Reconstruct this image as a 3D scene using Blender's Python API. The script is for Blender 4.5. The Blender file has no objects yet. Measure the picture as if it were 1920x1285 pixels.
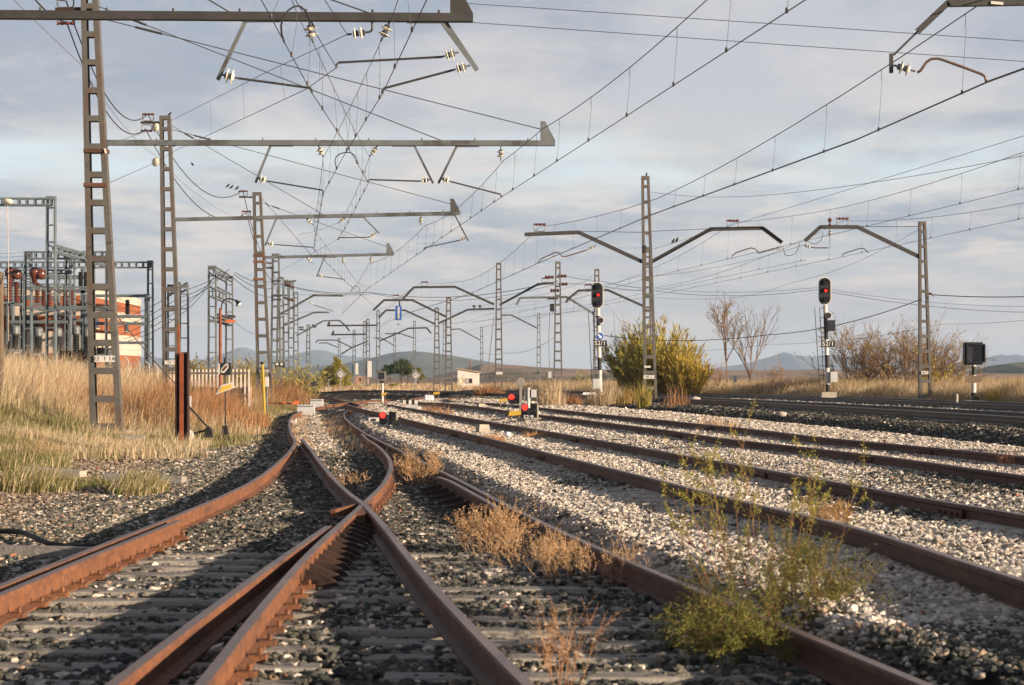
import bpy, math, random
import numpy as np
from mathutils import Vector, Matrix

random.seed(7)
rng = np.random.default_rng(11)
SC = bpy.context.scene
COL = SC.collection
F, CX, HY, H = 4000.0, 960.0, 705.0, 1.46      # focal length in photo pixels, principal column, horizon row, eye height
R = math.radians


def P(px, py, Y):
    """world point seen at photo pixel px,py when it stands Y metres ahead"""
    return Vector(((px - CX) * Y / F, Y, H + (HY - py) * Y / F))


# ------------------------------------------------------------------ materials
MATS = {}


def nodes_of(name):
    m = bpy.data.materials.new(name)
    m.use_nodes = True
    nt = m.node_tree
    for n in list(nt.nodes):
        nt.nodes.remove(n)
    out = nt.nodes.new('ShaderNodeOutputMaterial')
    return m, nt, out


def noise(nt, scale, detail=5, rough=.6, coord='Object', stretch=None):
    tc = nt.nodes.new('ShaderNodeTexCoord')
    n = nt.nodes.new('ShaderNodeTexNoise')
    n.inputs['Scale'].default_value = scale
    n.inputs['Detail'].default_value = detail
    n.inputs['Roughness'].default_value = rough
    if stretch:
        mp = nt.nodes.new('ShaderNodeMapping')
        mp.inputs['Scale'].default_value = stretch
        nt.links.new(tc.outputs[coord], mp.inputs['Vector'])
        nt.links.new(mp.outputs['Vector'], n.inputs['Vector'])
    else:
        nt.links.new(tc.outputs[coord], n.inputs['Vector'])
    return n


def ramp(nt, src, stops):
    r = nt.nodes.new('ShaderNodeValToRGB')
    e = r.color_ramp.elements
    while len(e) < len(stops):
        e.new(.5)
    for i, (p, c) in enumerate(stops):
        e[i].position = p
        e[i].color = (c[0], c[1], c[2], 1)
    nt.links.new(src, r.inputs['Fac'])
    return r


def mat(name, c1, c2=None, scale=6, rough=.7, metal=0, bump=0, bscale=None, stretch=None, c3=None, spec=.3, emit=None, trans=0, lo=.35, hi=.68, patch=None):
    m, nt, out = nodes_of(name)
    b = nt.nodes.new('ShaderNodeBsdfPrincipled')
    nt.links.new(b.outputs[0], out.inputs[0])
    b.inputs['Roughness'].default_value = rough
    b.inputs['Metallic'].default_value = metal
    b.inputs['Specular IOR Level'].default_value = spec
    c2 = c2 or tuple(x * .7 for x in c1)
    n = noise(nt, scale, stretch=stretch)
    st = [(lo, c1), (hi, c2)]
    if c3:
        st.append((min(.95, hi + .1), c3))
    r = ramp(nt, n.outputs['Fac'], st)
    col = r.outputs[0]
    if patch:
        pc, ps, pst, plo, phi = patch
        pn = noise(nt, ps, 6, .65, stretch=pst)
        pr = ramp(nt, pn.outputs['Fac'], [(plo, (0, 0, 0)), (phi, (1, 1, 1))])
        mx = nt.nodes.new('ShaderNodeMix')
        mx.data_type = 'RGBA'
        nt.links.new(pr.outputs[0], mx.inputs[0])
        nt.links.new(col, mx.inputs[6])
        mx.inputs[7].default_value = (*pc, 1)
        col = mx.outputs[2]
    nt.links.new(col, b.inputs['Base Color'])
    if emit:
        b.inputs['Emission Color'].default_value = (*emit[:3], 1)
        b.inputs['Emission Strength'].default_value = emit[3]
    if trans:
        b.inputs['Transmission Weight'].default_value = trans
    if bump:
        n2 = noise(nt, bscale or scale * 3, 6, .65)
        bp = nt.nodes.new('ShaderNodeBump')
        bp.inputs['Strength'].default_value = bump
        bp.inputs['Distance'].default_value = .02
        nt.links.new(n2.outputs['Fac'], bp.inputs['Height'])
        nt.links.new(bp.outputs[0], b.inputs['Normal'])
    MATS[name] = m
    return m


def vmat(name, rough=.85, translucent=0, nscale=0, spec=.2):
    """material that takes its colour from the mesh's own Col attribute (each stone, blade and leaf has its own colour)"""
    m, nt, out = nodes_of(name)
    b = nt.nodes.new('ShaderNodeBsdfPrincipled')
    b.inputs['Roughness'].default_value = rough
    b.inputs['Specular IOR Level'].default_value = spec
    a = nt.nodes.new('ShaderNodeAttribute')
    a.attribute_name = 'Col'
    src = a.outputs['Color']
    if nscale:
        n = noise(nt, nscale, 4, .7, 'Object')
        r = ramp(nt, n.outputs['Fac'], [(.3, (.72,) * 3), (.7, (1.2,) * 3)])
        mx = nt.nodes.new('ShaderNodeMix')
        mx.data_type = 'RGBA'
        mx.blend_type = 'MULTIPLY'
        mx.inputs[0].default_value = 1
        nt.links.new(src, mx.inputs[6])
        nt.links.new(r.outputs[0], mx.inputs[7])
        src = mx.outputs[2]
    nt.links.new(src, b.inputs['Base Color'])
    if translucent:
        t = nt.nodes.new('ShaderNodeBsdfTranslucent')
        nt.links.new(src, t.inputs['Color'])
        ms = nt.nodes.new('ShaderNodeMixShader')
        ms.inputs[0].default_value = translucent
        nt.links.new(b.outputs[0], ms.inputs[1])
        nt.links.new(t.outputs[0], ms.inputs[2])
        nt.links.new(ms.outputs[0], out.inputs[0])
    else:
        nt.links.new(b.outputs[0], out.inputs[0])
    MATS[name] = m
    return m


mat('rust_orange', (.225, .095, .043), (.135, .06, .034), 9, .62, bump=.45, bscale=60, c3=(.27, .125, .06), hi=.6, patch=((.085, .045, .032), 1.1, (1, 1, 3), .50, .66))
mat('rail_head', (.15, .095, .072), (.10, .066, .052), 7, .38, bump=.12, bscale=45, c3=(.19, .115, .08), spec=.5, patch=((.20, .13, .10), 1.7, (1, .3, 1), .48, .62))
mat('rust_dark', (.115, .054, .036), (.07, .036, .027), 8, .58, bump=.4, bscale=60, c3=(.14, .07, .04), hi=.6, patch=((.15, .075, .045), 1.3, (1, 1, 3), .50, .68))
mat('rail_main', (.055, .042, .036), (.035, .03, .028), 9, .42, bump=.2, bscale=50, c3=(.09, .06, .045))
mat('rail_shine', (.42, .42, .44), (.34, .34, .36), 7, .32, metal=.7)
mat('rust_red', (.27, .075, .03), (.15, .045, .025), 5, .7, bump=.3, bscale=40, c3=(.33, .13, .06))
mat('rust_black', (.05, .026, .02), (.028, .018, .016), 6, .7)
mat('wood', (.33, .31, .285), (.19, .178, .165), 5, .85, bump=.6, bscale=30, stretch=(1, 9, 9), c3=(.42, .395, .365))
mat('wood_pole', (.17, .13, .09), (.09, .07, .05), 6, .85, bump=.5, bscale=25, stretch=(8, 8, 1))
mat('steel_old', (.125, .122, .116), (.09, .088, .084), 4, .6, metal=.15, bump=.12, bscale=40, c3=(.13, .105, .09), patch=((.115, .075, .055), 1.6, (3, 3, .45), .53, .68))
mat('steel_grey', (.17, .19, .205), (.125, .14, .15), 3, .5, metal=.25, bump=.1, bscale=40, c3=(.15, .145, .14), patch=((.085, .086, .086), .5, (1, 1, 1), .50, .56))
mat('steel_dark', (.062, .062, .062), (.044, .044, .044), 5, .55, metal=.2)
mat('steel_blue', (.15, .185, .21), (.105, .135, .155), 3, .5, metal=.2)
mat('wire', (.075, .075, .077), (.055, .055, .057), 3, .5, metal=.3)
mat('wire_light', (.22, .17, .13), (.16, .12, .1), 3, .45, metal=.4)
mat('cable', (.022, .022, .024), (.016, .016, .018), 3, .6)
mat('copper', (.20, .125, .085), (.13, .085, .065), 6, .4, metal=.5)
mat('glass_insulator', (.86, .82, .68), (.80, .76, .62), 8, .12, spec=.6, trans=.2)
mat('brown_porcelain', (.13, .045, .03), (.085, .03, .022), 5, .25, spec=.6)
mat('black_paint', (.016, .017, .019), (.024, .025, .028), 4, .5, bump=.05)
mat('white_paint', (.60, .59, .57), (.47, .46, .44), 5, .6, bump=.1)
mat('grey_cabinet', (.47, .49, .50), (.40, .42, .43), 5, .55)
mat('yellow_paint', (.50, .33, .045), (.40, .26, .04), 6, .55)
mat('arrow_yellow', (.66, .43, .07), (.58, .36, .06), 6, .55)
mat('blue_paint', (.03, .10, .40), (.04, .13, .45), 5, .4)
mat('sign_grey', (.24, .235, .22), (.19, .185, .175), 5, .6)
mat('red_orange', (.60, .16, .06), (.45, .12, .05), 7, .6)
mat('red_lamp', (.5, .01, .01), (.5, .01, .01), 4, .3, emit=(1, .02, .012, 2.2))
mat('red_lamp_dim', (.4, .01, .01), (.4, .01, .01), 4, .3, emit=(1, .03, .02, .7))
mat('dark_lens', (.02, .022, .03), (.03, .032, .04), 4, .15, spec=.6)
mat('concrete', (.42, .38, .32), (.32, .29, .245), 5, .9, bump=.5, bscale=25, c3=(.48, .44, .38))
mat('render_white', (.66, .63, .59), (.56, .53, .49), 1.5, .9, bump=.2, bscale=30, c3=(.44, .41, .37))
mat('render_grey', (.40, .38, .36), (.33, .31, .29), 1.5, .9)
mat('roof_edge', (.42, .31, .2), (.30, .22, .15), 3, .9)
mat('brick_orange', (.31, .105, .05), (.24, .08, .038), 3, .85, bump=.3, bscale=20, c3=(.36, .15, .07), patch=((.20, .085, .05), .35, (1, 1, .3), .5, .7))
mat('brick_pale', (.54, .475, .41), (.43, .37, .31), .6, .85, patch=((.34, .29, .24), .5, (1, 1, .25), .52, .7))
mat('ruin_stone', (.38, .24, .17), (.28, .17, .12), 2, .95)
mat('window_dark', (.02, .02, .022), (.03, .03, .032), 3, .2)
mat('mud', (.20, .15, .11), (.13, .1, .075), 3, .95)
mat('bird_black', (.012, .012, .014), (.02, .02, .022), 9, .7)
mat('bark', (.20, .145, .10), (.13, .095, .07), 12, .9, bump=.4, bscale=40)
mat('twig', (.33, .235, .165), (.24, .17, .12), 5, .9)
mat('dry_stalk', (.46, .25, .11), (.36, .19, .085), 5, .85)
mat('green_stalk', (.20, .17, .06), (.26, .12, .06), 5, .85)
mat('plastic_white', (.75, .78, .80), (.7, .72, .75), 5, .35)
mat('text_black', (.02, .02, .02), (.025, .025, .025), 5, .7)
mat('text_white', (.78, .78, .76), (.72, .72, .70), 5, .7)
mat('graffiti', (.50, .45, .12), (.42, .37, .1), 5, .8)
vmat('stone_col', .9, nscale=28)
vmat('grass_col', .9, .30)
vmat('leaf_col', .7, .30)
vmat('ground_col', .95, nscale=1.2)
vmat('hill_col', .95)

# ------------------------------------------------------------------ object helpers
WLOC = {}


def tag(o, label=None, cat=None, group=None, kind=None):
    if label:
        o['label'] = label
    if cat:
        o['category'] = cat
    if group:
        o['group'] = group
    if kind:
        o['kind'] = kind
    return o


def thing(name, label, cat, loc=(0, 0, 0), group=None):
    o = bpy.data.objects.new(name, None)
    o.empty_display_size = .2
    COL.objects.link(o)
    o.location = loc
    WLOC[o.name] = Vector(loc)
    return tag(o, label, cat, group)


class MB:
    """collects polygons in world coordinates; build() links them as one mesh object"""

    def __init__(self):
        self.v = []
        self.f = []

    def add(self, vs, fs):
        n = len(self.v)
        self.v += [tuple(x) for x in vs]
        self.f += [tuple(n + i for i in q) for q in fs]
        return self

    def hexa(self, p):
        return self.add(p, [(0, 3, 2, 1), (4, 5, 6, 7), (0, 1, 5, 4), (1, 2, 6, 5), (2, 3, 7, 6), (3, 0, 4, 7)])

    def box(self, c, s, rz=0, bev=0):
        x, y, z = s[0] / 2, s[1] / 2, s[2] / 2
        ca, sa = math.cos(rz), math.sin(rz)

        def tr(a, b, d):
            return (c[0] + a * ca - b * sa, c[1] + a * sa + b * ca, c[2] + d)
        return self.hexa([tr(-x, -y, -z), tr(x, -y, -z), tr(x, y, -z), tr(-x, y, -z), tr(-x, -y, z), tr(x, -y, z), tr(x, y, z), tr(-x, y, z)])

    def bar(self, a, b, w, h, up=(0, 0, 1), w2=None, h2=None):
        """rectangular bar from a to b; w across, h along up"""
        a, b = Vector(a), Vector(b)
        d = (b - a).normalized()
        u = Vector(up)
        u = (u - d * u.dot(d))
        if u.length < 1e-5:
            u = Vector((1, 0, 0)) - d * d.x
        u.normalize()
        s = d.cross(u)
        w2 = w if w2 is None else w2
        h2 = h if h2 is None else h2
        q = []
        for p, ww, hh in ((a, w, h), (b, w2, h2)):
            q += [p - s * ww / 2 - u * hh / 2, p + s * ww / 2 - u * hh / 2, p + s * ww / 2 + u * hh / 2, p - s * ww / 2 + u * hh / 2]
        return self.hexa(q)

    def channel(self, a, b, w, h, t=.012, up=(0, 0, 1), side=1):
        """U profile: web on one side, two flanges"""
        a, b = Vector(a), Vector(b)
        d = (b - a).normalized()
        u = Vector(up)
        u = (u - d * u.dot(d)).normalized()
        s = d.cross(u) * side
        self.bar(a - s * (w / 2 - t / 2), b - s * (w / 2 - t / 2), t, h, u)
        for k in (-1, 1):
            o = u * k * (h / 2 - t / 2) + s * t * .5
            self.bar(a + o, b + o, w - t, t, u)
        return self

    def tube(self, pts, r, n=6, r2=None, cap=True):
        pts = [Vector(p) for p in pts]
        m = len(pts)
        base = len(self.v)
        prev = None
        for i, p in enumerate(pts):
            d = (pts[min(i + 1, m - 1)] - pts[max(i - 1, 0)])
            d = d.normalized() if d.length > 1e-9 else Vector((0, 0, 1))
            if prev is None:
                ref = Vector((0, 0, 1)) if abs(d.z) < .9 else Vector((1, 0, 0))
                s = d.cross(ref).normalized()
            else:
                s = (prev - d * prev.dot(d))
                s = s.normalized() if s.length > 1e-6 else d.orthogonal().normalized()
            prev = s
            t = d.cross(s)
            rr = r if r2 is None else r + (r2 - r) * i / max(1, m - 1)
            for k in range(n):
                a = 2 * math.pi * k / n
                self.v.append(tuple(p + s * math.cos(a) * rr + t * math.sin(a) * rr))
        for i in range(m - 1):
            for k in range(n):
                k2 = (k + 1) % n
                self.f.append((base + i * n + k, base + i * n + k2, base + (i + 1) * n + k2, base + (i + 1) * n + k))
        if cap:
            self.f.append(tuple(base + k for k in range(n))[::-1])
            self.f.append(tuple(base + (m - 1) * n + k for k in range(n)))
        return self

    def lathe(self, o, axis, prof, n=12):
        """prof: list of (radius, distance along axis)"""
        o = Vector(o)
        d = Vector(axis).normalized()
        s = d.orthogonal().normalized()
        t = d.cross(s)
        base = len(self.v)
        for r, z in prof:
            for k in range(n):
                a = 2 * math.pi * k / n
                self.v.append(tuple(o + d * z + (s * math.cos(a) + t * math.sin(a)) * max(r, 1e-4)))
        for i in range(len(prof) - 1):
            for k in range(n):
                k2 = (k + 1) % n
                self.f.append((base + i * n + k, base + i * n + k2, base + (i + 1) * n + k2, base + (i + 1) * n + k))
        self.f.append(tuple(base + k for k in range(n))[::-1])
        self.f.append(tuple(base + (len(prof) - 1) * n + k for k in range(n)))
        return self

    def prism(self, poly, o, ux, uy, depth):
        """2D polygon extruded: o + ux*x + uy*y, thickness along ux x uy"""
        o, ux, uy = Vector(o), Vector(ux), Vector(uy)
        nz = ux.cross(uy).normalized() * depth
        n = len(poly)
        a = [o + ux * x + uy * y for x, y in poly]
        b = [p + nz for p in a]
        fs = [tuple(range(n))[::-1], tuple(range(n, 2 * n))] + [(i, (i + 1) % n, n + (i + 1) % n, n + i) for i in range(n)]
        return self.add(a + b, fs)

    def build(self, name, m, parent=None, label=None, smooth=False):
        me = bpy.data.meshes.new(name)
        off = WLOC[parent.name] if parent is not None else Vector((0, 0, 0))
        if parent is None and self.v:
            c = np.array(self.v)
            off = Vector(((c[:, 0].min() + c[:, 0].max()) / 2, (c[:, 1].min() + c[:, 1].max()) / 2, c[:, 2].min()))
        vv = [(x - off[0], y - off[1], z - off[2]) for x, y, z in self.v]
        me.from_pydata(vv, [], self.f)
        me.update()
        if smooth:
            me.shade_smooth()
        me.materials.append(MATS[m] if isinstance(m, str) else m)
        o = bpy.data.objects.new(name, me)
        COL.objects.link(o)
        if parent is not None:
            o.parent = parent
            WLOC[o.name] = WLOC[parent.name]
        else:
            o.location = off
            WLOC[o.name] = Vector(off)
        if label:
            o['label'] = label
        return o


def tri_mesh(name, V, T, C, m, parent=None, smooth=False):
    """numpy triangles with a colour per vertex"""
    me = bpy.data.meshes.new(name)
    V = np.asarray(V, np.float32)
    off = np.array(WLOC[parent.name], np.float32) if parent is not None else np.zeros(3, np.float32)
    if parent is None:
        off = np.array([(V[:, 0].min() + V[:, 0].max()) / 2, (V[:, 1].min() + V[:, 1].max()) / 2, V[:, 2].min()], np.float32)
    V = V - off
    T = np.asarray(T, np.int32)
    me.vertices.add(len(V))
    me.vertices.foreach_set('co', V.ravel())
    me.loops.add(T.size)
    me.loops.foreach_set('vertex_index', T.ravel())
    me.polygons.add(len(T))
    me.polygons.foreach_set('loop_start', np.arange(0, T.size, 3, dtype=np.int32))
    me.polygons.foreach_set('loop_total', np.full(len(T), 3, np.int32))
    me.polygons.foreach_set('use_smooth', np.full(len(T), smooth, bool))
    a = me.color_attributes.new('Col', 'FLOAT_COLOR', 'POINT')
    C4 = np.ones((len(V), 4), np.float32)
    C4[:, :3] = C
    a.data.foreach_set('color', C4.ravel())
    me.update(calc_edges=True)
    me.materials.append(MATS[m])
    o = bpy.data.objects.new(name, me)
    COL.objects.link(o)
    if parent is not None:
        o.parent = parent
        WLOC[o.name] = WLOC[parent.name]
    else:
        o.location = off
        WLOC[o.name] = Vector(off)
    return o


def text(name, s, centre, size, m, parent, normal=(0, -1, 0), label=None, squeeze=1.0):
    """flat lettering facing the given direction"""
    cu = bpy.data.curves.new('lettering', 'FONT')
    cu.body = s
    cu.size = size
    cu.space_character = 1.12
    cu.extrude = .002
    cu.align_x = 'CENTER'
    cu.align_y = 'CENTER'
    o = bpy.data.objects.new('lettering_source', cu)
    COL.objects.link(o)
    bpy.context.view_layer.update()
    me = bpy.data.meshes.new_from_object(o.evaluated_get(bpy.context.evaluated_depsgraph_get()))
    nrm = Vector(normal).normalized()
    ux = Vector((0, 0, 1)).cross(nrm).normalized()
    uy = nrm.cross(ux)
    mb = MB()
    vs = [Vector(centre) + ux * v.co.x * squeeze + uy * v.co.y + nrm * v.co.z for v in me.vertices]
    mb.add(vs, [tuple(p.vertices) for p in me.polygons])
    bpy.data.objects.remove(o)
    bpy.data.curves.remove(cu)
    bpy.data.meshes.remove(me)
    return mb.build(name, m, parent, label)


def sstep(t):
    t = np.clip(t, 0, 1)
    return t * t * (3 - 2 * t)


def fnoise(x, y, s, seed=0):
    """cheap smooth 2D noise 0..1"""
    x = np.asarray(x, float) / s
    y = np.asarray(y, float) / s
    xi, yi = np.floor(x), np.floor(y)
    xf, yf = x - xi, y - yi
    xf, yf = xf * xf * (3 - 2 * xf), yf * yf * (3 - 2 * yf)

    def h(a, b):
        q = np.sin(a * 127.1 + b * 311.7 + seed * 74.7) * 43758.5453
        return q - np.floor(q)
    return (h(xi, yi) * (1 - xf) + h(xi + 1, yi) * xf) * (1 - yf) + (h(xi, yi + 1) * (1 - xf) + h(xi + 1, yi + 1) * xf) * yf


# ------------------------------------------------------------------ rail lines (Y, X), read off the photograph and put on the ground
def line(pts):
    pts = sorted(pts)
    return np.array([p[0] for p in pts], float), np.array([p[1] for p in pts], float)


def ev(ln, y):
    """smooth interpolation (Hermite) of X at Y, straight outside"""
    ys, xs = ln
    y = np.asarray(y, float)
    d = np.diff(xs) / np.diff(ys)
    m = np.concatenate([[d[0]], (d[:-1] + d[1:]) / 2, [d[-1]]])
    i = np.clip(np.searchsorted(ys, y) - 1, 0, len(ys) - 2)
    hh = ys[i + 1] - ys[i]
    t = (y - ys[i]) / hh
    tc = np.clip(t, 0, 1)
    r = (2 * tc**3 - 3 * tc**2 + 1) * xs[i] + (tc**3 - 2 * tc**2 + tc) * hh * m[i] + (-2 * tc**3 + 3 * tc**2) * xs[i + 1] + (tc**3 - tc**2) * hh * m[i + 1]
    r = r + np.where(t < 0, (y - ys[0]) * m[0], 0) + np.where(t > 1, (y - ys[-1]) * m[-1], 0)
    return r


RL = line([(-6, -3.12), (8, -3.14), (13.2, -3.15), (21.5, -3.10), (26.2, -3.18), (31.7, -3.48), (41.3, -4.2), (47, -4.86), (57.3, -5.98), (65, -6.75), (73.7, -7.45), (90, -8.05), (103, -8.0), (112, -7.4), (122, -6.1)])
RB = line([(-6, 4.0), (8.9, 1.735), (17.5, .437), (27.2, -.75), (38.2, -2.1), (47, -3.19), (57.3, -4.31), (65, -5.08), (73.7, -5.78), (82, -6.2), (93.8, -6.5), (105, -6.25), (115, -5.5), (125, -4.2)])
RA = line([(-6, 2.2), (8.9, .067), (12.4, -.40), (21.5, -1.5), (23.5, -1.80), (31.3, -2.80), (36, -3.36), (43.5, -4.28)])
RC = line([(-6, -1.72), (8.9, -1.68), (12, -1.67), (15, -1.64), (18.4, -1.585)])
RR = line([(-6, -1.0), (8.9, -1.30), (11.4, -1.38), (15.6, -1.475), (21.5, -1.5), (26, -1.55), (31.3, -1.78), (38.2, -2.36), (44, -3.0), (48.5, -3.45)])
T2 = line([(-6, 4.2), (5, 4.15), (11.5, 3.62), (15.5, 3.35), (19, 2.85), (22.5, 2.42), (30.2, 1.42), (34.3, .90), (42, -.12), (50, -1.25), (58.8, -2.42), (70, -3.9), (80, -5.1), (92, -6.35), (104, -7.0)])
T3 = line([(-6, 9.6), (10, 7.65), (21.7, 6.05), (26.7, 5.55), (30, 5.05), (34.5, 4.3), (40, 3.73), (45, 3.05), (51, 2.25), (58, 1.25), (69, -.1), (80, -1.7), (92, -3.3), (103, -4.0), (113, -3.6), (121, -2.6)])
M1 = line([(-6, 14.6), (25, 12.4), (45, 10.8), (68.5, 8.2), (84.6, 5.6), (97.5, 2.8), (112, -.5), (125, -4.6), (133, -8), (141, -14), (150, -25), (160, -45)])
M2 = line([(-6, 21.5), (25, 18.3), (61.6, 14.8), (80, 12.9), (94, 11.2), (114, 7.0), (131.6, 0), (144, -5.5), (155, -13), (166, -28), (174, -48)])
T0 = line([(92, -7.4), (100, -8.2), (108, -9.3), (118, -10.6), (127, -11.6), (134, -13)])
GA = .869  # half distance between rail centres


def gz(x, y):
    x = np.asarray(x, float)
    y = np.asarray(y, float)
    xb, xl = ev(RB, y), ev(RL, y)
    z = .19 * sstep((x - xb - .07) / .34) + .065 * sstep((x - xb - .35) / 1.8) + .09 * sstep((x - xb - 3.3) / 1.4)
    d = ev(RL, np.minimum(y, 118)) - 1.2 - x
    yard = 1 - sstep((y - 100) / 22) * (1 - sstep((-15 - x) / 8))
    z = z + yard * (.09 * sstep(d / 2.5) + 1.12 * sstep((d - 2.4) / 5.6) * sstep((y - 24) / 24) + .25 * sstep((d - 9) / 12))
    xm1, xm2 = ev(M1, np.minimum(y, 160)), ev(M2, np.minimum(y, 174))
    s = sstep((x - (xm1 - 2.85)) / 1.3) * (y < 140)
    z = z - .13 * np.exp(-((x - (xm1 - 2.95)) / .55)**2) * sstep((95 - y) / 25)
    z = z * (1 - s) + (.40 + .07 * sstep((110 - y) / 30)) * s
    s2 = sstep((x - (xm2 + 1.6)) / 1.5) * (1 - sstep((y - 105) / 60))
    z = z * (1 - s2) + .60 * s2
    far = sstep((y - 128) / 70)
    zf = .12 + .1 * fnoise(x, y, 40, 3)
    return z * (1 - far) + zf * far


def gzf(x, y):
    return float(gz(np.array([x]), np.array([y]))[0])


def G(px, Y, dz=0.0):
    """ground point under photo column px at distance Y"""
    x = (px - CX) * Y / F
    return Vector((x, Y, gzf(x, Y) + dz))


# ------------------------------------------------------------------ ground sheet
def whiteness(x, y):
    """0 dark basalt ballast .. 1 pale limestone ballast"""
    xb, xl = ev(RB, y), ev(RL, y)
    n1 = fnoise(x, y, 1.3, 5)
    n2 = fnoise(x, y, .45, 8)
    w = .1 + .88 * sstep((x - xb + .02 + (n1 - .5) * .4) / .25)
    for (ex, ey, rx, ry, k) in ((1.05, 25, .6, 1.2, .6), (3.3, 20.5, .5, 2.4, .7), (4.9, 22.2, .8, 2.8, .75), (2.1, 9.5, 1.1, 1.25, .95), (2.35, 28.5, .4, 1.6, .4)):
        q = ((x - ex - .115 * (ey - y)) / rx)**2 + ((y - ey) / ry)**2
        w = w * (1 - k * sstep(1.45 - q + (n2 - .5) * .9))
    inner = (x > xl) & (x < xb)
    w = np.where(inner, .02 + .10 * (n1 > .66) + .62 * sstep((y - 37) / 7), w)
    w = np.where(x < xl - .1, .12 + .18 * n1, w)
    xm1 = ev(M1, np.minimum(y, 160))
    w = np.where(x > xm1 - 3.0, .03, w)
    w = np.where(x > xm1 - 1.1, .55 - .33 * sstep((y - 85) / 30), w)
    return w


ys = np.concatenate([np.arange(-30, 4, 3.0), np.arange(4, 45, .5), np.arange(45, 150, 1.4), np.geomspace(150, 12000, 46)])
xs = np.concatenate([-np.geomspace(6000, 34, 24), np.arange(-33, 33.01, .42), np.geomspace(34, 6000, 24)])
gx, gy = np.meshgrid(xs, ys)
gzv = gz(gx, gy) - .035 + .02 * (whiteness(gx, gy) > .6)
gzv += (fnoise(gx, gy, .9, 2) - .5) * .03 * (gy < 150)
w = whiteness(gx, gy)
Cg = np.empty(gx.shape + (3,))
dark, pale = np.array([.055, .057, .056]), np.array([.46, .42, .37])
Cg[:] = dark * (1 - w[..., None]) + pale * w[..., None]
dL = ev(RL, gy) - 1.2 - gx
soil = np.array([.20, .15, .09])
mg = sstep((dL - .3) / 1.5)[..., None]
Cg = Cg * (1 - mg) + soil * mg
mr = sstep((gx - ev(M2, np.minimum(gy, 174)) - 2.2) / 1.2)[..., None]
Cg = Cg * (1 - mr) + np.array([.19, .14, .085]) * mr
nf = fnoise(gx, gy, 60, 4)[..., None]
fld = np.array([.26, .185, .11]) * nf + np.array([.19, .135, .09]) * (1 - nf)
mf = sstep((gy - 140) / 25)[..., None]
Cg = Cg * (1 - mf) + fld * mf
nv = gx.size
idx = np.arange(nv).reshape(gx.shape)
q = np.stack([idx[:-1, :-1], idx[:-1, 1:], idx[1:, 1:], idx[1:, :-1]], -1).reshape(-1, 4)
tris = np.concatenate([q[:, [0, 1, 2]], q[:, [0, 2, 3]]])
g = tri_mesh('ground', np.stack([gx, gy, gzv], -1).reshape(-1, 3), tris, Cg.reshape(-1, 3), 'ground_col', smooth=True)
tag(g, 'railway yard ground of ballast, soil and dry fields', kind='structure')

# ------------------------------------------------------------------ rails and sleepers
RAILP = [(-.07, 0), (.07, 0), (.07, .012), (.012, .032), (.010, .108), (.036, .120), (.036, .145), (.027, .155), (-.027, .155), (-.036, .145), (-.036, .120), (-.010, .108), (-.012, .032), (-.07, .012)]


def rail(name, ln, y0, y1, parent, m, off=0.0, zoff=.0, step=.8, chairs=None, joints=(), flare=None, label=None):
    yy = np.linspace(y0, y1, max(2, int((y1 - y0) / step)))
    xc = ev(ln, yy)
    sl = np.gradient(xc, yy)
    nx, ny = 1 / np.sqrt(1 + sl**2), -sl / np.sqrt(1 + sl**2)
    o = np.full(len(yy), off)
    if flare:
        o = o + flare * (sstep((y0 + 1.6 - yy) / 1.6)**2 + sstep((yy - y1 + 1.6) / 1.6)**2)
    X, Y = xc + nx * o, yy + ny * o
    gzx = gz(ev(ln, yy) + off * .0, yy)
    k = np.ones(5) / 5
    gzx = np.convolve(np.pad(gzx, 2, mode='edge'), k, 'valid')
    mb = MB()
    n = len(RAILP)
    vs = []
    for i in range(len(yy)):
        for a, b in RAILP:
            vs.append((X[i] + nx[i] * a, Y[i] + ny[i] * a, gzx[i] + .015 + zoff + b))
    fs = []
    for i in range(len(yy) - 1):
        for kk in range(n):
            k2 = (kk + 1) % n
            fs.append((i * n + kk, i * n + k2, (i + 1) * n + k2, (i + 1) * n + kk))
    fs.append(tuple(range(n))[::-1])
    fs.append(tuple((len(yy) - 1) * n + kk for kk in range(n)))
    mb.add(vs, fs)
    if chairs:
        c0, c1, side = chairs
        for yk in np.arange(c0, c1, .6):
            xk = float(ev(ln, yk)) + off
            zk = gzf(xk, yk)
            for s in side:
                mb.box((xk + s * .075, yk, zk + .035 + zoff), (.09, .10, .03))
                mb.lathe((xk + s * .085, yk, zk + .05 + zoff), (0, 0, 1), [(.014, 0), (.014, .03), (.007, .034)], 6)
    o = mb.build(name, m, parent, label)
    o.data.materials.append(MATS['rail_head'] if m != 'rail_main' else MATS['rail_shine'])
    mi = np.zeros(len(o.data.polygons), np.int32)
    mi[7:(len(yy) - 1) * n:n] = 1
    o.data.polygons.foreach_set('material_index', mi)
    for yj in joints:
        j = MB()
        xj = float(ev(ln, yj)) + off
        sj = float(ev(ln, yj + .1) - ev(ln, yj - .1)) / .2
        zj = gzf(xj, yj)
        d = Vector((sj, 1, 0)).normalized()
        nrm = Vector((d.y, -d.x, 0))
        for s in (-1, 1):
            c = Vector((xj, yj, zj + .085 + zoff)) + nrm * s * .028
            j.bar(c - d * .30, c + d * .30, .02, .075)
            for t in (-.21, -.08, .08, .21):
                j.lathe(c + d * t + nrm * s * .008, nrm * s, [(.018, 0), (.018, .022), (.01, .026)], 6)
        j.build('fishplate', m, o)
    return o


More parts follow.
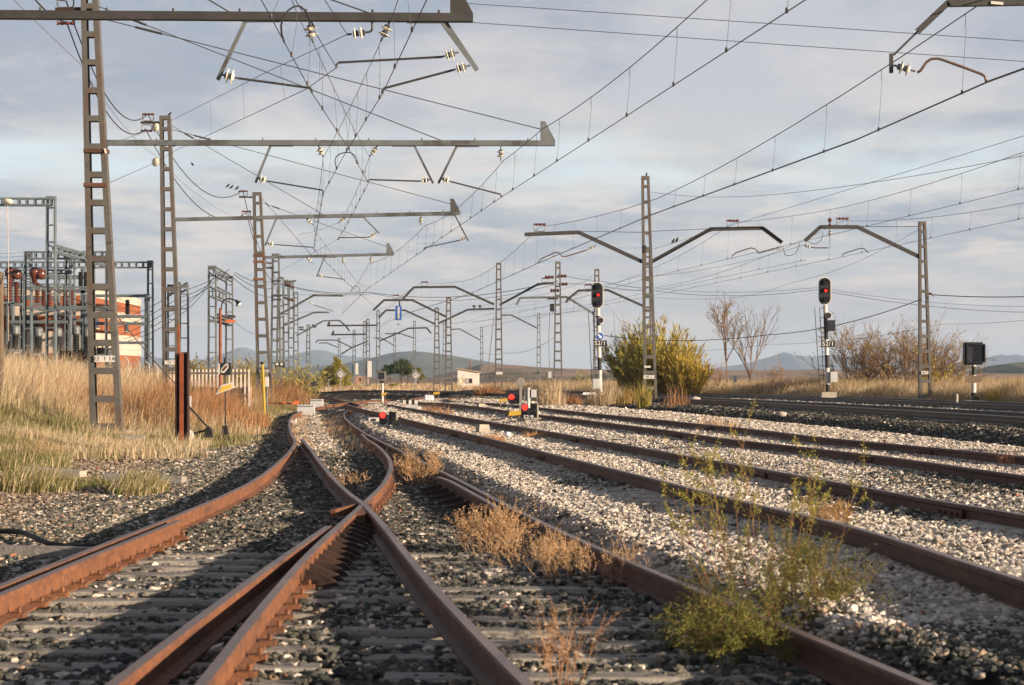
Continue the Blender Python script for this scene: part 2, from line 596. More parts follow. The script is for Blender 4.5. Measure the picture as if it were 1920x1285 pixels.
def sleepers(ln, y0, y1, step, parent, half=1.3, skew=True, x_of=None, m='wood', dz=0.0):
    out = []
    for yk in np.arange(y0, y1, step):
        yk = yk + random.uniform(-.03, .03)
        xc = float(ev(ln, yk)) if x_of is None else x_of(yk)[0]
        hf = half if x_of is None else x_of(yk)[1]
        hf += random.uniform(-.05, .05)
        sl = float(ev(ln, yk + .2) - ev(ln, yk - .2)) / .4 if skew else random.uniform(-.012, .012)
        d = Vector((1, -sl, 0)).normalized()
        z = gzf(xc, yk) + dz
        zl, zr = gzf(xc - .8, yk) + dz, gzf(xc + .8, yk) + dz
        a = Vector((xc, yk, z + .018 - .07 + random.uniform(-.008, .006))) - d * hf
        b = Vector((xc, yk, z + .018 - .07 + random.uniform(-.008, .006))) + d * hf
        a.z += (zl - z) * .5
        b.z += (zr - z) * .5
        wd = .23 + random.uniform(-.015, .015)
        mb = MB()
        # worn timber: a beam in six lengths with uneven edges
        n = 7
        vs = []
        for i in range(n):
            p = a.lerp(b, i / (n - 1))
            w1, w2 = wd / 2 + random.uniform(-.012, .008), wd / 2 + random.uniform(-.012, .008)
            zt = random.uniform(-.008, .004)
            s = Vector((-d.y, d.x, 0))
            vs += [p - s * w1 + Vector((0, 0, -.07)), p + s * w2 + Vector((0, 0, -.07)), p + s * w2 + Vector((0, 0, .045 + zt)), p + s * (w2 - .012) + Vector((0, 0, .07 + zt)), p - s * (w1 - .012) + Vector((0, 0, .07 + zt)), p - s * w1 + Vector((0, 0, .045 + zt))]
        fs = [tuple(range(6))[::-1], tuple((n - 1) * 6 + k for k in range(6))]
        for i in range(n - 1):
            for k in range(6):
                k2 = (k + 1) % 6
                fs.append((i * 6 + k, i * 6 + k2, (i + 1) * 6 + k2, (i + 1) * 6 + k))
        mb.add(vs, fs)
        out.append(mb.build('sleeper', m, parent))
    return out


turn = thing('railway_turnout', 'rusty turnout with a crossing frog in the foreground, orange rails on weathered timber sleepers', 'railway track', (-1.5, 21, gzf(-1.5, 21)))
rail('stock_rail', RL, 4.0, 47, turn, 'rust_orange', chairs=(9.0, 30, (-1,)), joints=(19.4,), label='orange curved outer rail')
rail('stock_rail', RB, 4.0, 47, turn, 'rust_dark', joints=(33,), label='brown straight rail beside the pale gravel')
rail('closure_rail', RA, 4.0, 43.5, turn, 'rust_dark', zoff=.003)
rail('closure_rail', RR, 4.0, 47.5, turn, 'rust_orange', chairs=(9.0, 28, (1,)))
rail('check_rail', RL, 4.0, 18.9, turn, 'rust_orange', off=.155, zoff=.012, chairs=(9.0, 18.6, (1,)))
rail('check_rail', RB, 20.4, 27.4, turn, 'rust_dark', off=-.115, zoff=-.004, flare=-.06, chairs=(21, 27, (-1,)))
rail('check_rail', RC, 4.0, 18.4, turn, 'rust_orange', zoff=-.004)
fr = MB()
fz = gzf(-1.5, 21.3)
fr.prism([(-.045, 0), (.045, 0), (.12, -1.6), (-.005, -1.6)], (-1.5, 21.6, fz + .05), (1, 0, 0), (0, 1, 0), .118)
for (ax, bx, yb) in ((-1.58, -1.74, 20.75), (-1.44, -1.36, 20.2)):
    fr.bar((ax, 21.7, fz + .12), (bx, yb, fz + .12), .05, .08)
for k in range(5):
    fr.box((-1.5 + .0 * k, 19.2 + .6 * k, fz + .02), (.75, .2, .022))
fr.build('crossing_frog', 'rust_orange', turn)
for k in range(14):
    yk = 14.6 + .42 * k
    xk = float(ev(RR, yk))
    MB().prism([(0, 0), (.27, 0), (.22, .05), (.03, .12)], (xk + .02, yk, gzf(xk, yk) + .02), (1, 0, 0), (0, 0, 1), .05).build('brace_plate', 'rust_black', turn)
for k in range(7):
    yk = 21.2 + .9 * k
    xk = float(ev(RB, yk)) - .16
    MB().prism([(0, 0), (-.33, 0), (-.30, .035), (-.05, .10)][::-1], (xk, yk, gzf(xk, yk) + .02), (1, 0, 0), (0, 0, 1), .07).build('brace_plate', 'rust_black', turn)
sleepers(RL, 8.3, 15.8, .6, turn, skew=False, x_of=lambda y: (float(ev(RL, y)) + .86, 1.32))
sleepers(RB, 8.55, 15.8, .6, turn, skew=False, x_of=lambda y: ((float(ev(RB, y)) + float(ev(RA, y))) / 2, 1.36))
sleepers(RB, 16.1, 46.5, .6, turn, skew=False, x_of=lambda y: ((float(ev(RL, y)) + float(ev(RB, y))) / 2, (float(ev(RB, y)) - float(ev(RL, y))) / 2 + .48))

t1 = thing('railway_track', 'single rusty track that winds on from the turnout toward the far yard throat', 'railway track', (-7, 80, gzf(-7, 80)))
rail('rail', RL, 47.06, 122, t1, 'rust_orange', step=1.2)
rail('rail', RB, 47.06, 125, t1, 'rust_orange', step=1.2)
sleepers(RL, 47.4, 75, .62, t1, x_of=lambda y: ((float(ev(RL, y)) + float(ev(RB, y))) / 2, 1.3))

t2 = thing('railway_track', 'brown siding track in white gravel, first one right of the turnout', 'railway track', (1, 33, gzf(1, 33)))
rail('rail', T2, 3, 102, t2, 'rust_dark', off=-GA, zoff=-.062, joints=(20.6, 31, 43))
rail('rail', T2, 3, 103, t2, 'rust_dark', off=GA, zoff=-.062, joints=(18.4, 25.2, 39))
sleepers(T2, 10, 52, .62, t2, dz=-.042)

t3 = thing('railway_track', 'dark siding track in white gravel, between the first siding and the raised main line', 'railway track', (3, 45, gzf(3, 45)))
rail('rail', T3, 5, 121, t3, 'rust_dark', off=-GA, zoff=-.062, joints=(27.5, 38.5))
rail('rail', T3, 5, 121, t3, 'rust_dark', off=GA, zoff=-.062, joints=(30.3, 44))
sleepers(T3, 21, 62, .62, t3, dz=-.034)

m1 = thing('railway_track', 'near track of the raised main line above the dark ballast bank', 'railway track', (8, 68, gzf(8.2, 68)))
rail('rail', M1, 12, 158, m1, 'rail_main', off=-GA, step=1.6)
rail('rail', M1, 12, 158, m1, 'rail_main', off=GA, step=1.6)
sleepers(M1, 38, 97, .62, m1)
m2 = thing('railway_track', 'far track of the raised main line beside the dry grass field', 'railway track', (13, 80, gzf(13, 80)))
rail('rail', M2, 12, 172, m2, 'rail_main', off=-GA, step=1.6)
rail('rail', M2, 12, 172, m2, 'rail_main', off=GA, step=1.6)
sleepers(M2, 55, 110, .62, m2)
t0 = thing('railway_track', 'short rusty track branching left at the far yard throat', 'railway track', (-10, 113, gzf(-10, 113)))
rail('rail', T0, 92, 134, t0, 'rust_orange', off=-GA, step=1.4)
rail('rail', T0, 92, 134, t0, 'rust_orange', off=GA, step=1.4)
for a, b in (((-6.6, 84), (-4.9, 97)), ((-5.6, 96), (-2.6, 112))):
    pass

# ------------------------------------------------------------------ ballast stones
ICO = []
t = (1 + 5**.5) / 2
for s1 in (-1, 1):
    for s2 in (-1, 1):
        ICO += [(0, s1, s2 * t), (s1, s2 * t, 0), (s2 * t, 0, s1)]
ICO = np.array(ICO, float) / np.linalg.norm((0, 1, t))


def hull_tris(V):
    n = len(V)
    out = []
    for a in range(n):
        for b in range(a + 1, n):
            for c in range(b + 1, n):
                nn = np.cross(V[b] - V[a], V[c] - V[a])
                dd = (V - V[a]) @ nn
                if (dd < 1e-6).all():
                    out.append((a, b, c))
                elif (dd > -1e-6).all():
                    out.append((a, c, b))
    return np.array(out)


ICO_T = hull_tris(ICO)
CUBE = np.array([(x, y, z) for x in (-.62, .62) for y in (-.62, .62) for z in (-.62, .62)], float)
CUBE_T = np.array([(0, 1, 3), (0, 3, 2), (4, 6, 7), (4, 7, 5), (0, 4, 5), (0, 5, 1), (2, 3, 7), (2, 7, 6), (0, 2, 6), (0, 6, 4), (1, 5, 7), (1, 7, 3)])


def stones(name, y0, y1, dens, size, base, bt, lift=0.0):
    mg_ = 3.0 if y1 < 40 else 1.5
    n = int(dens * (.524 * (y1 * y1 - y0 * y0) / 2 + 2 * mg_ * (y1 - y0)))
    k_ = mg_ / .262
    u = rng.random(n)
    y = np.sqrt((y0 + k_)**2 + u * ((y1 + k_)**2 - (y0 + k_)**2)) - k_
    x = (rng.random(n) * 2 - 1) * (.262 * y + mg_)
    xl, xb = ev(RL, y), ev(RB, y)
    d = xl - 1.2 - x
    xm1, xm2 = ev(M1, np.minimum(y, 160)), ev(M2, np.minimum(y, 174))
    keep = (x < xm2 + 2.0) & (y < 132)
    keep &= rng.random(n) < np.where(d > .2, np.clip(1 - (d - .2) / (2.2 + 2.0 * fnoise(x, y, 1.6, 9)), 0, 1), 1)
    # around rails
    near = np.full(n, 9.0)
    for ln, o, a, b in ((RL, 0, 0, 122), (RB, 0, 0, 125), (RA, 0, 0, 43.5), (RR, 0, 0, 47), (RL, .15, 0, 18.9), (RC, 0, 0, 18.4), (T2, -GA, 0, 103), (T2, GA, 0, 103), (T3, -GA, 0, 121), (T3, GA, 0, 121), (M1, -GA, 0, 158), (M1, GA, 0, 158), (M2, -GA, 0, 170), (M2, GA, 0, 170)):
        q = np.abs(x - ev(ln, y) - o)
        near = np.minimum(near, np.where((y > a) & (y < b), q, 9))
    keep &= near > .085
    z = gz(x, y)
    # timber sleepers keep most stones off
    inl = (x > xl - .48) & (x < xb + .48) & (y < 47)
    ph = np.where(y < 16, np.where(x < ev(RR, y) + .46, (y - 8.3) % .6, (y - 8.55) % .6), (y - 16.1) % .6)
    on = inl & ((ph < .125) | (ph > .475))
    cover = .06 + .45 * sstep((fnoise(x, y, 1.1, 21) - .5) / .3) * (x > xl + .3) + .95 * sstep((y - 16.2 + (fnoise(x, y, .8, 23) - .5) * 2.5) / 2.2)
    keep &= ~on | (rng.random(n) < cover)
    z = z + np.where(inl & ~on, (-.035 + .05 * fnoise(x, y, .8, 13)) * (1 - sstep((y - 16) / 3)) + .022 * sstep((y - 16) / 3), 0) + np.where(on, .02 + .006 * sstep((y - 16) / 3), 0)
    for ln, lo, hi, cv in ((T2, 8, 60, .72), (T3, 14, 62, .85)):
        c = ev(ln, y)
        sl = (ev(ln, y + .2) - ev(ln, y - .2)) / .4
        ins = (np.abs(x - c) < 1.3) & (y > lo) & (y < hi)
        ph = (y + sl * (x - c) - (10 if ln is T2 else 21)) % .62
        on2 = ins & ((ph < .12) | (ph > .50))
        keep &= ~on2 | (rng.random(n) < cv)
        z = z + np.where(ins & ~on2, -.01, 0)
    rel = (fnoise(x, y, .55, 17) - .5) * .05 + (fnoise(x, y, 2.2, 19) - .5) * .05
    z = z + np.where(inl | (near < .3), rel * .35, rel * .42)
    x, y, z, near, inl = x[keep], y[keep], z[keep], near[keep], inl[keep]
    n = len(x)
    sz = size * np.exp(rng.normal(0, .33, n))
    sz = np.minimum(sz, size * 2.1)
    sz = np.where(x > ev(RB, y), sz * .92, sz * 1.08)
    sz = np.where(rng.random(n) < .005, sz * 1.5, sz)
    K = 12
    base_v = np.array([base * (1 + rng.normal(0, .17, (len(base), 1))) + rng.normal(0, .08, base.shape) for _ in range(K)])
    k = rng.integers(0, K, n)
    V = base_v[k] * np.stack([np.ones(n), .65 + .35 * rng.random(n), .48 + .3 * rng.random(n)], -1)[:, None, :] * sz[:, None, None] * .5
    a, b = rng.random(n) * 6.283, rng.normal(0, .35, n)
    ca, sa, cb, sb = np.cos(a), np.sin(a), np.cos(b), np.sin(b)
    X1, Y1, Z1 = V[..., 0], V[..., 1] * cb[:, None] - V[..., 2] * sb[:, None], V[..., 1] * sb[:, None] + V[..., 2] * cb[:, None]
    X2, Y2 = X1 * ca[:, None] - Y1 * sa[:, None], X1 * sa[:, None] + Y1 * ca[:, None]
    V = np.stack([X2 + x[:, None], Y2 + y[:, None], Z1 + (z + lift - .012 + rng.normal(0, .008, n))[:, None]], -1).reshape(-1, 3)
    m = len(base)
    T = (bt[None] + (np.arange(n) * m)[:, None, None]).reshape(-1, 3)
    w = whiteness(x, y)
    r = rng.random(n)
    pal = np.array([[.05, .056, .055], [.082, .086, .078], [.12, .115, .095], [.20, .18, .155], [.41, .37, .325], [.50, .455, .405], [.58, .535, .485], [.33, .25, .18], [.30, .13, .08]])
    pw = np.array([.012, .014, .018, .045, .22, .36, .28, .05, .004])
    pd = np.array([.30, .29, .22, .11, .03, .02, .010, .028, .004])
    pl = np.array([.16, .20, .19, .18, .09, .05, .02, .10, .01])
    cum = np.cumsum(pd / pd.sum())[None] * (1 - w[:, None]) + np.cumsum(pw / pw.sum())[None] * w[:, None]
    left = (x < ev(RL, y) - .1)
    cum = np.where(left[:, None], np.cumsum(pl / pl.sum())[None], cum)
    ci = (r[:, None] > cum).sum(1).clip(0, len(pal) - 1)
    C = pal[ci] * np.exp(rng.normal(0, .13, (n, 1)))
    ear = (.75 * sstep((ev(RL, y) - 1.5 - x) / 1.3) * (y < 44))[:, None]
    C = C * (1 - ear) + (C * .45 + np.array([.15, .105, .07])) * ear
    # rust dust beside the rails
    dust = (np.exp(-near / .10) * .38)[:, None]
    C = C * (1 - dust) + C * np.array([1.0, .62, .42]) * dust
    C = np.repeat(C, m, 0)
    o = tri_mesh(name, V, T, C, 'stone_col')
    tag(o, 'loose ballast stones, dark basalt and pale limestone', kind='stuff')
    return o


stones('ballast_stones', 6.5, 17, 1500, .041, ICO, ICO_T)
stones('ballast_stones', 17, 34, 1150, .038, CUBE, CUBE_T)
stones('ballast_stones', 34, 62, 430, .052, CUBE, CUBE_T)
stones('ballast_stones', 62, 132, 80, .09, CUBE, CUBE_T)

# ------------------------------------------------------------------ lattice masts
def lattice(base, top, wb, wt, dep, nr, legw=.10, rung=.13, y_axis=False):
    """batten-plate post: two channel legs joined by plates on the front and back faces"""
    base, top = Vector(base), Vector(top)
    mb = MB()
    ux = Vector((0, 1, 0)) if y_axis else Vector((1, 0, 0))
    uy = Vector((-1, 0, 0)) if y_axis else Vector((0, 1, 0))
    t = .014
    for s in (-1, 1):
        a, b = base + ux * s * (wb / 2 - legw / 2), top + ux * s * (wt / 2 - legw * .45)
        mb.bar(a + ux * s * (legw / 2 - t / 2), b + ux * s * (legw * .45 - t / 2), t, dep, uy)
        for k in (-1, 1):
            o = uy * k * (dep / 2 - t / 2)
            mb.bar(a + o - ux * s * t / 2, b + o - ux * s * t / 2, legw - t, t, uy, w2=legw * .9 - t)
    for i in range(nr):
        f = (i + .35) / nr
        c = base.lerp(top, f)
        ww = wb + (wt - wb) * f - legw * .9
        h = rung * (1.0 - .25 * f)
        for k in (-1, 1):
            o = uy * k * (dep / 2 - .004)
            mb.bar(c - ux * ww / 2 + o, c + ux * ww / 2 + o, .010, h)
    mb.bar(top - ux * (wt / 2 + .0) - Vector((0, 0, .06)), top + ux * (wt / 2) - Vector((0, 0, .06)), dep * 1.04, .13)
    return mb


def insulator(mb, a, b, n=2, r=.11):
    """chain of glass bells from a to b; returns metal pieces in a second builder"""
    a, b = Vector(a), Vector(b)
    d = b - a
    L = d.length
    m = MB()
    m.tube([a, a + d * .22], .016, 6)
    m.tube([b - d * .2, b], .016, 6)
    step = .56 / n
    for i in range(n):
        o = a + d * (.22 + step * i)
        s = L * step
        m.lathe(o, d, [(.034, 0), (.045, s * .1), (.045, s * .45), (.03, s * .5)], 10)
        mb.lathe(o + d.normalized() * s * .42, d, [(.03, 0), (r * .75, s * .05), (r, s * .16), (r * .98, s * .2), (r * .55, s * .24), (.05, s * .40), (.03, s * .5)], 14)
    return m


def post_insulator_bracket(root, c, w=.42, up=1, m='steel_grey'):
    """U frame that carries two brown bobbins for a feeder cable"""
    c = Vector(c)
    mb = MB()
    pts = [c + Vector((-w / 2, 0, up * w * .62)), c + Vector((-w / 2, 0, up * w * .18)), c + Vector((-w * .36, 0, up * .02)), c + Vector((w * .36, 0, up * .02)), c + Vector((w / 2, 0, up * w * .18)), c + Vector((w / 2, 0, up * w * .62))]
    mb.tube(pts, w * .045, 6)
    o = mb.build('feeder_bracket', m, root)
    b = MB()
    h = c + Vector((-w * .56, 0, up * w * .66))
    prof = []
    for i in range(8):
        z = w * 1.12 * i / 7
        prof.append((w * (.13 if i % 2 == 0 else .075), z))
    b.lathe(h, (1, 0, 0), prof, 10)
    b.build('bobbin_insulator', 'brown_porcelain', o)
    return h + Vector((w * .56, 0, 0))


def pipe(a, b, bend=.12):
    a, b = Vector(a), Vector(b)
    return [a, a.lerp(b, .96), b + Vector((0, 0, .0)) + (a - b) * .015 + Vector((0, 0, -.02)), b]


PLATE_W = .36


def number_plate(root, c, w, h, s, size):
    c = Vector(c)
    MB().box(c, (w, .012, h)).build('number_plate', 'white_paint', root)
    if s:
        pl = root.children[-1]
        text('number', s, c + Vector((0, -.009, 0)), size, 'text_black', pl)


masts = {}
GROUP_L = 'lattice masts with straight portal arms along the left side'
GROUP_R = 'lattice masts with bent bracket arms'


def mast(key, label, base, top, wb, wt, dep=.24, nr=12, group=GROUP_R, m='steel_old', rung=.13, legw=.10):
    root = thing('catenary_mast', label, 'catenary mast', base, group)
    lattice(base, top, wb, wt, dep, nr, legw=legw, rung=rung).build('lattice_post', m, root)
    fb = MB()
    fb.box(Vector(base) + Vector((0, 0, .02)), (wb + .35, dep + .4, .22))
    fb.build('footing', 'concrete', root)
    masts[key] = root
    return root


def boom(root, pa, pb, gusset=True, m='steel_grey', h=.118, stays=()):
    pa, pb = Vector(pa), Vector(pb)
    d = (pb - pa).normalized()
    mb = MB()
    mb.channel(pa, pb, .16, h, .02, (0, 0, 1), side=-1)
    mb.bar(pa + Vector((0, .05, 0)), pb + Vector((0, .05, 0)), .02, h * .7)
    for k in np.linspace(.12, .94, 8):
        c = pa.lerp(pb, k)
        mb.lathe(c + Vector((0, 0, h / 2)), (0, 0, 1), [(.02, 0), (.02, .05), (.012, .055)], 6)
    o = mb.build('boom', m, root)
    if gusset:
        s = d.x / abs(d.x)
        q = MB()
        e = pb
        q.prism([(0, 0), (-s * .33, 0), (-s * .33, .42), (-s * .22, .42)] if s > 0 else [(0, 0), (.22, .42), (.33, .42), (.33, 0)], e + Vector((0, -.05, h / 2 + .002)), (1, 0, 0), (0, 0, 1), .012)
        q.prism([(0, 0), (-s * .33, 0), (-s * .33, .42), (-s * .22, .42)] if s > 0 else [(0, 0), (.22, .42), (.33, .42), (.33, 0)], e + Vector((0, .06, h / 2 + .002)), (1, 0, 0), (0, 0, 1), .012)
        q.box(e + Vector((-s * .32, .005, h / 2 + .22)), (.02, .10, .40))
        q.build('end_gusset', m, o)
    for a, b in stays:
        st = MB()
        a, b = Vector(a), Vector(b)
        st.tube([a, b], .011, 6)
        st.tube([a.lerp(b, .08), a.lerp(b, .14)], .03, 6)
        st.build('stay_rod', 'wire', root)
    return o


def drop_arm(root, a, b, ia, ib, tip, knee=None, m='steel_grey', r=.017, tube_m='steel_dark'):
    """slanting bracket under a boom, glass insulator and registration arm down to the contact wire"""
    mb = MB()
    a, b = Vector(a), Vector(b)
    mb.bar(a, b, .05, .06, (0, 1, 0))
    s = 1 if b.x < a.x else -1
    mb.bar(a + Vector((0, 0, .0)), a + Vector((.5 * s, 0, 0)), .09, .02)
    o = mb.build('drop_bracket', m, root)
    gm = MB()
    met = insulator(gm, ia, ib)
    gi = gm.build('insulator', 'glass_insulator', o, smooth=True)
    met.build('insulator_fitting', m, gi)
    ra = MB()
    ib, tip = Vector(ib), Vector(tip)
    pts = [ib]
    if knee is not None:
        pts.append(Vector(knee))
    pts += [tip + Vector((0, 0, .07)) + (ib - tip) * .02, tip + Vector((0, 0, .04)), tip]
    ra.tube(pts, r, 8)
    ra.build('registration_arm', tube_m, root)


def hang(root, a, b, n=2, r=.10):
    gm = MB()
    met = insulator(gm, a, b, n, r)
    o = gm.build('hanging_insulator', 'glass_insulator', root, smooth=True)
    met.build('insulator_fitting', 'steel_dark', o)


def bracket(root, pts, m='steel_dark', w=.11, drop=None, pull=None, bob=None, h=.14, stay=None):
    """bent bracket arm of R/L masts: list of world points"""
    mb = MB()
    pts = [Vector(p) for p in pts]
    for a, b in zip(pts, pts[1:]):
        d = (b - a).normalized()
        mb.channel(a - d * .012, b + d * .012, w, h, .018, (0, 1, 0) if abs(d.z) > .9 else (0, 0, 1))
    o = mb.build('bracket_arm', m, root)
    if bob is not None:
        post_insulator_bracket(root, bob)
    if stay:
        MB().tube([stay[0], stay[1]], .012, 6).build('stay_rod', 'wire', root)
    if pull:
        gm = MB()
        met = insulator(gm, pull[0], pull[1], 2, .09)
        gi = gm.build('insulator', 'glass_insulator', o, smooth=True)
        met.build('insulator_fitting', 'steel_grey', gi)
        ra = MB()
        ra.tube(pull[2], .022, 8)
        ra.build('registration_arm', 'copper' if len(pull) < 4 else pull[3], root)
    return o


# ---- left row: portal arms reaching over the turnout
Y0, Y1, Y2, Y3 = 30.8, 47.6, 71.0, 93.0
b0 = Vector((-8.9, Y0, gzf(-8.9, Y0)))
r = mast('L0', 'nearest left mast, standing just outside the frame with its arm across the top', b0, b0 + Vector((.25, 0, 9.6)), .70, .36, nr=14, group=GROUP_L)
boom(r, (-8.75, Y0, P(0, 27, Y0).z), P(887, 34, Y0), m='steel_dark', stays=(((-8.6, Y0, 9.4), P(432, 24, Y0)), ((-8.6, Y0, 9.0), P(690, 24, Y0))))
drop_arm(r, P(460, 40, Y0), P(408, 150, Y0), P(414, 140, Y0), P(447, 147, Y0), P(585, 175, Y0))
drop_arm(r, P(828, 42, Y0), P(894, 132, Y0), P(860, 98, Y0), P(828, 107, Y0), P(631, 127, Y0))
drop_arm(r, P(836, 42, Y0 + .12), P(895, 131, Y0 + .12), P(881, 123, Y0), P(848, 132, Y0), P(717, 176, Y0))
hang(r, P(579, 38, Y0), P(587, 80, Y0))
hang(r, P(731, 39, Y0), P(714, 78, Y0))
MB().tube([P(698, 38, Y0), P(698, 56, Y0), P(694, 60, Y0)], .02, 6).build('hanger', 'steel_dark', r)
hang(r, P(694, 60, Y0), P(651, 65, Y0))

b1 = Vector(((201 - CX) * Y1 / F, Y1, .10))
r = mast('L1', 'tall batten-plate mast in the dry grass, nearest left mast in view, plate reading 22', b1, Vector(((168 - CX) * Y1 / F, Y1, 10.1)), .72, .36, dep=.26, nr=16, group=GROUP_L, legw=.13, rung=.155)
boom(r, P(192, 268, Y1), P(1041, 269, Y1), stays=((P(184, 12, Y1), P(828, 264, Y1)), (P(186, 34, Y1), P(1028, 246, Y1))))
drop_arm(r, P(507, 274, Y1), P(479, 343, Y1), P(482, 334, Y1), P(503, 340, Y1), P(606, 363, Y1))
drop_arm(r, P(777, 274, Y1), P(812, 344, Y1), P(808, 337, Y1), P(786, 340, Y1), P(691, 343, Y1))
drop_arm(r, P(856, 275, Y1), P(822, 344, Y1), P(826, 334, Y1), P(846, 341, Y1), P(940, 371, Y1))
hang(r, P(597, 273, Y1), P(606, 295, Y1))
hang(r, P(708, 273, Y1), P(693, 294, Y1))
hang(r, P(939, 275, Y1), P(939, 302, Y1))
number_plate(r, P(196, 673, Y1 - .17), .46, .14, '22  1 1A', .125)
arm = MB()
arm.bar(P(104, 18, Y1), P(160, 17, Y1), .10, .07)
arm.build('cable_bracket', 'rust_black', r)
post_insulator_bracket(r, P(123, 16, Y1), .36, 1)
post_insulator_bracket(r, P(124, 24, Y1), .36, -1)
for (py, mm) in ((284, 0), (348, 1)):
    MB().box(P(181, py, Y1), (.52, .36, .085)).build('clamp_band', 'rust_dark', r)
MB().bar(P(196, 284, Y1 - .2), P(199, 283, Y1 - .2), .02, .11).build('clamp_plate', 'render_white', r)

b2 = Vector(((325 - CX) * Y2 / F, Y2, gzf((325 - CX) * Y2 / F, Y2)))
r = mast('L2', 'second left mast, partly behind the rusty steel post, with a bird on its top', b2, Vector(((310 - CX) * Y2 / F, Y2, H + (HY - 218) * Y2 / F)), .66, .36, dep=.26, nr=15, group=GROUP_L, legw=.12, rung=.15)
boom(r, P(328, 412, Y2), P(863, 400, Y2), stays=((P(322, 236, Y2), P(610, 405, Y2)), (P(322, 243, Y2), P(846, 383, Y2))))
drop_arm(r, P(518, 410, Y2), P(497, 461, Y2), P(500, 456, Y2), P(516, 459, Y2), P(588, 468, Y2))
drop_arm(r, P(682, 408, Y2), P(711, 438, Y2), P(706, 436, Y2), P(692, 445, Y2), P(634, 450, Y2))
drop_arm(r, P(853, 404, Y2), P(878, 452, Y2), P(874, 446, Y2), P(861, 451, Y2), P(795, 469, Y2))
hang(r, P(573, 408, Y2), P(587, 422, Y2))
hang(r, P(648, 408, Y2), P(634, 418, Y2))
hang(r, P(789, 404, Y2), P(789, 423, Y2))
number_plate(r, P(321, 680, Y2 - .17), .44, .13, '23  1', .11)
arm = MB()
arm.bar(P(264, 230, Y2), P(302, 230, Y2), .10, .07)
arm.build('cable_bracket', 'rust_black', r)
post_insulator_bracket(r, P(278, 228, Y2), .36, 1)
post_insulator_bracket(r, P(275, 233, Y2), .34, -1)
for py in (239, 304):
    q = MB()
    q.lathe(P(292, py, Y2 - .05), (-.5, -.8, .12), [(.03, -.07), (.14, -.04), (.15, 0), (.14, .04), (.03, .07)], 18)
    q.build('round_insulator', 'glass_insulator', r, smooth=True)

b3 = Vector(((497 - CX) * Y3 / F, Y3, gzf((497 - CX) * Y3 / F, Y3)))
r = mast('L3', 'third left mast, just behind the yellow post', b3, Vector(((482 - CX) * Y3 / F, Y3, H + (HY - 361) * Y3 / F)), .68, .38, dep=.26, nr=13, group=GROUP_L, legw=.12, rung=.15)
boom(r, P(497, 483, Y3), P(739, 477, Y3), stays=((P(491, 372, Y3), P(583, 478, Y3)), (P(491, 380, Y3), P(728, 464, Y3))))
drop_arm(r, P(608, 483, Y3), P(594, 519, Y3), P(596, 516, Y3), P(607, 519, Y3), P(646, 527, Y3))
hang(r, P(642, 482, Y3), P(645, 495, Y3))
hang(r, P(695, 480, Y3), P(696, 494, Y3))
hang(r, P(573, 480, Y3), P(586, 494, Y3))
number_plate(r, P(495, 696, Y3 - .17), .46, .13, '', 0)
arm = MB()
arm.bar(P(448, 370, Y3), P(474, 370, Y3), .10, .06)
arm.bar(P(456, 408, Y3), P(476, 408, Y3), .10, .06)
arm.build('cable_bracket', 'steel_dark', r)
post_insulator_bracket(r, P(456, 369, Y3), .36, 1)
post_insulator_bracket(r, P(462, 407, Y3), .36, 1)
for py in (480, 491, 524):
    MB().box(P(486, py, Y3), (.50, .34, .10)).build('clamp_band', 'rust_orange', r)


def simple_mast(key, label, px, py_top, Y, py_base=None, wb=.55, wt=.34, nr=13, m='steel_old', group=GROUP_R, lean=0, zb=None):
    x = (px - CX) * Y / F
    zb = gzf(x, Y) if zb is None else zb
    return mast(key, label, (x, Y, zb), (x + lean, Y, H + (HY - py_top) * Y / F), wb, wt, dep=.24, nr=nr, group=group, m=m)


# masts queued up behind the third one, on the left
for (px, pt, Y, lab, nr) in ((517, 476, 118, 'left mast directly right of the third one, carrying a black two-disc board', 13), (526, 520, 143, 'slim mast in the left queue, highest of its three bent arms', 11), (536, 525, 166, 'lattice mast with clamped glass insulator strings lit orange, in the left queue', 12), (546, 530, 183, 'lattice mast in the left queue with the middle one of three bent arms', 11), (555, 548, 212, 'last lattice mast of the left queue with the lowest of three bent arms', 11)):
    simple_mast(('Q', px), lab, px, pt, Y, group=GROUP_L, m='steel_grey', nr=nr, wb=.66 if Y < 150 else .6, wt=.42)
r = masts[('Q', 526)]
bracket(r, [P(524, 590, 143), P(588, 554, 143), P(643, 555, 143)], m='steel_grey', h=.14, pull=(P(578, 566, 143), P(588, 572, 143), [P(588, 572, 143), P(623, 583, 143), P(625, 585, 143)]), stay=(P(528, 553, 143), P(588, 553, 143)))
r = masts[('Q', 546)]
bracket(r, [P(531, 611, 183), P(589, 586, 183), P(617, 586, 183)], m='steel_grey', h=.145, stay=(P(552, 586, 183), P(589, 585, 183)))
r = masts[('Q', 555)]
bracket(r, [P(556, 630, 212), P(606, 602, 212), P(636, 601, 212), P(648, 611, 212), P(655, 621, 212)], m='steel_grey', h=.145)
r = masts[('Q', 536)]
q = MB()
for (px, py) in ((536, 532), (540, 534), (545, 537), (538, 560), (545, 562)):
    q.lathe(P(px, py, 165.6), (.6, -.4, -.25), [(.05, -.35), (.11, -.2), (.06, -.1), (.12, 0), (.06, .1), (.12, .2), (.04, .4)], 10)
q.build('strain_insulator', 'copper', r)
MB().bar(P(533, 529, 166), P(555, 527, 166), .12, .12).build('cable_bracket', 'steel_dark', r)
r = masts[('Q', 517)]
q = MB()
q.bar(P(497, 503, 118), P(514, 503, 118), .1, .07)
q.build('cable_bracket', 'steel_dark', r)
post_insulator_bracket(r, P(505, 502, 118), .38, 1)
for py in (527, 555, 562):
    q = MB()
    q.bar(P(509, py, 117.8), P(527, py, 117.8), .12, .09)
    q.build('cable_bracket', 'steel_dark', r)

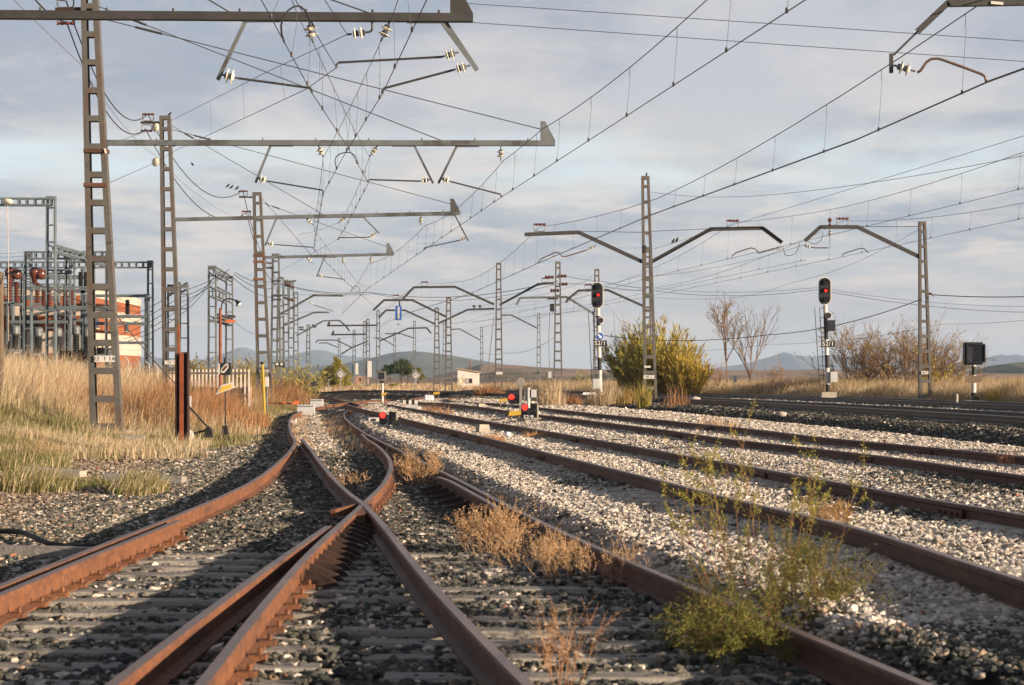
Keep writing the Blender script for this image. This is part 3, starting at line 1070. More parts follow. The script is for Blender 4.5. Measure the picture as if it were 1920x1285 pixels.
# ---- nearest right mast stands outside the frame; its bent arm reaches in at the top right
YN = 29.6
bn = Vector((10.4, YN, gzf(10.4, YN)))
r = mast('RN', 'nearest right mast, just outside the frame, with its bent arm reaching in at the top', bn, bn + Vector((0, 0, 8.6)), .6, .34, nr=14)
bracket(r, [P(2345, 95, YN), P(2120, 1, YN), P(1776, 7, YN), P(1722, 58, YN)], w=.11, h=.085)
q = MB()
q.bar(P(1726, 54, YN + .02), P(1676, 103, YN + .02), .03, .06, (0, 1, 0))
q.bar(P(1671, 101, YN + .02), P(1671, 137, YN + .02), .05, .05, (0, 1, 0))
q.build('drop_bracket', 'steel_dark', r)
gm = MB()
met = insulator(gm, P(1673, 122, YN), P(1716, 134, YN), 2, .10)
gi = gm.build('insulator', 'glass_insulator', r, smooth=True)
met.build('insulator_fitting', 'steel_grey', gi)
pp = [(1720, 136), (1726, 133), (1737, 117), (1746, 111), (1757, 110), (1766, 112), (1805, 126), (1840, 139), (1847, 144), (1850, 155)]
q = MB()
q.tube([P(a, b, YN - .02) for a, b in pp], .019, 8)
q.tube([P(a, b, YN + .05) for a, b in pp[:6]], .015, 8)
q.build('registration_arm', 'copper', r, smooth=True)
MB().bar(P(1858, 5, YN - .07), P(1881, 7, YN - .07), .012, .04).build('name_tag', 'white_paint', r)
post_insulator_bracket(r, P(1900, 0, YN), .36, 1)

# ---- right and middle masts
YR = 80.0
b = Vector(((1220 - CX) * YR / F, YR, .22))
r = mast('R1', 'tallest mast right of centre with two bent arms and a bird on its top', b, Vector(((1210 - CX) * YR / F, YR, H + (HY - 331) * YR / F)), .52, .30, dep=.24, nr=15, legw=.105)
bracket(r, [P(1204, 491, YR), P(1085, 436, YR), P(984, 440, YR)], bob=P(1012, 435, YR), stay=(P(1206, 436, YR), P(1090, 434, YR)), pull=(P(1118, 460, YR), P(1098, 470, YR), [P(1098, 470, YR), P(1062, 481, YR), P(1054, 481, YR), P(1048, 474, YR), P(1040, 474, YR), P(1014, 486, YR), P(1009, 493, YR)]))
bracket(r, [P(1222, 491, YR), P(1332, 430, YR), P(1430, 428, YR), P(1466, 455, YR)], bob=P(1374, 428, YR), stay=(P(1220, 434, YR), P(1335, 429, YR)), pull=(P(1466, 463, YR), P(1452, 467, YR), [P(1452, 467, YR), P(1422, 475, YR), P(1416, 467, YR), P(1408, 465, YR), P(1380, 474, YR), P(1373, 480, YR), P(1373, 485, YR)]))
number_plate(r, P(1217, 707, YR - .16), .40, .14, '05 1', .11)
MB().box(P(1214, 688, YR - .16), (.24, .012, .07)).build('number_plate', 'white_paint', r)
q = MB()
q.box(P(1209, 467, YR - .1), (.10, .2, .26))
q.build('isolator_box', 'steel_dark', r)

YB = 132.0
r = simple_mast('R1b', 'smaller mast seen through the tall one right of centre', 1214, 470, YB, nr=14)
bracket(r, [P(1206, 574, YB), P(1139, 544, YB), P(1085, 545, YB), P(1066, 560, YB), P(1061, 567, YB)], bob=P(1103, 543, YB), m='steel_dark')
Y2R = 80.0
b = Vector(((1735 - CX) * Y2R / F, Y2R, .50))
r = mast('R2', 'mast right of the leafless bushes, with a single bent arm reaching left', b, Vector(((1729 - CX) * Y2R / F, Y2R, H + (HY - 416) * Y2R / F)), .50, .26, nr=12, dep=.22, m='steel_old')
bracket(r, [P(1724, 482, Y2R), P(1608, 426, Y2R), P(1538, 426, Y2R), P(1509, 452, Y2R)], bob=P(1580, 424, Y2R), stay=(P(1722, 425, Y2R), P(1612, 425, Y2R)), pull=(P(1507, 460, Y2R), P(1522, 464, Y2R), [P(1522, 464, Y2R), P(1528, 465, Y2R), P(1553, 465, Y2R)]))
hang(r, P(1556, 430, Y2R), P(1556, 446, Y2R))
MB().tube([P(1556, 446, Y2R), P(1556, 465, Y2R)], .012, 6).build('hanger', 'steel_grey', r)
q = MB()
q.lathe(P(1556, 424, Y2R), (0, 0, 1), [(.10, 0), (.03, .08), (.03, .14), (.07, .17), (.08, .24), (.04, .30)], 10)
q.build('post_insulator', 'brown_porcelain', r)
MB().tube([P(1579, 482, Y2R), P(1581, 476, Y2R), P(1612, 466, Y2R), P(1619, 466, Y2R), P(1629, 474, Y2R)], .018, 8).build('curved_arm', 'steel_dark', r)
number_plate(r, P(1734, 699, Y2R - .15), .26, .12, '06 2', .085)
q = MB()
q.tube([P(1738, 551, Y2R), P(1748, 552, Y2R), P(1750, 556, Y2R)], .025, 6)
q.lathe(P(1741, 551, Y2R), (1, 0, 0), [(.03, 0), (.06, .03), (.03, .06), (.06, .09), (.03, .12)], 8)
q.build('side_insulator', 'brown_porcelain', r)

YC = 141.0
r = simple_mast('C1', 'tall mast with bent arms on both sides, right of the white hut', 935, 493, YC, nr=13, wb=.56)
bracket(r, [P(926, 571, YC), P(853, 538, YC), P(776, 539, YC), P(755, 561, YC)], bob=P(796, 537, YC), m='steel_dark', h=.145)
bracket(r, [P(937, 572, YC), P(1009, 533, YC), P(1038, 531, YC)], m='steel_dark', h=.145, bob=P(1022, 530, YC))
number_plate(r, P(936, 700, YC - .16), .44, .16, '', 0)
YD = 140.0
r = simple_mast('C2', 'mast with a small transformer and cabinet, left of the red main signal', 1046, 491, YD, nr=14, wb=.62, wt=.34, m='steel_old')
q = MB()
q.box(P(1035, 577, YD - .1), (.28, .3, .5))
q.bar(P(1026, 560, YD), P(1046, 560, YD), .14, .12)
q.build('small_transformer', 'black_paint', r)
q = MB()
q.box(P(1031, 703, YD - .2), (.22, .2, .42))
q.build('cabinet', 'grey_cabinet', r)
q = MB()
for px, py in ((1030, 520), (1056, 533), (1054, 518), (1040, 545)):
    q.lathe(P(px, py, YD), (1, 0, 0), [(.06, -.3), (.13, -.2), (.06, -.1), (.13, 0), (.06, .1), (.13, .2), (.05, .3)], 8)
q.build('strain_insulator', 'brown_porcelain', r)
MB().tube([P(1031, 585, YD), P(1029, 640, YD), P(1030, 690, YD)], .02, 6).build('down_lead', 'steel_dark', r)
YE = 148.0
r = simple_mast('R3', 'slim mast standing behind the red main signal', 1119, 505, YE, nr=12)
bracket(r, [P(1114, 589, YE), P(1062, 557, YE), P(975, 559, YE), P(968, 572, YE)], m='steel_grey', h=.145)
for (key, px, pt, Y, pts, lab) in (
        ('D1', 819, 577, 175, [(816, 608), (759, 582), (724, 582), (710, 596)], 'mast with one arm toward the blue panel and another rising right'),
        ('D2', 841, 558, 152, [(836, 594), (773, 563), (720, 563), (700, 582)], 'mast whose long bent arm carries the hanging blue panel'),
        ('D3', 1010, 587, 253, [(1008, 616), (959, 591), (939, 591)], 'small distant mast between two tall ones, left of the red main signal'),
        ('D4', 903, 613, 300, [(900, 638), (862, 617), (846, 618)], 'small distant mast above the white hut'),
        ('D5', 690, 598, 235, [(690, 640), (660, 652), (640, 664)], 'thick double mast with a white counterweight, left of the black square signal'),
        ('D6', 709, 582, 225, [(711, 640), (766, 616), (800, 615), (808, 625)], 'mast just right of the thick double one, with a straight level arm'),
        ('D7', 664, 619, 285, [(660, 652), (631, 638), (596, 638), (592, 643)], 'distant cluttered mast left of the thick double one'),
        ('D8', 578, 609, 215, None, 'slim mast with floodlights at its top, right of the left queue'),
        ('D9', 636, 634, 330, [(634, 652), (612, 643), (598, 644)], 'small far mast above the yellow tree'),
        ('D10', 740, 622, 340, [(738, 648), (715, 634), (700, 634)], 'tiny far mast in front of the pines'),
        ('D11', 777, 602, 300, [(775, 634), (752, 626), (722, 626)], 'tiny far mast over the right end of the pines'),
        ('D12', 833, 600, 280, None, 'tiny far mast with no arm in front of the hill')):
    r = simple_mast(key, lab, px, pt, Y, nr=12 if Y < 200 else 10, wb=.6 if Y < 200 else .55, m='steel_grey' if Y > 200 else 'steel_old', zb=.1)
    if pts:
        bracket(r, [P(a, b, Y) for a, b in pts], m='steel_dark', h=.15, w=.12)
r = masts['D1']
bracket(r, [P(823, 606, 175), P(877, 581, 175), P(927, 579, 175)], m='steel_dark', h=.15, w=.12)
q = MB()
for px in (889, 900):
    q.lathe(P(px, 579, 175), (0, 0, 1), [(.05, 0), (.05, .12), (.13, .16), (.13, .26), (.05, .3)], 8)
q.build('post_insulator', 'black_paint', r)
r = masts['D2']
post_insulator_bracket(r, P(742, 561, 152), .42, 1)
r = masts['D6']
bo = boom(r, P(708, 610, 225), P(613, 611, 225), m='steel_dark', h=.16)
r = masts['D5']
boom(r, P(688, 627, 235), P(621, 628, 235), m='steel_dark', h=.16)
MB().box(P(693, 692, 234.4), (.42, .42, 1.75)).build('counterweight', 'white_paint', r)
lattice(P(684, 741, 236), P(684, 602, 236), .5, .34, .2, 11).build('lattice_post', 'steel_grey', r)
r = masts['D7']
MB().box(P(669, 692, 284.4), (.34, .34, 1.5)).build('counterweight', 'white_paint', r)
r = masts['D8']
q = MB()
for (px, py) in ((565, 614), (565, 618), (589, 610), (589, 613)):
    q.box(P(px, py, 215), (.45, .3, .14))
q.bar(P(562, 619, 215), P(578, 619, 215), .08, .08)
q.bar(P(578, 614, 215), P(592, 614, 215), .08, .08)
q.build('floodlight', 'steel_dark', r)

# ------------------------------------------------------------------ overhead lines
def catenary(label, contact, mess, sag=.35, spacing=3.2, rc=.0068, rm=.0072, y0=18, m='wire', rd=.0026, double=False, follow=False):
    """contact wire, messenger wire hung between supports, and droppers"""
    contact = [Vector(p) for p in contact]
    mess = [Vector(p) for p in mess]
    contact.insert(0, contact[0] + (contact[0] - contact[1]).normalized() * 30)
    e_ = (contact[0] - contact[1]).normalized()
    mess.insert(0, mess[0] + Vector((e_.x, e_.y, 0)).normalized() * 30)
    if isinstance(sag, (list, tuple)):
        sag = [.3] + list(sag)
    root = thing('overhead_line', label, 'overhead line', contact[len(contact) // 2], 'catenary lines over the tracks')
    MB().tube(contact, rc, 6).build('contact_wire', m, root)
    if double:
        MB().tube([p + Vector((.06, 0, .035)) for p in contact], rc * .8, 6).build('contact_wire', m, root)
    pts = []
    for i, (a, b) in enumerate(zip(mess, mess[1:])):
        s = sag if not isinstance(sag, (list, tuple)) else sag[i]
        n = 12
        for k in range(n + (i == len(mess) - 2)):
            t = k / n
            pts.append(a.lerp(b, t) - Vector((0, 0, 4 * s * t * (1 - t))))
    def at(poly, y):
        for a, b in zip(poly, poly[1:]):
            if min(a.y, b.y) <= y <= max(a.y, b.y) and abs(a.y - b.y) > 1e-6:
                return a.lerp(b, (y - a.y) / (b.y - a.y))
    if follow:
        for p in pts:
            c = at(contact, p.y)
            if c:
                p.x = c.x + .04
    MB().tube(pts, rm, 6).build('messenger_wire', m, root)
    ylo = max(min(p.y for p in contact), min(p.y for p in pts)) + .6
    yhi = min(max(p.y for p in contact), max(p.y for p in pts), 150)
    y = ylo
    while y < yhi:
        a, b = at(pts, y), at(contact, y + .02)
        if a and b and a.z - b.z > .12 and abs(a.x - b.x) < .22:
            q = MB()
            top = a.lerp(b, .18)
            q.tube([a, top + Vector((.02, 0, 0)), b], rd, 4)
            q.tube([a + Vector((.012, 0, 0)), top], rd, 4)
            q.lathe(b, (0, 0, 1), [(.018, -.015), (.018, .03), (.01, .05)], 6)
            q.build('dropper', m, root)
        y += spacing * random.uniform(.9, 1.1)
    return root


catenary('contact line over the left turnout leg, crossing the next one', [P(430, -120, 18.6), P(490, 0, 23.1), P(585, 175, Y0), P(652, 276, 38.3), P(691, 343, Y1), P(652, 419, 62), P(634, 450, Y2)], [P(470, -150, 19), P(547, 0, 26.2), P(587, 80, Y0), P(655, 225, 41.0), P(693, 294, Y1), P(634, 418, Y2), P(560, 440, 80)], sag=[.05, .05, .02, .02, .2, .05], spacing=2.9, m='wire', rm=.0052)
catenary('contact line over the right turnout leg that bends left beyond the second arm', [P(866, -150, 18), P(800, 0, 23.1), P(717, 176, Y0), P(650, 283, 39.6), P(606, 363, Y1), P(588, 468, Y2), P(646, 527, Y3), P(700, 573, 123)], [P(800, -140, 20), P(746, 0, 27), P(714, 78, Y0), P(652, 210, 40.2), P(606, 295, Y1), P(587, 422, Y2), P(645, 495, Y3), P(690, 540, 123)], sag=[.05, .05, .02, .02, .25, .2, .2], spacing=2.9, m='wire', rm=.0052)
wr = thing('strain_wire', 'anchor wire pair running from the nearest arm over to the second left mast', 'wire', P(575, 165, 40))
MB().tube([P(470, -120, 19), P(554, 0, 24), P(631, 127, Y0), P(575, 167, 37), P(330, 282, 67), P(294, 304, Y2), P(205, 343, 50)], .0065, 6).build('lower_wire', 'wire', wr)
MB().tube([P(560, -90, 24), P(609, 0, 27.6), P(651, 65, Y0), P(505, 133, 42), P(330, 222, 67), P(294, 239, Y2), P(229, 263, 55)], .006, 6).build('upper_wire', 'wire', wr)
def on_line(poly, y):
    for a, b in zip(poly, poly[1:]):
        if min(a.y, b.y) <= y <= max(a.y, b.y):
            return a.lerp(b, (y - a.y) / (b.y - a.y))


LW_ = [P(631, 127, Y0), P(575, 167, 37), P(330, 282, 67)]
UW_ = [P(651, 65, Y0), P(505, 133, 42), P(330, 222, 67)]
for yy in (34, 40, 47, 55):
    q = MB()
    q.tube([on_line(UW_, yy), on_line(LW_, yy)], .0032, 4)
    q.build('dropper', 'wire', wr)

catenary('contact line over the first siding, falling from the top edge to the three portal arms', [P(1700, -118, 18), P(1510, 0, 23.1), P(940, 370, Y1), P(795, 469, Y2), P(690, 541, Y3), P(640, 590, 130)], [P(1560, -190, 20), P(1321, 0, 27.9), P(1035, 243, 42), P(939, 302, Y1), P(789, 423, Y2), P(696, 494, Y3), P(640, 555, 130)], sag=[.05, .12, .02, .25, .25, .3], spacing=3.1, follow=True)
yk = np.linspace(18, 29.6, 3)
catenary('contact line over the second siding, passing the near copper-coloured arm at the top right', [P(2300, -8, 21), P(1850, 155, YN), P(1600, 265, 37), P(1220, 404, 60), P(1009, 494, YR), P(880, 552, 112), P(757, 590, YC), P(700, 620, 190)], [P(2200, -140, 22), P(1900, -4, YN), P(1012, 426, YR), P(796, 530, 132), P(700, 590, 190)], sag=[.1, .55, .7, .5], spacing=4.2, rc=.009, rm=.0085, double=True, follow=True)
catenary('contact line over the near main track, rising to the right edge in the middle', [P(2200, 262, 40), P(1920, 353, 50), P(1560, 440, 68), P(1373, 484, YR), P(1224, 519, 96), P(1061, 567, YB), P(880, 608, 160)], [P(2200, 150, 40), P(1374, 418, YR), P(1103, 535, 118), P(880, 585, 160)], sag=[.45, .6, .2], spacing=4.5, follow=True)
catenary('contact line over the far main track, the lowest pair at the right edge', [P(2160, 352, 48), P(1920, 409, 59), P(1579, 482, Y2R), P(1228, 554, 112), P(1040, 590, 145), P(900, 615, 185)], [P(2160, 305, 48), P(1580, 414, Y2R), P(1140, 545, 127), P(900, 590, 185)], sag=[.4, .8, .3], spacing=4.6, follow=True)

catenary('far contact line passing left of the red main signal toward the yard throat', [P(1180, 556, 118), P(968, 600, 150), P(820, 632, 205), P(730, 652, 290)], [P(1180, 520, 118), P(975, 566, 150), P(820, 606, 205), P(730, 634, 290)], sag=[.4, .5, .4], spacing=6, follow=True)
catenary('far contact line under the blue hanging panel toward the yard throat', [P(940, 598, 128), P(742, 617, 190), P(640, 650, 300)], [P(930, 560, 128), P(742, 590, 190), P(640, 634, 300)], sag=[.6, .5], spacing=6, follow=True)
catenary('far contact line between the far mast arms left of the pines', [P(700, 612, 175), P(655, 628, 212), P(600, 655, 330)], [P(700, 580, 175), P(640, 603, 212), P(600, 640, 330)], sag=[.3, .5], spacing=7, follow=True)


def wire(label, pts, r=.008, sag=0.0, m='wire', name='wire', group=None):
    pts = [Vector(p) for p in pts]
    out = []
    for i, (a, b) in enumerate(zip(pts, pts[1:])):
        s = sag[i] if isinstance(sag, (list, tuple)) else sag
        n = 14 if s else 1
        for k in range(n + (i == len(pts) - 2)):
            t = k / n
            out.append(a.lerp(b, t) - Vector((0, 0, 4 * s * t * (1 - t))))
    o = MB().tube(out, r, 6).build(name, m)
    return tag(o, label, 'wire' if name == 'wire' else name.replace('_', ' '), group)


wire('upper span wire from the nearest arm to the right edge of the sky', [P(866, 6, Y0), P(1480, 47, 30.2), P(2360, 108, YN)], .005)
wire('lower span wire from the nearest arm to the right edge of the sky', [P(880, 42, Y0), P(1480, 85, 30.2), P(2360, 146, YN)], .005)
wire('thin guard wire running down past the left masts', [P(-60, -90, 36), P(25, 0, 40), P(151, 121, Y1), P(292, 292, Y2 - 2), P(380, 372, 85), P(432, 404, Y3)], .006, [0, 0, .25, .1, .05], 'wire_light')
wire('upper black feeder cable sweeping between the left masts', [P(40, -40, 40), P(124, 2, Y1), P(277, 214, Y2), P(455, 357, Y3), P(505, 495, 118), P(545, 533, 166)], .016, [.1, 1.1, 1.25, .6, .8], 'cable', 'feeder_cable')
wire('lower black feeder cable sweeping between the left masts', [P(60, -8, 40), P(125, 42, Y1), P(273, 242, Y2), P(462, 399, Y3), P(512, 527, 118), P(545, 562, 166)], .016, [.1, 1.0, 1.3, .6, .8], 'cable', 'feeder_cable')
lp = [(533, 80), (528, 64), (527, 48), (531, 33), (540, 20), (552, 12), (563, 12), (571, 19), (577, 30), (590, 52)]
wire('black jumper loop above the nearest arm', [P(a, b, 27.2 + i * .25) for i, (a, b) in enumerate(lp)], .013, 0, 'cable', 'jumper_cable')
lp = [(631, 317), (628, 303), (630, 295), (637, 289), (647, 286), (657, 286), (664, 291), (669, 299), (672, 308)]
wire('black jumper loop just below the second arm', [P(a, b, 45.2) for i, (a, b) in enumerate(lp)], .012, 0, 'cable', 'jumper_cable')
lp = [(667 + 8 * math.cos(a), 545 - 8 * math.sin(a)) for a in np.linspace(-.4, 3.6, 9)]
wire('small jumper loop low above the far yard', [P(a, b, 100) for i, (a, b) in enumerate(lp)], .012, 0, 'cable', 'jumper_cable')
wire('slack jumper hanging under the meeting arms of two right masts', [P(1468, 462, 79), P(1472, 478, 79), P(1483, 479, 79), P(1494, 472, 79), P(1500, 456, 79)], .011, .02, 'cable', 'jumper_cable')
wire('second slack jumper hanging at the tip of the right mast arm', [P(1515, 452, 79), P(1524, 457, 79), P(1533, 456, 79), P(1541, 448, 79), P(1543, 436, 79)], .011, .02, 'cable', 'jumper_cable')
wire('thin wire from the tallest right mast rising to the right edge', [P(1220, 360, YR), P(1440, 366, 66), P(1930, 290, 48)], .007, [.12, .1])
wire('slanting wire with two birds, above the right bent arm', [P(1226, 467, YR), P(1560, 365, 62), P(1930, 252, 46)], .006)
wire('thick black cable sagging from the right lattice mast to the bushes', [P(1723, 563, Y2R), P(1440, 628, 92), P(1130, 629, 100)], .016, [.25, .25], 'cable', 'feeder_cable')
wire('thick black cable from the right lattice mast to the right edge', [P(1750, 553, Y2R), P(1940, 556, 74)], .018, .05, 'cable', 'feeder_cable')
wire('thin wire dropping right from behind the round-lamp signal to the right edge', [P(1230, 546, 100), P(1535, 543, 92), P(1930, 586, 84)], .009, [.25, .2])
wire('thinner wire just above it, from the round-lamp signal to the right edge', [P(1230, 541, 100), P(1535, 539, 92), P(1930, 575, 84)], .007, [.2, .2])
wire('low thin wire crossing the leafless bushes to the right edge', [P(1180, 655, 110), P(1440, 646, 100), P(1766, 608, 86), P(1940, 599, 80)], .007, [.2, .2, .05])
wire('long slanting guy wire crossing behind the round-lamp signal', [P(1225, 558, 120), P(1380, 558, 110), P(1480, 531, 100), P(1726, 428, 81)], .006, [.1, .1, .3])
wire('thick double cable sagging across the middle of the yard', [P(550, 538, 166), P(690, 548, 160), P(1046, 527, 141)], .022, [.25, .7], 'cable', 'feeder_cable')
wire('second cable of the pair sagging across the middle of the yard', [P(555, 541, 166), P(700, 551, 160), P(1046, 532, 141), P(1110, 533, 136), P(1212, 545, YB)], .015, [.25, .8, 0, .1], 'cable', 'feeder_cable')
wire('feeder pair wire from the transformer mast to the tall right mast', [P(1056, 517, 140), P(1130, 528, 120), P(1212, 541, 96)], .013, .05, 'cable', 'feeder_cable')
wire('low sagging wire from the transformer mast to the small distant mast', [P(1040, 632, 140), P(945, 662, 141), P(906, 660, 200), P(870, 676, 220)], .012, [.35, .2, .1])
wire('faint slanting wire in the left half from mast three to the second siding line', [P(522, 510, 119), P(650, 440, 72)], .006)
wire('orange-tinted guy wire slanting down behind the white hut', [P(926, 595, 141), P(910, 738, 128)], .022, 0, 'wire_light', 'guy_wire')

# ------------------------------------------------------------------ signals and signs
def disc(c, r, depth, m, parent, name, n=24, nrm=(0, -1, 0), rim=None):
    q = MB()
    q.lathe(c, nrm, [(r * .98, 0), (r, depth * .2), (r, depth * .8), (r * .96, depth)], n)
    return q.build(name, m, parent)


def stadium(w, h, n=10):
    r = w / 2
    p = []
    for k in range(n + 1):
        a = math.pi * k / n
        p.append((r * math.cos(a), h / 2 - r + r * math.sin(a)))
    for k in range(n + 1):
        a = math.pi + math.pi * k / n
        p.append((r * math.cos(a), -h / 2 + r + r * math.sin(a)))
    return p


def hood(c, r, L, m, parent):
    """lamp hood: open half tube over a lens, facing the camera"""
    q = MB()
    c = Vector(c)
    n = 10
    vs, fs = [], []
    for k in range(n + 1):
        a = math.radians(-25) + math.radians(230) * k / n
        for rr in (r, r * .9):
            x, z = rr * math.cos(a), rr * math.sin(a)
            vs += [c + Vector((x, 0, z)), c + Vector((x, -L, z))]
    for k in range(n):
        i, j = k * 4, (k + 1) * 4
        fs += [(i, j, j + 1, i + 1), (i + 2, i + 3, j + 3, j + 2), (i + 1, j + 1, j + 3, i + 3)]
    q.add(vs, fs)
    return q.build('lamp_hood', m, parent)


def banded_post(root, a, b, r, bands):
    """post with painted bands: list of (from, to, material)"""
    a, b = Vector(a), Vector(b)
    for f0, f1, m in bands:
        q = MB()
        q.tube([a.lerp(b, f0), a.lerp(b, f1)], r, 12)
        q.build('post', m, root, smooth=False)


def main_signal(label, px, Y, zb, py_head, py_lamp, py_plate, lean, arrow=None, box=None, cab=None, bands=()):
    k = Y / F
    x = (px - CX) * k
    root = thing('main_signal', label, 'railway signal', (x, Y, zb), 'tall main signals with a red lamp')
    foot = Vector((x, Y, zb))
    head = P(px - lean, py_head, Y)
    banded_post(root, foot, Vector((head.x + .02, Y, head.z - .3)), .085, bands)
    MB().box((x, Y, zb + .05), (.6, .6, .24)).build('footing', 'concrete', root)
    q = MB()
    q.prism(stadium(.52, 1.13), head + Vector((0, -.10, 0)), (1, 0, 0), (0, 0, 1), .03)
    rim = q.build('head_rim', 'white_paint', root)
    q = MB()
    q.prism(stadium(.445, 1.06), head + Vector((0, -.125, 0)), (1, 0, 0), (0, 0, 1), .03)
    bb = q.build('backboard', 'black_paint', root)
    MB().box(head + Vector((0, .06, 0)), (.34, .22, .9)).build('lamp_case', 'black_paint', root)
    for dz, lit in ((.34, 0), (.01, 1), (-.36, 0)):
        c = head + Vector((.03, -.157, dz))
        disc(c, .062 if lit else .085, .02, 'red_lamp_dim' if lit else 'dark_lens', bb, 'lens')
        hood(c + Vector((0, -.01, 0)), .115, .16, 'black_paint', bb)
    lx = px - lean * .5
    c = P(lx + 3, py_lamp, Y)
    lo = disc(c + Vector((0, -.08, 0)), .145, .04, 'white_paint', root, 'round_lamp')
    disc(c + Vector((0, -.125, 0)), .115, .02, 'dark_lens', lo, 'lens')
    MB().bar(c + Vector((0, -.05, 0)), c + Vector((0, .06, 0)), .12, .12).build('lamp_case', 'black_paint', root)
    pc = P(px - lean * .3 + 1, py_plate, Y)
    q = MB()
    q.box(pc + Vector((0, -.11, 0)), (.56, .015, .25))
    pl = q.build('number_plate', 'black_paint', root)
    text('number', 'S2/1', pc + Vector((0, -.122, -.003)), .25, 'text_white', pl)
    if arrow:
        c = P(px - lean * .4 + 1, arrow, Y)
        d = disc(c + Vector((0, -.10, 0)), .175, .015, 'white_paint', root, 'arrow_disc')
        disc(c + Vector((0, -.112, 0)), .155, .012, 'blue_paint', d, 'blue_field')
        q = MB()
        u, v = Vector((.707, 0, -.707)), Vector((.707, 0, .707))
        q.prism([(-.12, -.028), (.01, -.028), (.01, -.075), (.12, 0), (.01, .075), (.01, .028), (-.12, .028)][::1], c + Vector((0, -.128, 0)), u, v, .006)
        q.build('arrow', 'text_white', d)
    if box:
        c = P(px + 1, box, Y)
        q = MB()
        q.box(c + Vector((.05, -.12, 0)), (.36, .2, .44))
        b = q.build('indicator_box', 'black_paint', root)
        MB().box(c + Vector((.07, -.224, 0)), (.28, .012, .36)).build('screen', 'dark_lens', b)
    if cab:
        c = P(*cab, Y)
        q = MB()
        q.box(c + Vector((0, -.12, 0)), (.30, .2, .42))
        cb = q.build('cabinet', 'grey_cabinet', root)
        MB().box(c + Vector((0, -.225, 0)), (.26, .01, .38)).build('cabinet_door', 'grey_cabinet', cb)
    lad = MB()
    for s in (-.36, -.16):
        lad.tube([Vector((x + s * .9, Y + .12, zb + .3)), Vector((head.x + s - .02, Y + .12, head.z - .68))], .014, 5)
    top = head.z - .68
    for i in range(9):
        z = zb + .45 + (top - zb - .45) * i / 8
        lad.tube([Vector((x - .34, Y + .12, z)), Vector((x - .02, Y + .12, z))], .012, 5)
    lad.build('ladder', 'steel_dark', root)
    return root


SX, SY = (1126 - CX) * 90 / F, 90.0
main_signal('red main signal with blue arrow disc, black and white post, left of the yellow bush', 1126, SY, gzf(SX, SY) + .02, 554, 601, 644, 6, arrow=631, cab=(1117, 720),
            bands=[(0, .18, 'white_paint'), (.18, .3, 'white_paint'), (.3, .43, 'black_paint'), (.43, .76, 'white_paint'), (.76, .86, 'black_paint'), (.86, 1, 'white_paint')])
SX, SY = (1553 - CX) * 86 / F, 86.0
main_signal('red main signal without arrow disc, standing before the leafless bushes', 1553, SY, .64, 546, 592, 645, 7, box=611, cab=(1562, 707),
            bands=[(0, .12, 'black_paint'), (.12, .29, 'white_paint'), (.29, .42, 'black_paint'), (.42, .58, 'white_paint'), (.58, .84, 'black_paint'), (.84, 1, 'white_paint')])

# square dark signal at the right edge
Y = 72.0
c = P(1826, 663, Y)
root = thing('square_signal', 'big dark square screen on a short black and white post, right edge', 'railway signal', (c.x, Y, .6))
banded_post(root, (c.x, Y, .62), (c.x, Y, c.z - .35), .08, [(0, .22, 'black_paint'), (.22, .7, 'white_paint'), (.7, .93, 'black_paint'), (.93, 1.0, 'white_paint')])
MB().prism([(-.16, 0), (.16, 0), (.09, .14), (-.09, .14)], (c.x, Y - .06, .62), (1, 0, 0), (0, 0, 1), .12).build('post_foot', 'black_paint', root)
MB().box((c.x + .05, Y, .58), (.75, .6, .12)).build('footing', 'concrete', root)
q = MB()
q.prism([(-.33, -.34), (-.29, -.38), (.25, -.38), (.29, -.34), (.29, .34), (.25, .38), (-.29, .38), (-.33, .34)], c + Vector((0, -.1, 0)), (1, 0, 0), (0, 0, 1), -.3)
cs = q.build('case', 'black_paint', root)
q = MB()
for a, b in (((-.27, -.33), (-.27, .33)), ((.31, -.29), (.31, .30)), ((-.27, .33), (.31, .30)), ((-.27, -.33), (.31, -.29))):
    q.bar(c + Vector((a[0], -.2, a[1])), c + Vector((b[0], -.2, b[1])), .03, .22, (0, 1, 0))
q.build('screen_hood', 'black_paint', root)
MB().box(c + Vector((.02, -.11, 0)), (.54, .012, .60)).build('screen', 'dark_lens', cs)
MB().box(P(1825, 711, Y - .1), (.54, .015, .23)).build('blank_plate', 'mud', root)
MB().tube([P(1794, 756, 70), P(1794, 739, 70)], .045, 10).build('marker_post', 'concrete')
tag(bpy.data.objects['marker_post'], 'short concrete stake in the grass beside the square screen', 'marker post')


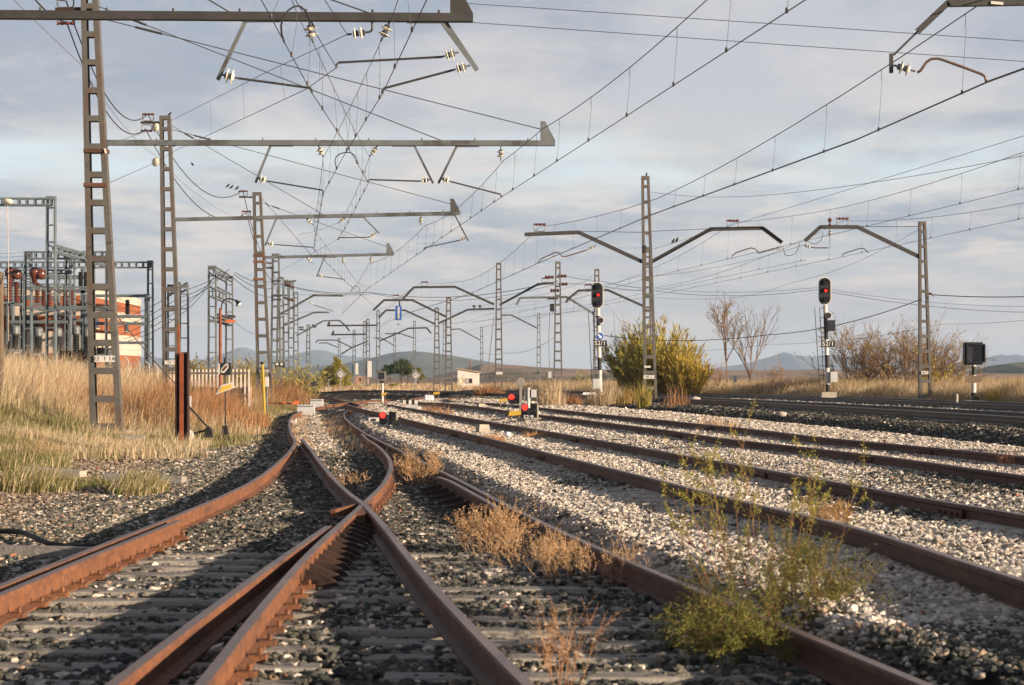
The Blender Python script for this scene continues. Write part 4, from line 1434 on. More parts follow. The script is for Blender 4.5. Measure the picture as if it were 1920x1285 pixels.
def ground_signal(label, pxl, pxr, py_top, py_bot, Y, extra=None):
    k = Y / F
    a, b = P(pxl, py_bot, Y), P(pxr, py_bot, Y)
    root = thing('ground_signal', label, 'dwarf signal', ((a.x + b.x) / 2, Y, gzf((a.x + b.x) / 2, Y)), 'dwarf signals with a lit red lamp')
    h = (py_bot - py_top) * k
    z0 = a.z
    w = .19 * Y / 57
    for i, x in enumerate((a.x, b.x)):
        q = MB()
        q.prism([(p[0], p[1]) for p in stadium(w * 1.05, h)] if i == 0 else [(-w * .5, -h / 2), (w * .5, -h / 2), (w * .5, h / 2), (-w * .5, h / 2)], Vector((x, Y - .02, z0 + h / 2)), (1, 0, 0), (0, 0, 1), -.16)
        hd = q.build('lamp_head', 'black_paint', root)
        for j, dz in enumerate((.25, -.25)):
            cc = Vector((x, Y - .035, z0 + h / 2 + dz * h))
            lit = i == 0 and j == 0
            disc(cc, w * .40, .012, 'red_lamp' if lit else 'dark_lens', hd, 'lens', 18)
            if not lit:
                hood(cc, w * .47, .08, 'black_paint', hd)
    MB().bar((b.x + w * .58, Y + .03, z0), (b.x + w * .58, Y + .03, z0 + h * .96), .012, .05).build('side_plate', 'concrete', root)
    xm = (a.x + b.x) / 2
    gz0 = gzf(xm, Y)
    q = MB()
    q.tube([(xm, Y + .06, gz0 - .05), (xm, Y + .06, z0 + h * .7)], .035, 8)
    q.box((xm, Y + .06, gz0 + .02), (.5, .3, .1))
    q.build('stand', 'white_paint', root)
    return root, a, b, h


r, a, b, h = ground_signal('dwarf signal with red lamp beside the first siding, alone in white gravel', 717.5, 736, 772.5, 797, 52.0)
q = MB()
q.box(P(742, 793, 51.7), (.19, .16, .13))
q.build('junction_box', 'black_paint', r)
q = MB()
q.box(P(701, 787, 51.5), (.25, .02, .095))
lb = q.build('label_board', 'white_paint')
tag(lb, 'white board with a black mark left of the lone dwarf signal', 'board')
o = MB()
o.box(P(701, 787.5, 51.48), (.10, .02, .055))
o.build('mark', 'text_black', lb)
WLOC
r, a, b, h = ground_signal('dwarf signal with red lamp and white lettering S2/8, next to a yellow box', 984, 1000.5, 757, 785, 53.5)
c = P(991, 784.5, 53.3)
text('number', 'S2/8', c + Vector((0, -.12, .03)), .13, 'text_white', r)
MB().box(c + Vector((0, -.10, .03)), (.28, .02, .12)).build('number_plate', 'black_paint', r)
MB().box(Vector((c.x + .02, 53.5, gzf(c.x, 53.5) + .02)), (.62, .34, .12)).build('footing', 'concrete', r)
ground_signal('farther dwarf signal with red lamp, left of the flat grey round sign', 959, 969.5, 741, 757, 74)


def yellow_box(label, px, py, w, h, Y):
    c = P(px, py, Y)
    root = thing('cable_box', label, 'cable box', (c.x, Y, gzf(c.x, Y)), 'yellow trackside cable boxes')
    MB().hexa([c + Vector(v) for v in ((-w / 2, -.12, -h / 2), (w / 2, -.12, -h / 2 + .03), (w / 2, .12, -h / 2 + .03), (-w / 2, .12, -h / 2), (-w / 2 + .02, -.09, h / 2), (w / 2 + .02, -.09, h / 2 + .02), (w / 2 + .02, .1, h / 2 + .02), (-w / 2 + .02, .1, h / 2))]).build('box', 'yellow_paint', root)
    gzz = gzf(c.x, Y)
    for s in (-.3, .3):
        MB().tube([(c.x + s * w, Y, gzz - .05), (c.x + s * w, Y, c.z - h / 2)], .03, 6).build('leg', 'mud', root)
    MB().tube([c + Vector((-w / 2, -.05, -.06)), c + Vector((-w * .8, -.1, -.12)), Vector((c.x - w * 1.2, Y - .1, gzz + .03)), Vector((c.x - w * 1.9, Y - .15, gzz + .02))], .015, 5).build('cable', 'cable', root)


yellow_box('yellow cable box left of the S2/8 dwarf signal', 965, 776, .32, .12, 55)
yellow_box('yellow cable box left of the farther dwarf signal', 943, 751, .30, .10, 75)
yellow_box('small yellow cable box near the white hut, beyond the sidings', 818, 738, .32, .12, 105)
yellow_box('dusty yellow cable box half hidden by dry tufts under the arrow signal', 1107, 752, .36, .10, 83)
yellow_box('small yellow cable box under the far black square signal', 719, 740, .24, .14, 112)

Y = 63.0
c = P(991, 727, Y)
root = thing('cabinet_post', 'white post with a small grey cabinet, behind the S2/8 dwarf signal', 'cabinet post', (c.x, Y, gzf(c.x, Y)))
MB().tube([(c.x, Y, gzf(c.x, Y) - .05), (c.x, Y, c.z)], .05, 10).build('post', 'white_paint', root)
MB().box(P(1003, 738, Y) + Vector((-.03, 0, 0)), (.16, .14, .23)).build('cabinet', 'grey_cabinet', root)
MB().box(P(989, 741, Y) + Vector((-.06, .05, 0)), (.05, .10, .28)).build('back_plate', 'concrete', root)
Y = 66.0
c = P(976.5, 716, Y)
root = thing('round_sign', 'grey back of a round sign on a flat stake, left of the cabinet post', 'sign', (c.x, Y, gzf(c.x, Y)))
disc(c, .13, .02, 'sign_grey', root, 'disc')
MB().bar((c.x, Y + .02, gzf(c.x, Y) - .05), (c.x, Y + .02, c.z), .085, .03, (0, 1, 0)).build('stake', 'sign_grey', root)

# striped blocks, cones, concrete blocks, boulders
Y = 78.0
x0 = P(757, 755, Y)
root = thing('striped_bar', 'black and white striped barrier block between the sidings', 'barrier', (P(770, 755, Y).x, Y, gzf(P(770, 755, Y).x, Y)))
for i in range(5):
    MB().box(P(758.5 + 5.4 * i, 754.5, Y), (.104, .16, .15)).build('stripe', 'white_paint' if i % 2 == 0 else 'black_paint', root)
MB().box(P(770, 759, Y) + Vector((.05, 0, -.06)), (.42, .2, .1)).build('foot', 'grey_cabinet', root)
for i, px in enumerate((799, 804.5, 809)):
    o = MB().lathe(G(px, 104), (0, 0, 1), [(.11, 0), (.12, .05), (.1, .2), (.06, .26), (.01, .28)], 10).build('white_marker', 'plastic_white')
    tag(o, 'small white rounded marker, one of three left of a yellow box', 'marker', 'white markers by the hut')
for i, (px, py, ww) in enumerate(((1097, 738, .2), (1104, 738, .24), (1112, 738, .3))):
    o = MB().hexa([P(px, py, 86) + Vector(v) for v in ((-ww / 2, -.06, -.05), (ww / 2, -.06, -.05), (ww / 2, .06, -.05), (-ww / 2, .06, -.05), (-ww / 2 + .03, -.04, .04), (ww / 2 - .03, -.04, .04), (ww / 2 - .03, .05, .04), (-ww / 2 + .03, .05, .04))]).build('white_marker', 'plastic_white')
    tag(o, 'flat white marker lying by the main line under the arrow signal', 'marker', 'flat white markers by the main line')


def block(label, px, py_b, w, h, Y, m='concrete', rz=.3, name='concrete_block', cat='block'):
    c = G(px, Y)
    q = MB()
    random.seed(int(px))
    ca, sa = math.cos(rz), math.sin(rz)
    vs = []
    for z, s in ((-.03, 1.0), (h, .88)):
        for (a, b) in ((-1, -1), (1, -1), (1, 1), (-1, 1)):
            u, v = a * w / 2 * s + random.uniform(-.02, .02), b * w / 2 * s + random.uniform(-.02, .02)
            vs.append(c + Vector((u * ca - v * sa, u * sa + v * ca, z + (random.uniform(-.015, .015) if z > 0 else 0))))
    q.hexa(vs)
    return tag(q.build(name, m), label, cat)


block('weathered concrete cube in the gravel between the rails of the first siding', 905, 803, .26, .15, 46)
block('smaller concrete cube between the rails of the second siding', 902, 758, .26, .15, 74)


def boulder(label, p, s, m='concrete', name='boulder', cat='stone'):
    V = ICO * np.array(s) * (1 + rng.normal(0, .10, (12, 1)))
    q = MB()
    vs = [Vector(v) + Vector(p) for v in V]
    q.add(vs, [tuple(t) for t in ICO_T])
    return tag(q.build(name, m, smooth=True), label, cat)


boulder('pale lump of plastic lying beside the rail of the first siding', G(952, 42.5) + Vector((0, 0, .04)), (.075, .06, .06), 'plastic_white', 'plastic_lump', 'litter')
boulder('pale boulder on the dark ballast bank, right one', G(1472, 57) + Vector((-.1, 0, .05)), (.16, .12, .09))
boulder('pale boulder on the dark ballast bank, left one', G(1343, 72) + Vector((0, 0, .04)), (.11, .09, .07))
boulder('grey boulder beside the near main rail', G(1303, 80) + Vector((0, 0, .1)), (.26, .15, .14))

# litter close to the camera
c = P(584, 1001, 18.2)
q = MB()
q.lathe((c.x, 18.2, gzf(c.x, 18.2)), (.03, .02, 1), [(.026, 0), (.034, .085), (.036, .088), (.030, .086), (.024, .004)], 14)
tag(q.build('plastic_cup', 'plastic_white', smooth=True), 'white plastic cup standing by the left rail of the crossing frog', 'cup')
c = G(664, 17.9)
q = MB()
q.add([c + Vector(v) for v in ((-.09, -.05, .02), (.0, -.07, .035), (.09, -.03, .015), (.07, .04, .05), (-.01, .05, .07), (-.08, .03, .03))], [(0, 1, 4, 5), (1, 2, 3, 4)])
q.add([c + Vector(v) for v in ((-.09, -.05, .015), (.0, -.07, .03), (.09, -.03, .01), (.07, .04, .045), (-.01, .05, .065), (-.08, .03, .025))], [(0, 1, 4, 5), (1, 2, 3, 4)])
tag(q.build('paper_scrap', 'plastic_white'), 'crumpled white paper scrap just below the crossing frog', 'litter')
c = G(405, 11.2)
q = MB()
q.add([c + Vector(v) for v in ((-.03, -.02, .03), (.03, -.03, .05), (.04, .02, .06), (-.02, .03, .04), (-.03, -.02, .022), (.03, -.03, .042), (.04, .02, .052), (-.02, .03, .032))], [(0, 1, 2, 3), (7, 6, 5, 4), (0, 4, 5, 1), (1, 5, 6, 2), (2, 6, 7, 3), (3, 7, 4, 0)])
tag(q.build('paper_scrap', 'plastic_white'), 'small pale wrapper between the two left rails in the foreground', 'litter')
q = MB()
q.tube([G(-70, 19.2, .05), G(0, 19.2, .06), G(40, 19, .07), G(62, 18.6, .06), G(90, 18, .045), G(140, 17.8, .03), G(190, 17.8, .04)], .024, 8)
tag(q.build('black_hose', 'cable', smooth=True), 'black hose lying on the ballast left of the outer rail', 'hose')


def plank(label, a, b, w=.2, h=.07, m='wood', name='timber_plank', cat='plank'):
    q = MB()
    a, b = Vector(a), Vector(b)
    q.bar(a, b, w, h)
    return tag(q.build(name, m), label, cat)


plank('long grey timber beside the black hose', G(-60, 17.3, .05), G(195, 17.0, .05), .16, .08)
plank('pale plank lying in the grass on the far left ballast edge', G(48, 28.6, .12), G(156, 28.4, .11), .22, .08, 'concrete')
plank('weathered plank right of the pale one, left ballast edge', G(196, 28.4, .10), G(345, 28.2, .09), .2, .07)
plank('short plank at the foot of the nearest left mast', G(228, 44, .10), G(271, 44, .10), .22, .10)

# rusty steel upright, point lever with white disc, arrow sign, lamp post, yellow post
Y = 44.0
root = thing('steel_upright', 'rusty H-section steel upright beside the point lever', 'post', (P(341.5, 830, Y).x, Y, gzf(P(341.5, 830, Y).x, Y)))
x = P(341.5, 830, Y).x
zt = P(341, 662, Y).z
zg = gzf(x, Y) - .1
q = MB()
q.box((x + .002, Y - .09, (zt + zg) / 2), (.085, .02, zt - zg))
q.build('flange', 'rust_red', root)
q = MB()
q.bar((x - .125, Y + .02, zg), (x - .125, Y + .02, zt), .24, .016, (1, 0, 0))
q.build('side_plate', 'rust_black', root)
q = MB()
q.bar((x + .125, Y + .02, zg), (x + .125, Y + .02, zt), .24, .016, (1, 0, 0))
q.build('side_plate', 'rust_black', root)
q = MB()
q.bar((x, Y + .03, zg), (x, Y + .03, zt - .004), .23, .016, (0, 1, 0))
q.build('web', 'rust_black', root)
MB().bar((x - .085, Y + .1, zt - .2), (x - .09, Y + .1, P(333, 608, Y).z), .045, .045, (0, 1, 0)).build('extension_bar', 'rust_red', root)

Y = 46.0
root = thing('point_lever', 'black point lever with a white counterweight disc behind the rusty upright', 'point lever', (P(385, 815, Y).x, Y, gzf(P(385, 815, Y).x, Y)))
q = MB()
q.prism([(-.09, 0), (.10, 0), (.08, .16), (.02, .24), (-.05, .2)], P(391, 820, Y), (1, 0, 0), (0, 0, 1), .12)
q.build('housing', 'black_paint', root)
MB().bar(P(390, 802, Y), P(350, 758, Y), .035, .05, (0, 1, 0)).build('lever', 'black_paint', root)
MB().bar(P(390, 806, Y), P(352, 816, Y), .045, .06, (0, 1, 0)).build('weight_arm', 'black_paint', root)
d = disc(P(351, 818, Y - .03), .15, .05, 'white_paint', root, 'weight_disc')
text('number', '1', P(354, 818, Y - .03) + Vector((0, -.055, 0)), .12, 'text_black', d)
MB().box(P(354, 753, Y), (.11, .03, .23)).build('indicator_plate', 'white_paint', root)
MB().box(P(332, 747, Y), (.05, .03, .05)).build('grip', 'white_paint', root)
MB().tube([P(345, 822, Y), P(322, 825, Y)], .025, 6).build('rod', 'black_paint', root)

Y = 47.0
root = thing('arrow_sign', 'black stake with a yellow arrow plate and a box with a white ring', 'sign', (P(423, 812, Y).x, Y, gzf(P(423, 812, Y).x, Y)))
x = P(423, 812, Y).x
zg = gzf(x, Y)
q = MB()
q.prism([(-.115, 0), (.115, 0), (.045, .38), (-.045, .38)], (x, Y - .05, zg - .02), (1, 0, 0), (0, 0, 1), .10)
q.build('foot', 'black_paint', root)
MB().tube([(x, Y, zg + .3), (x - .01, Y, P(421, 680, Y).z)], .016, 8).build('stake', 'black_paint', root)
arrowp = [(405, 740), (415, 722.5), (439.5, 715.5), (436, 722), (443, 726.5)]
q = MB()
o0 = P(423, 728, Y - .04)
q.prism([((a - 423) * Y / F, (728 - b) * Y / F) for a, b in arrowp][::-1], o0, (1, 0, 0), (0, 0, 1), .012)
ap = q.build('arrow_plate', 'white_paint', root)
q = MB()
inn = [(409.5, 737), (417, 725), (435.5, 719.5), (433.2, 723), (437.5, 726.2)]
q.prism([((a - 423) * Y / F, (728 - b) * Y / F) for a, b in inn][::-1], o0 + Vector((0, -.014, 0)), (1, 0, 0), (0, 0, 1), .008)
q.build('yellow_field', 'arrow_yellow', ap)
c = P(422, 692, Y)
bx = MB().box(c, (.25, .18, .27)).build('lantern_box', 'black_paint', root)
MB().box(P(411.5, 692, Y - .03), (.03, .16, .24)).build('side_plate', 'white_paint', root)
MB().tube([c + Vector((0, 0, .13)), c + Vector((0, 0, .25))], .035, 8).build('chimney', 'black_paint', root)
ring = [(415, 699), (415.5, 692), (424, 682.5), (429, 682), (429.5, 690), (421.5, 699.5)]
q = MB()
q.prism([((a - 422) * Y / F, (692 - b) * Y / F) for a, b in ring][::-1], c + Vector((0, -.095, 0)), (1, 0, 0), (0, 0, 1), .008)
q.build('ring', 'white_paint', bx)
rin = [(417.5, 696.5), (418, 692.5), (425, 685), (427, 685), (427.2, 689), (420.5, 696.5)]
q = MB()
q.prism([((a - 422) * Y / F, (692 - b) * Y / F) for a, b in rin][::-1], c + Vector((0, -.106, 0)), (1, 0, 0), (0, 0, 1), .004)
q.build('ring_centre', 'rust_dark', bx)

Y = 68.0
x = P(413, 0, Y).x
root = thing('lamp_post', 'rusty lamp post with a curved arm behind the arrow sign', 'street lamp', (x, Y, gzf(x, Y)))
MB().tube([(x, Y, gzf(x, Y) - .1), (x + .0, Y, P(413, 578, Y).z)], .055, 8, r2=.045).build('pole', 'rust_red', root)
MB().tube([P(*v, Y) for v in ((415, 582), (415.5, 572), (419, 564), (426, 560.5), (434, 561), (441, 563.5), (445, 567))], .022, 8).build('arm', 'black_paint', root)
q = MB()
q.lathe(P(444, 565, Y), (.62, -.1, -.78), [(.03, -.05), (.05, 0), (.06, .05), (.11, .09), (.12, .12)], 14)
hd = q.build('lamp_shade', 'black_paint', root)
MB().lathe(P(448, 569.5, Y), (.62, -.1, -.78), [(.10, -.02), (.09, .02), (.02, .06)], 12).build('bulb', 'plastic_white', hd)

Y = 72.0
x = P(495, 0, Y).x
root = thing('yellow_post', 'thin yellow post with a small horn on top, in front of the third left mast', 'post', (x, Y, gzf(x, Y)))
MB().tube([(x + .03, Y, gzf(x, Y) - .1), (x - .05, Y, P(493, 683, Y).z)], .045, 10).build('pole', 'yellow_paint', root)
MB().box(P(491, 681, Y), (.11, .1, .09)).build('horn', 'black_paint', root)
Y = 78.0
x = P(500.5, 0, Y).x
root = thing('meter_box', 'white box on a short stand, right of the yellow post', 'cabinet', (x, Y, gzf(x, Y)))
MB().box(P(500.5, 716, Y), (.125, .14, .36)).build('box', 'white_paint', root)
MB().tube([(x, Y, gzf(x, Y) - .1), (x, Y, P(500, 724, Y).z)], .03, 8).build('stand', 'steel_grey', root)
Y = 108.0
x = P(524, 0, Y).x
root = thing('disc_board', 'black board with two white discs, on the left mast queue', 'sign', (x, Y, P(524, 690, Y).z))
MB().box(P(524, 685, Y), (.46, .03, .31)).build('board', 'black_paint', root)
for px in (519.5, 528):
    disc(P(px, 683, Y - .02), .075, .012, 'white_paint', root, 'disc', 18)
MB().box(P(524, 689, Y - .02), (.34, .012, .05)).build('text_strip', 'sign_grey', root)
MB().tube([(x, Y + .04, gzf(x, Y) - .1), (x, Y + .04, P(524, 681, Y).z)], .03, 6).build('stake', 'steel_grey', root)

# point machines and levers at the yard throat
for lab, px, py, Y, w_, h_ in (('grey point machine box, nearest one left of the winding track', 574, 763.5, 78, .64, .17), ('grey point machine box just behind the nearest one', 594, 752.5, 92, .56, .17), ('grey point machine box in the middle of the yard throat', 702, 742.5, 108, .62, .10), ('pale point machine box farthest back at the yard throat', 706, 735, 122, .70, .10)):
    c = P(px, py, Y)
    root = thing('point_machine', lab, 'point machine', (c.x, Y, gzf(c.x, Y)), 'point machines at the yard throat')
    gg = gzf(c.x, Y)
    q = MB()
    zt = max(c.z + h_ / 2, gg + .2) if Y < 100 else gg + .13
    q.hexa([Vector((c.x, Y, 0)) + Vector(v) for v in ((-w_ / 2, -.2, gg - .02), (w_ / 2, -.2, gg - .02), (w_ / 2, .2, gg - .02), (-w_ / 2, .2, gg - .02), (-w_ / 2 + .02, -.17, zt), (w_ / 2 - .02, -.17, zt), (w_ / 2 - .02, .17, zt), (-w_ / 2 + .02, .17, zt))])
    bd = q.build('case', 'grey_cabinet', root)
    MB().box((c.x, Y - .19, zt - .05), (w_ * .9, .02, .03)).build('lid_edge', 'steel_grey', root)
    MB().tube([(c.x + w_ / 2, Y, gg + .08), (c.x + w_ / 2 + .7, Y, gg + .08)], .02, 6).build('throw_rod', 'steel_dark', root)
for lab, px, py, Y in (('small grey cabinet in the grass left of the point machines', 555, 740, 100), ('second small grey cabinet, right of its pale neighbour', 560.5, 742.5, 99)):
    c = P(px, py, Y)
    root = thing('small_cabinet', lab, 'cabinet', (c.x, Y, gzf(c.x, Y)))
    zz = gzf(c.x, Y)
    MB().box((c.x, Y, (zz + c.z + .1) / 2), (.16, .16, c.z + .1 - zz)).build('case', 'grey_cabinet' if px < 558 else 'steel_grey', root)
    MB().box((c.x, Y, c.z + .115), (.2, .2, .03)).build('lid', 'steel_grey', root)
Y = 74.0
c = P(508, 754, Y)
root = thing('red_lever', 'red-orange point lever lying low in the grass under the third left mast', 'point lever', (c.x, Y, gzf(c.x, Y)))
MB().tube([P(502, 756, Y), P(548, 757, Y)], .03, 6).build('rod', 'rust_red', root)
MB().prism([(-.14, 0), (.12, -.02), (.17, .10), (.04, .13)], P(553, 758, Y), (1, 0, 0), (0, 0, 1), .15).build('lever', 'red_orange', root)
MB().prism([(-.05, 0), (.07, 0), (.05, .06), (-.02, .06)], P(532, 757, Y), (1, 0, 0), (0, 0, 1), .1).build('block', 'red_orange', root)
q = G(546, 63)
root = thing('grease_pot', 'small grey box clamped outside the winding rail', 'rail greaser', q)
MB().box(q + Vector((0, 0, .12)), (.22, .3, .07)).build('tray', 'grey_cabinet', root)
MB().box(q + Vector((.14, 0, .13)), (.03, .22, .12)).build('side', 'white_paint', root)

# far signs
Y = 112.0
c = P(716, 705, Y)
root = thing('far_square_signal', 'black square signal with a pale frame on a white stub, far middle', 'railway signal', (c.x, Y, gzf(c.x, Y)))
MB().box(c, (.40, .1, .46)).build('frame', 'sign_grey', root)
MB().box(c + Vector((-.015, -.055, 0)), (.31, .03, .38)).build('screen', 'black_paint', root)
MB().tube([(c.x + .03, Y, gzf(c.x, Y)), (c.x + .03, Y, c.z - .2)], .06, 8).build('post', 'white_paint', root)
MB().box(c + Vector((0, -.02, -.31)), (.22, .1, .14)).build('lamp_bar', 'black_paint', root)
for lab, px, py, Y in (('white diamond sign with black border, in front of the yellow tree', 638.5, 702, 145), ('white diamond sign with black border, in front of the pines', 779, 704, 150)):
    c = P(px, py, Y)
    root = thing('diamond_sign', lab, 'sign', (c.x, Y, gzf(c.x, Y)), 'white diamond signs')
    for s, dy, m in ((.40, 0, 'white_paint'), (.35, -.014, 'black_paint'), (.26, -.028, 'white_paint')):
        MB().prism([(0, -s), (s * .93, 0), (0, s), (-s * .93, 0)], c + Vector((0, dy, 0)), (1, 0, 0), (0, 0, 1), .012).build('plate' if m == 'white_paint' else 'border', m, root)
    text('number', '60', c + Vector((0, -.045, 0)), .22, 'text_black', root)
    MB().tube([(c.x, Y + .05, gzf(c.x, Y)), (c.x, Y + .05, c.z)], .035, 6).build('post', 'steel_grey', root)
Y = 150.0
c = P(616, 712, Y)
root = thing('black_board', 'small black board with a white mark on a stake, left of the yellow tree', 'sign', (c.x, Y, gzf(c.x, Y)))
MB().box(c, (.30, .03, .36)).build('board', 'black_paint', root)
MB().box(c + Vector((0, -.02, -.02)), (.12, .012, .05)).build('mark', 'white_paint', root)
MB().tube([(c.x, Y + .04, gzf(c.x, Y)), (c.x, Y + .04, c.z)], .04, 6).build('stake', 'steel_grey', root)
Y = 120.0
c = P(591, 719, Y)
root = thing('lens_hood_signal', 'tiny black dwarf signal seen from behind at the brown mound', 'dwarf signal', (c.x, Y, gzf(c.x, Y)))
MB().lathe(c, (-.9, -.3, -.35), [(.12, -.1), (.13, .05), (.11, .22), (.12, .26)], 12).build('lamp_head', 'black_paint', root)
MB().tube([(c.x + .02, Y, gzf(c.x, Y)), c], .04, 6).build('post', 'steel_dark', root)

Y = 151.5
c = P(747, 587, Y)
root = thing('hanging_panel', 'blue box panel hanging from a bent mast arm on a short insulator', 'panel', (c.x, Y, c.z - .5))
MB().box(c, (.44, .22, 1.02)).build('panel', 'blue_paint', root)
MB().box(c + Vector((.02, -.118, 0)), (.13, .02, .86)).build('stripe', 'white_paint', root)
MB().tube([c + Vector((.04, 0, -.5)), c + Vector((.02, 0, -.78))], .035, 8).build('stem', 'grey_cabinet', root)
MB().box(c + Vector((.02, 0, -.8)), (.24, .14, .05)).build('foot', 'black_paint', root)
q = MB()
q.lathe(c + Vector((.08, 0, .5)), (0, 0, 1), [(.03, 0), (.07, .06), (.03, .1), (.07, .16), (.03, .2), (.07, .26), (.03, .34)], 10)
q.build('insulator', 'black_paint', root)
Y = 105.0
c = P(1378, 711, Y)
root = thing('blue_tag', 'small pale blue oval sign on a stake among the bare trees', 'sign', (c.x, Y, gzf(c.x, Y)))
MB().prism([(p[0], p[1]) for p in stadium(.18, .32)], c, (1, 0, 0), (0, 0, 1), .02).build('plate', 'steel_blue', root)
MB().tube([(c.x, Y + .04, gzf(c.x, Y)), (c.x, Y + .04, c.z)], .02, 6).build('stake', 'steel_grey', root)

# ------------------------------------------------------------------ buildings
Y = 232.0
k = Y / F
root = thing('track_hut', 'small white hut with a slanted roof, one window and a graffiti circle', 'hut', ((877 - CX) * k, Y, P(877, 731, Y).z))
zb, x0, x1 = P(857, 731, Y).z, P(858, 0, Y).x, P(898, 0, Y).x
zl, zr = P(858, 692, Y).z, P(898, 699, Y).z
q = MB()
q.hexa([(x0, Y, zb), (x1, Y, zb), (x1, Y + 2.6, zb), (x0, Y + 2.6, zb), (x0, Y, zl), (x1, Y, zr), (x1, Y + 2.6, zr), (x0, Y + 2.6, zl)])
wl = q.build('wall', 'render_white', root)
q = MB()
q.bar(Vector((x0 - .12, Y + 1.3, zl + .06)), Vector((x1 + .15, Y + 1.3, zr + .05)), 2.9, .12)
rf = q.build('roof', 'roof_edge', root)
MB().tube([P(882.5, 693, Y + 1), P(880, 676, Y + 1)], .05, 8).build('chimney_pipe', 'rust_red', rf)
wx0, wx1, wz0, wz1 = P(872, 0, Y).x, P(885.5, 0, Y).x, P(0, 719, Y).z, P(0, 710, Y).z
MB().box(((wx0 + wx1) / 2, Y - .01, (wz0 + wz1) / 2), (wx1 - wx0, .04, wz1 - wz0)).build('window', 'window_dark', root)
MB().box((wx0 + .22, Y - .035, (wz0 + wz1) / 2), (.40, .02, (wz1 - wz0) * .85)).build('window_leaf', 'render_grey', root)
q = MB()
cc = Vector((P(865, 0, Y).x, Y - .012, P(0, 715, Y).z))
pts = [cc + Vector((.27 * math.cos(a), 0, .30 * math.sin(a))) for a in np.linspace(0, 6.283, 20)]
q.tube(pts, .028, 5)
for a, b in ((.4, 1.9), (1.2, 2.0), (2.6, 1.7)):
    q.tube([cc + Vector((.27 * math.cos(a), 0, .3 * math.sin(a))), cc + Vector((.27 * math.cos(a) * b, 0, .3 * math.sin(a) * b + .1))], .024, 5)
q.build('graffiti', 'graffiti', wl)
Y = 300.0
k = Y / F
root = thing('brick_ruin', 'low reddish ruin wall behind the thick double mast', 'ruin', (P(677, 0, Y).x, Y, .1))
q = MB()
a, b = P(664, 0, Y).x, P(690, 0, Y).x
prof = [(a, -.1), (b, -.1), (b, P(0, 706, Y).z), (b - .35, P(0, 705, Y).z), (b - .5, P(0, 704, Y).z - .15), (a + 1.1, P(0, 706, Y).z), (a + .6, P(0, 704.5, Y).z), (a + .2, P(0, 707, Y).z), (a, P(0, 706, Y).z)]
q.prism([(p[0] - a, p[1]) for p in prof], (a, Y, 0), (1, 0, 0), (0, 0, 1), -1.6)
wl = q.build('wall', 'ruin_stone', root)
MB().box((P(676, 0, Y).x, Y - .02, P(0, 712, Y).z), (.2, .06, .45)).build('window_hole', 'window_dark', root)

# substation building
root = thing('substation_building', 'orange brick substation building with pale bands behind the steel gantries', 'building', (-27, 108, 1.0))
BX0, BX1, BY0, BY1 = -36.0, -20.1, 100.0, 115.4
q = MB()
q.box(((BX0 + BX1) / 2, (BY0 + BY1) / 2, 3.1), (BX1 - BX0, BY1 - BY0, 5.0))
q.build('wall', 'brick_orange', root)
for z0, z1 in ((2.52, 3.55), (4.28, 4.72), (5.22, 5.62)):
    q = MB()
    q.box(((BX0 + BX1) / 2, (BY0 + BY1) / 2, (z0 + z1) / 2), (BX1 - BX0 + .07, BY1 - BY0 + .07, z1 - z0))
    q.build('pale_band', 'brick_pale', root)
for xx in (-33, -29.5, -26, -22.8):
    f = MB().box((xx, BY0 - .045, 4.0), (1.1, .06, .5)).build('window', 'window_dark', root)
    MB().box((xx, BY0 - .06, 3.72), (1.3, .1, .06)).build('sill', 'concrete', f)
for yy in (103, 107, 111):
    f = MB().box((BX1 + .045, yy, 4.0), (.06, .8, .46)).build('window', 'window_dark', root)
    MB().box((BX1 + .06, yy, 3.74), (.1, 1.0, .05)).build('sill', 'concrete', f)


def ladder_beam(mb, a, b, h, n, dep=.3):
    a, b = Vector(a), Vector(b)
    hz = Vector((0, 0, h / 2))
    d = (b - a).normalized()
    s = Vector((-d.y, d.x, 0)) * dep / 2
    for o in (s, -s):
        mb.bar(a + hz + o, b + hz + o, .07, .06)
        mb.bar(a - hz + o, b - hz + o, .07, .06)
        for i in range(n + 1):
            p = a.lerp(b, i / n) + o
            mb.bar(p - hz, p + hz, .05, .05, d)


def gantry(label, posts, beams, m='steel_blue', pw=.34):
    """posts: (px, Y, py_top); beams: (i, j, py at i's distance or z, height, cells)"""
    xs_ = [(px - CX) * Yp / F for px, Yp, _ in posts]
    root = thing('steel_gantry', label, 'gantry', (xs_[0], posts[0][1], gzf(xs_[0], posts[0][1])), 'steel gantries of the substation')
    tops = []
    for (px, Yp, pt), x in zip(posts, xs_):
        z0, z1 = gzf(x, Yp) - .1, H + (HY - pt) * Yp / F
        lattice((x, Yp, z0), (x, Yp, z1), pw * 1.15, pw, .3, max(8, int((z1 - z0) / .62)), legw=.055, rung=.05).build('post', m, root)
        tops.append((x, Yp))
    for i, j, z, h, n in beams:
        mb = MB()
        a = Vector((tops[i][0], tops[i][1], z))
        b = Vector((tops[j][0], tops[j][1], z)) if not isinstance(j, tuple) else Vector(j)
        ladder_beam(mb, a, b, h, n)
        mb.build('beam', m, root)
    return root


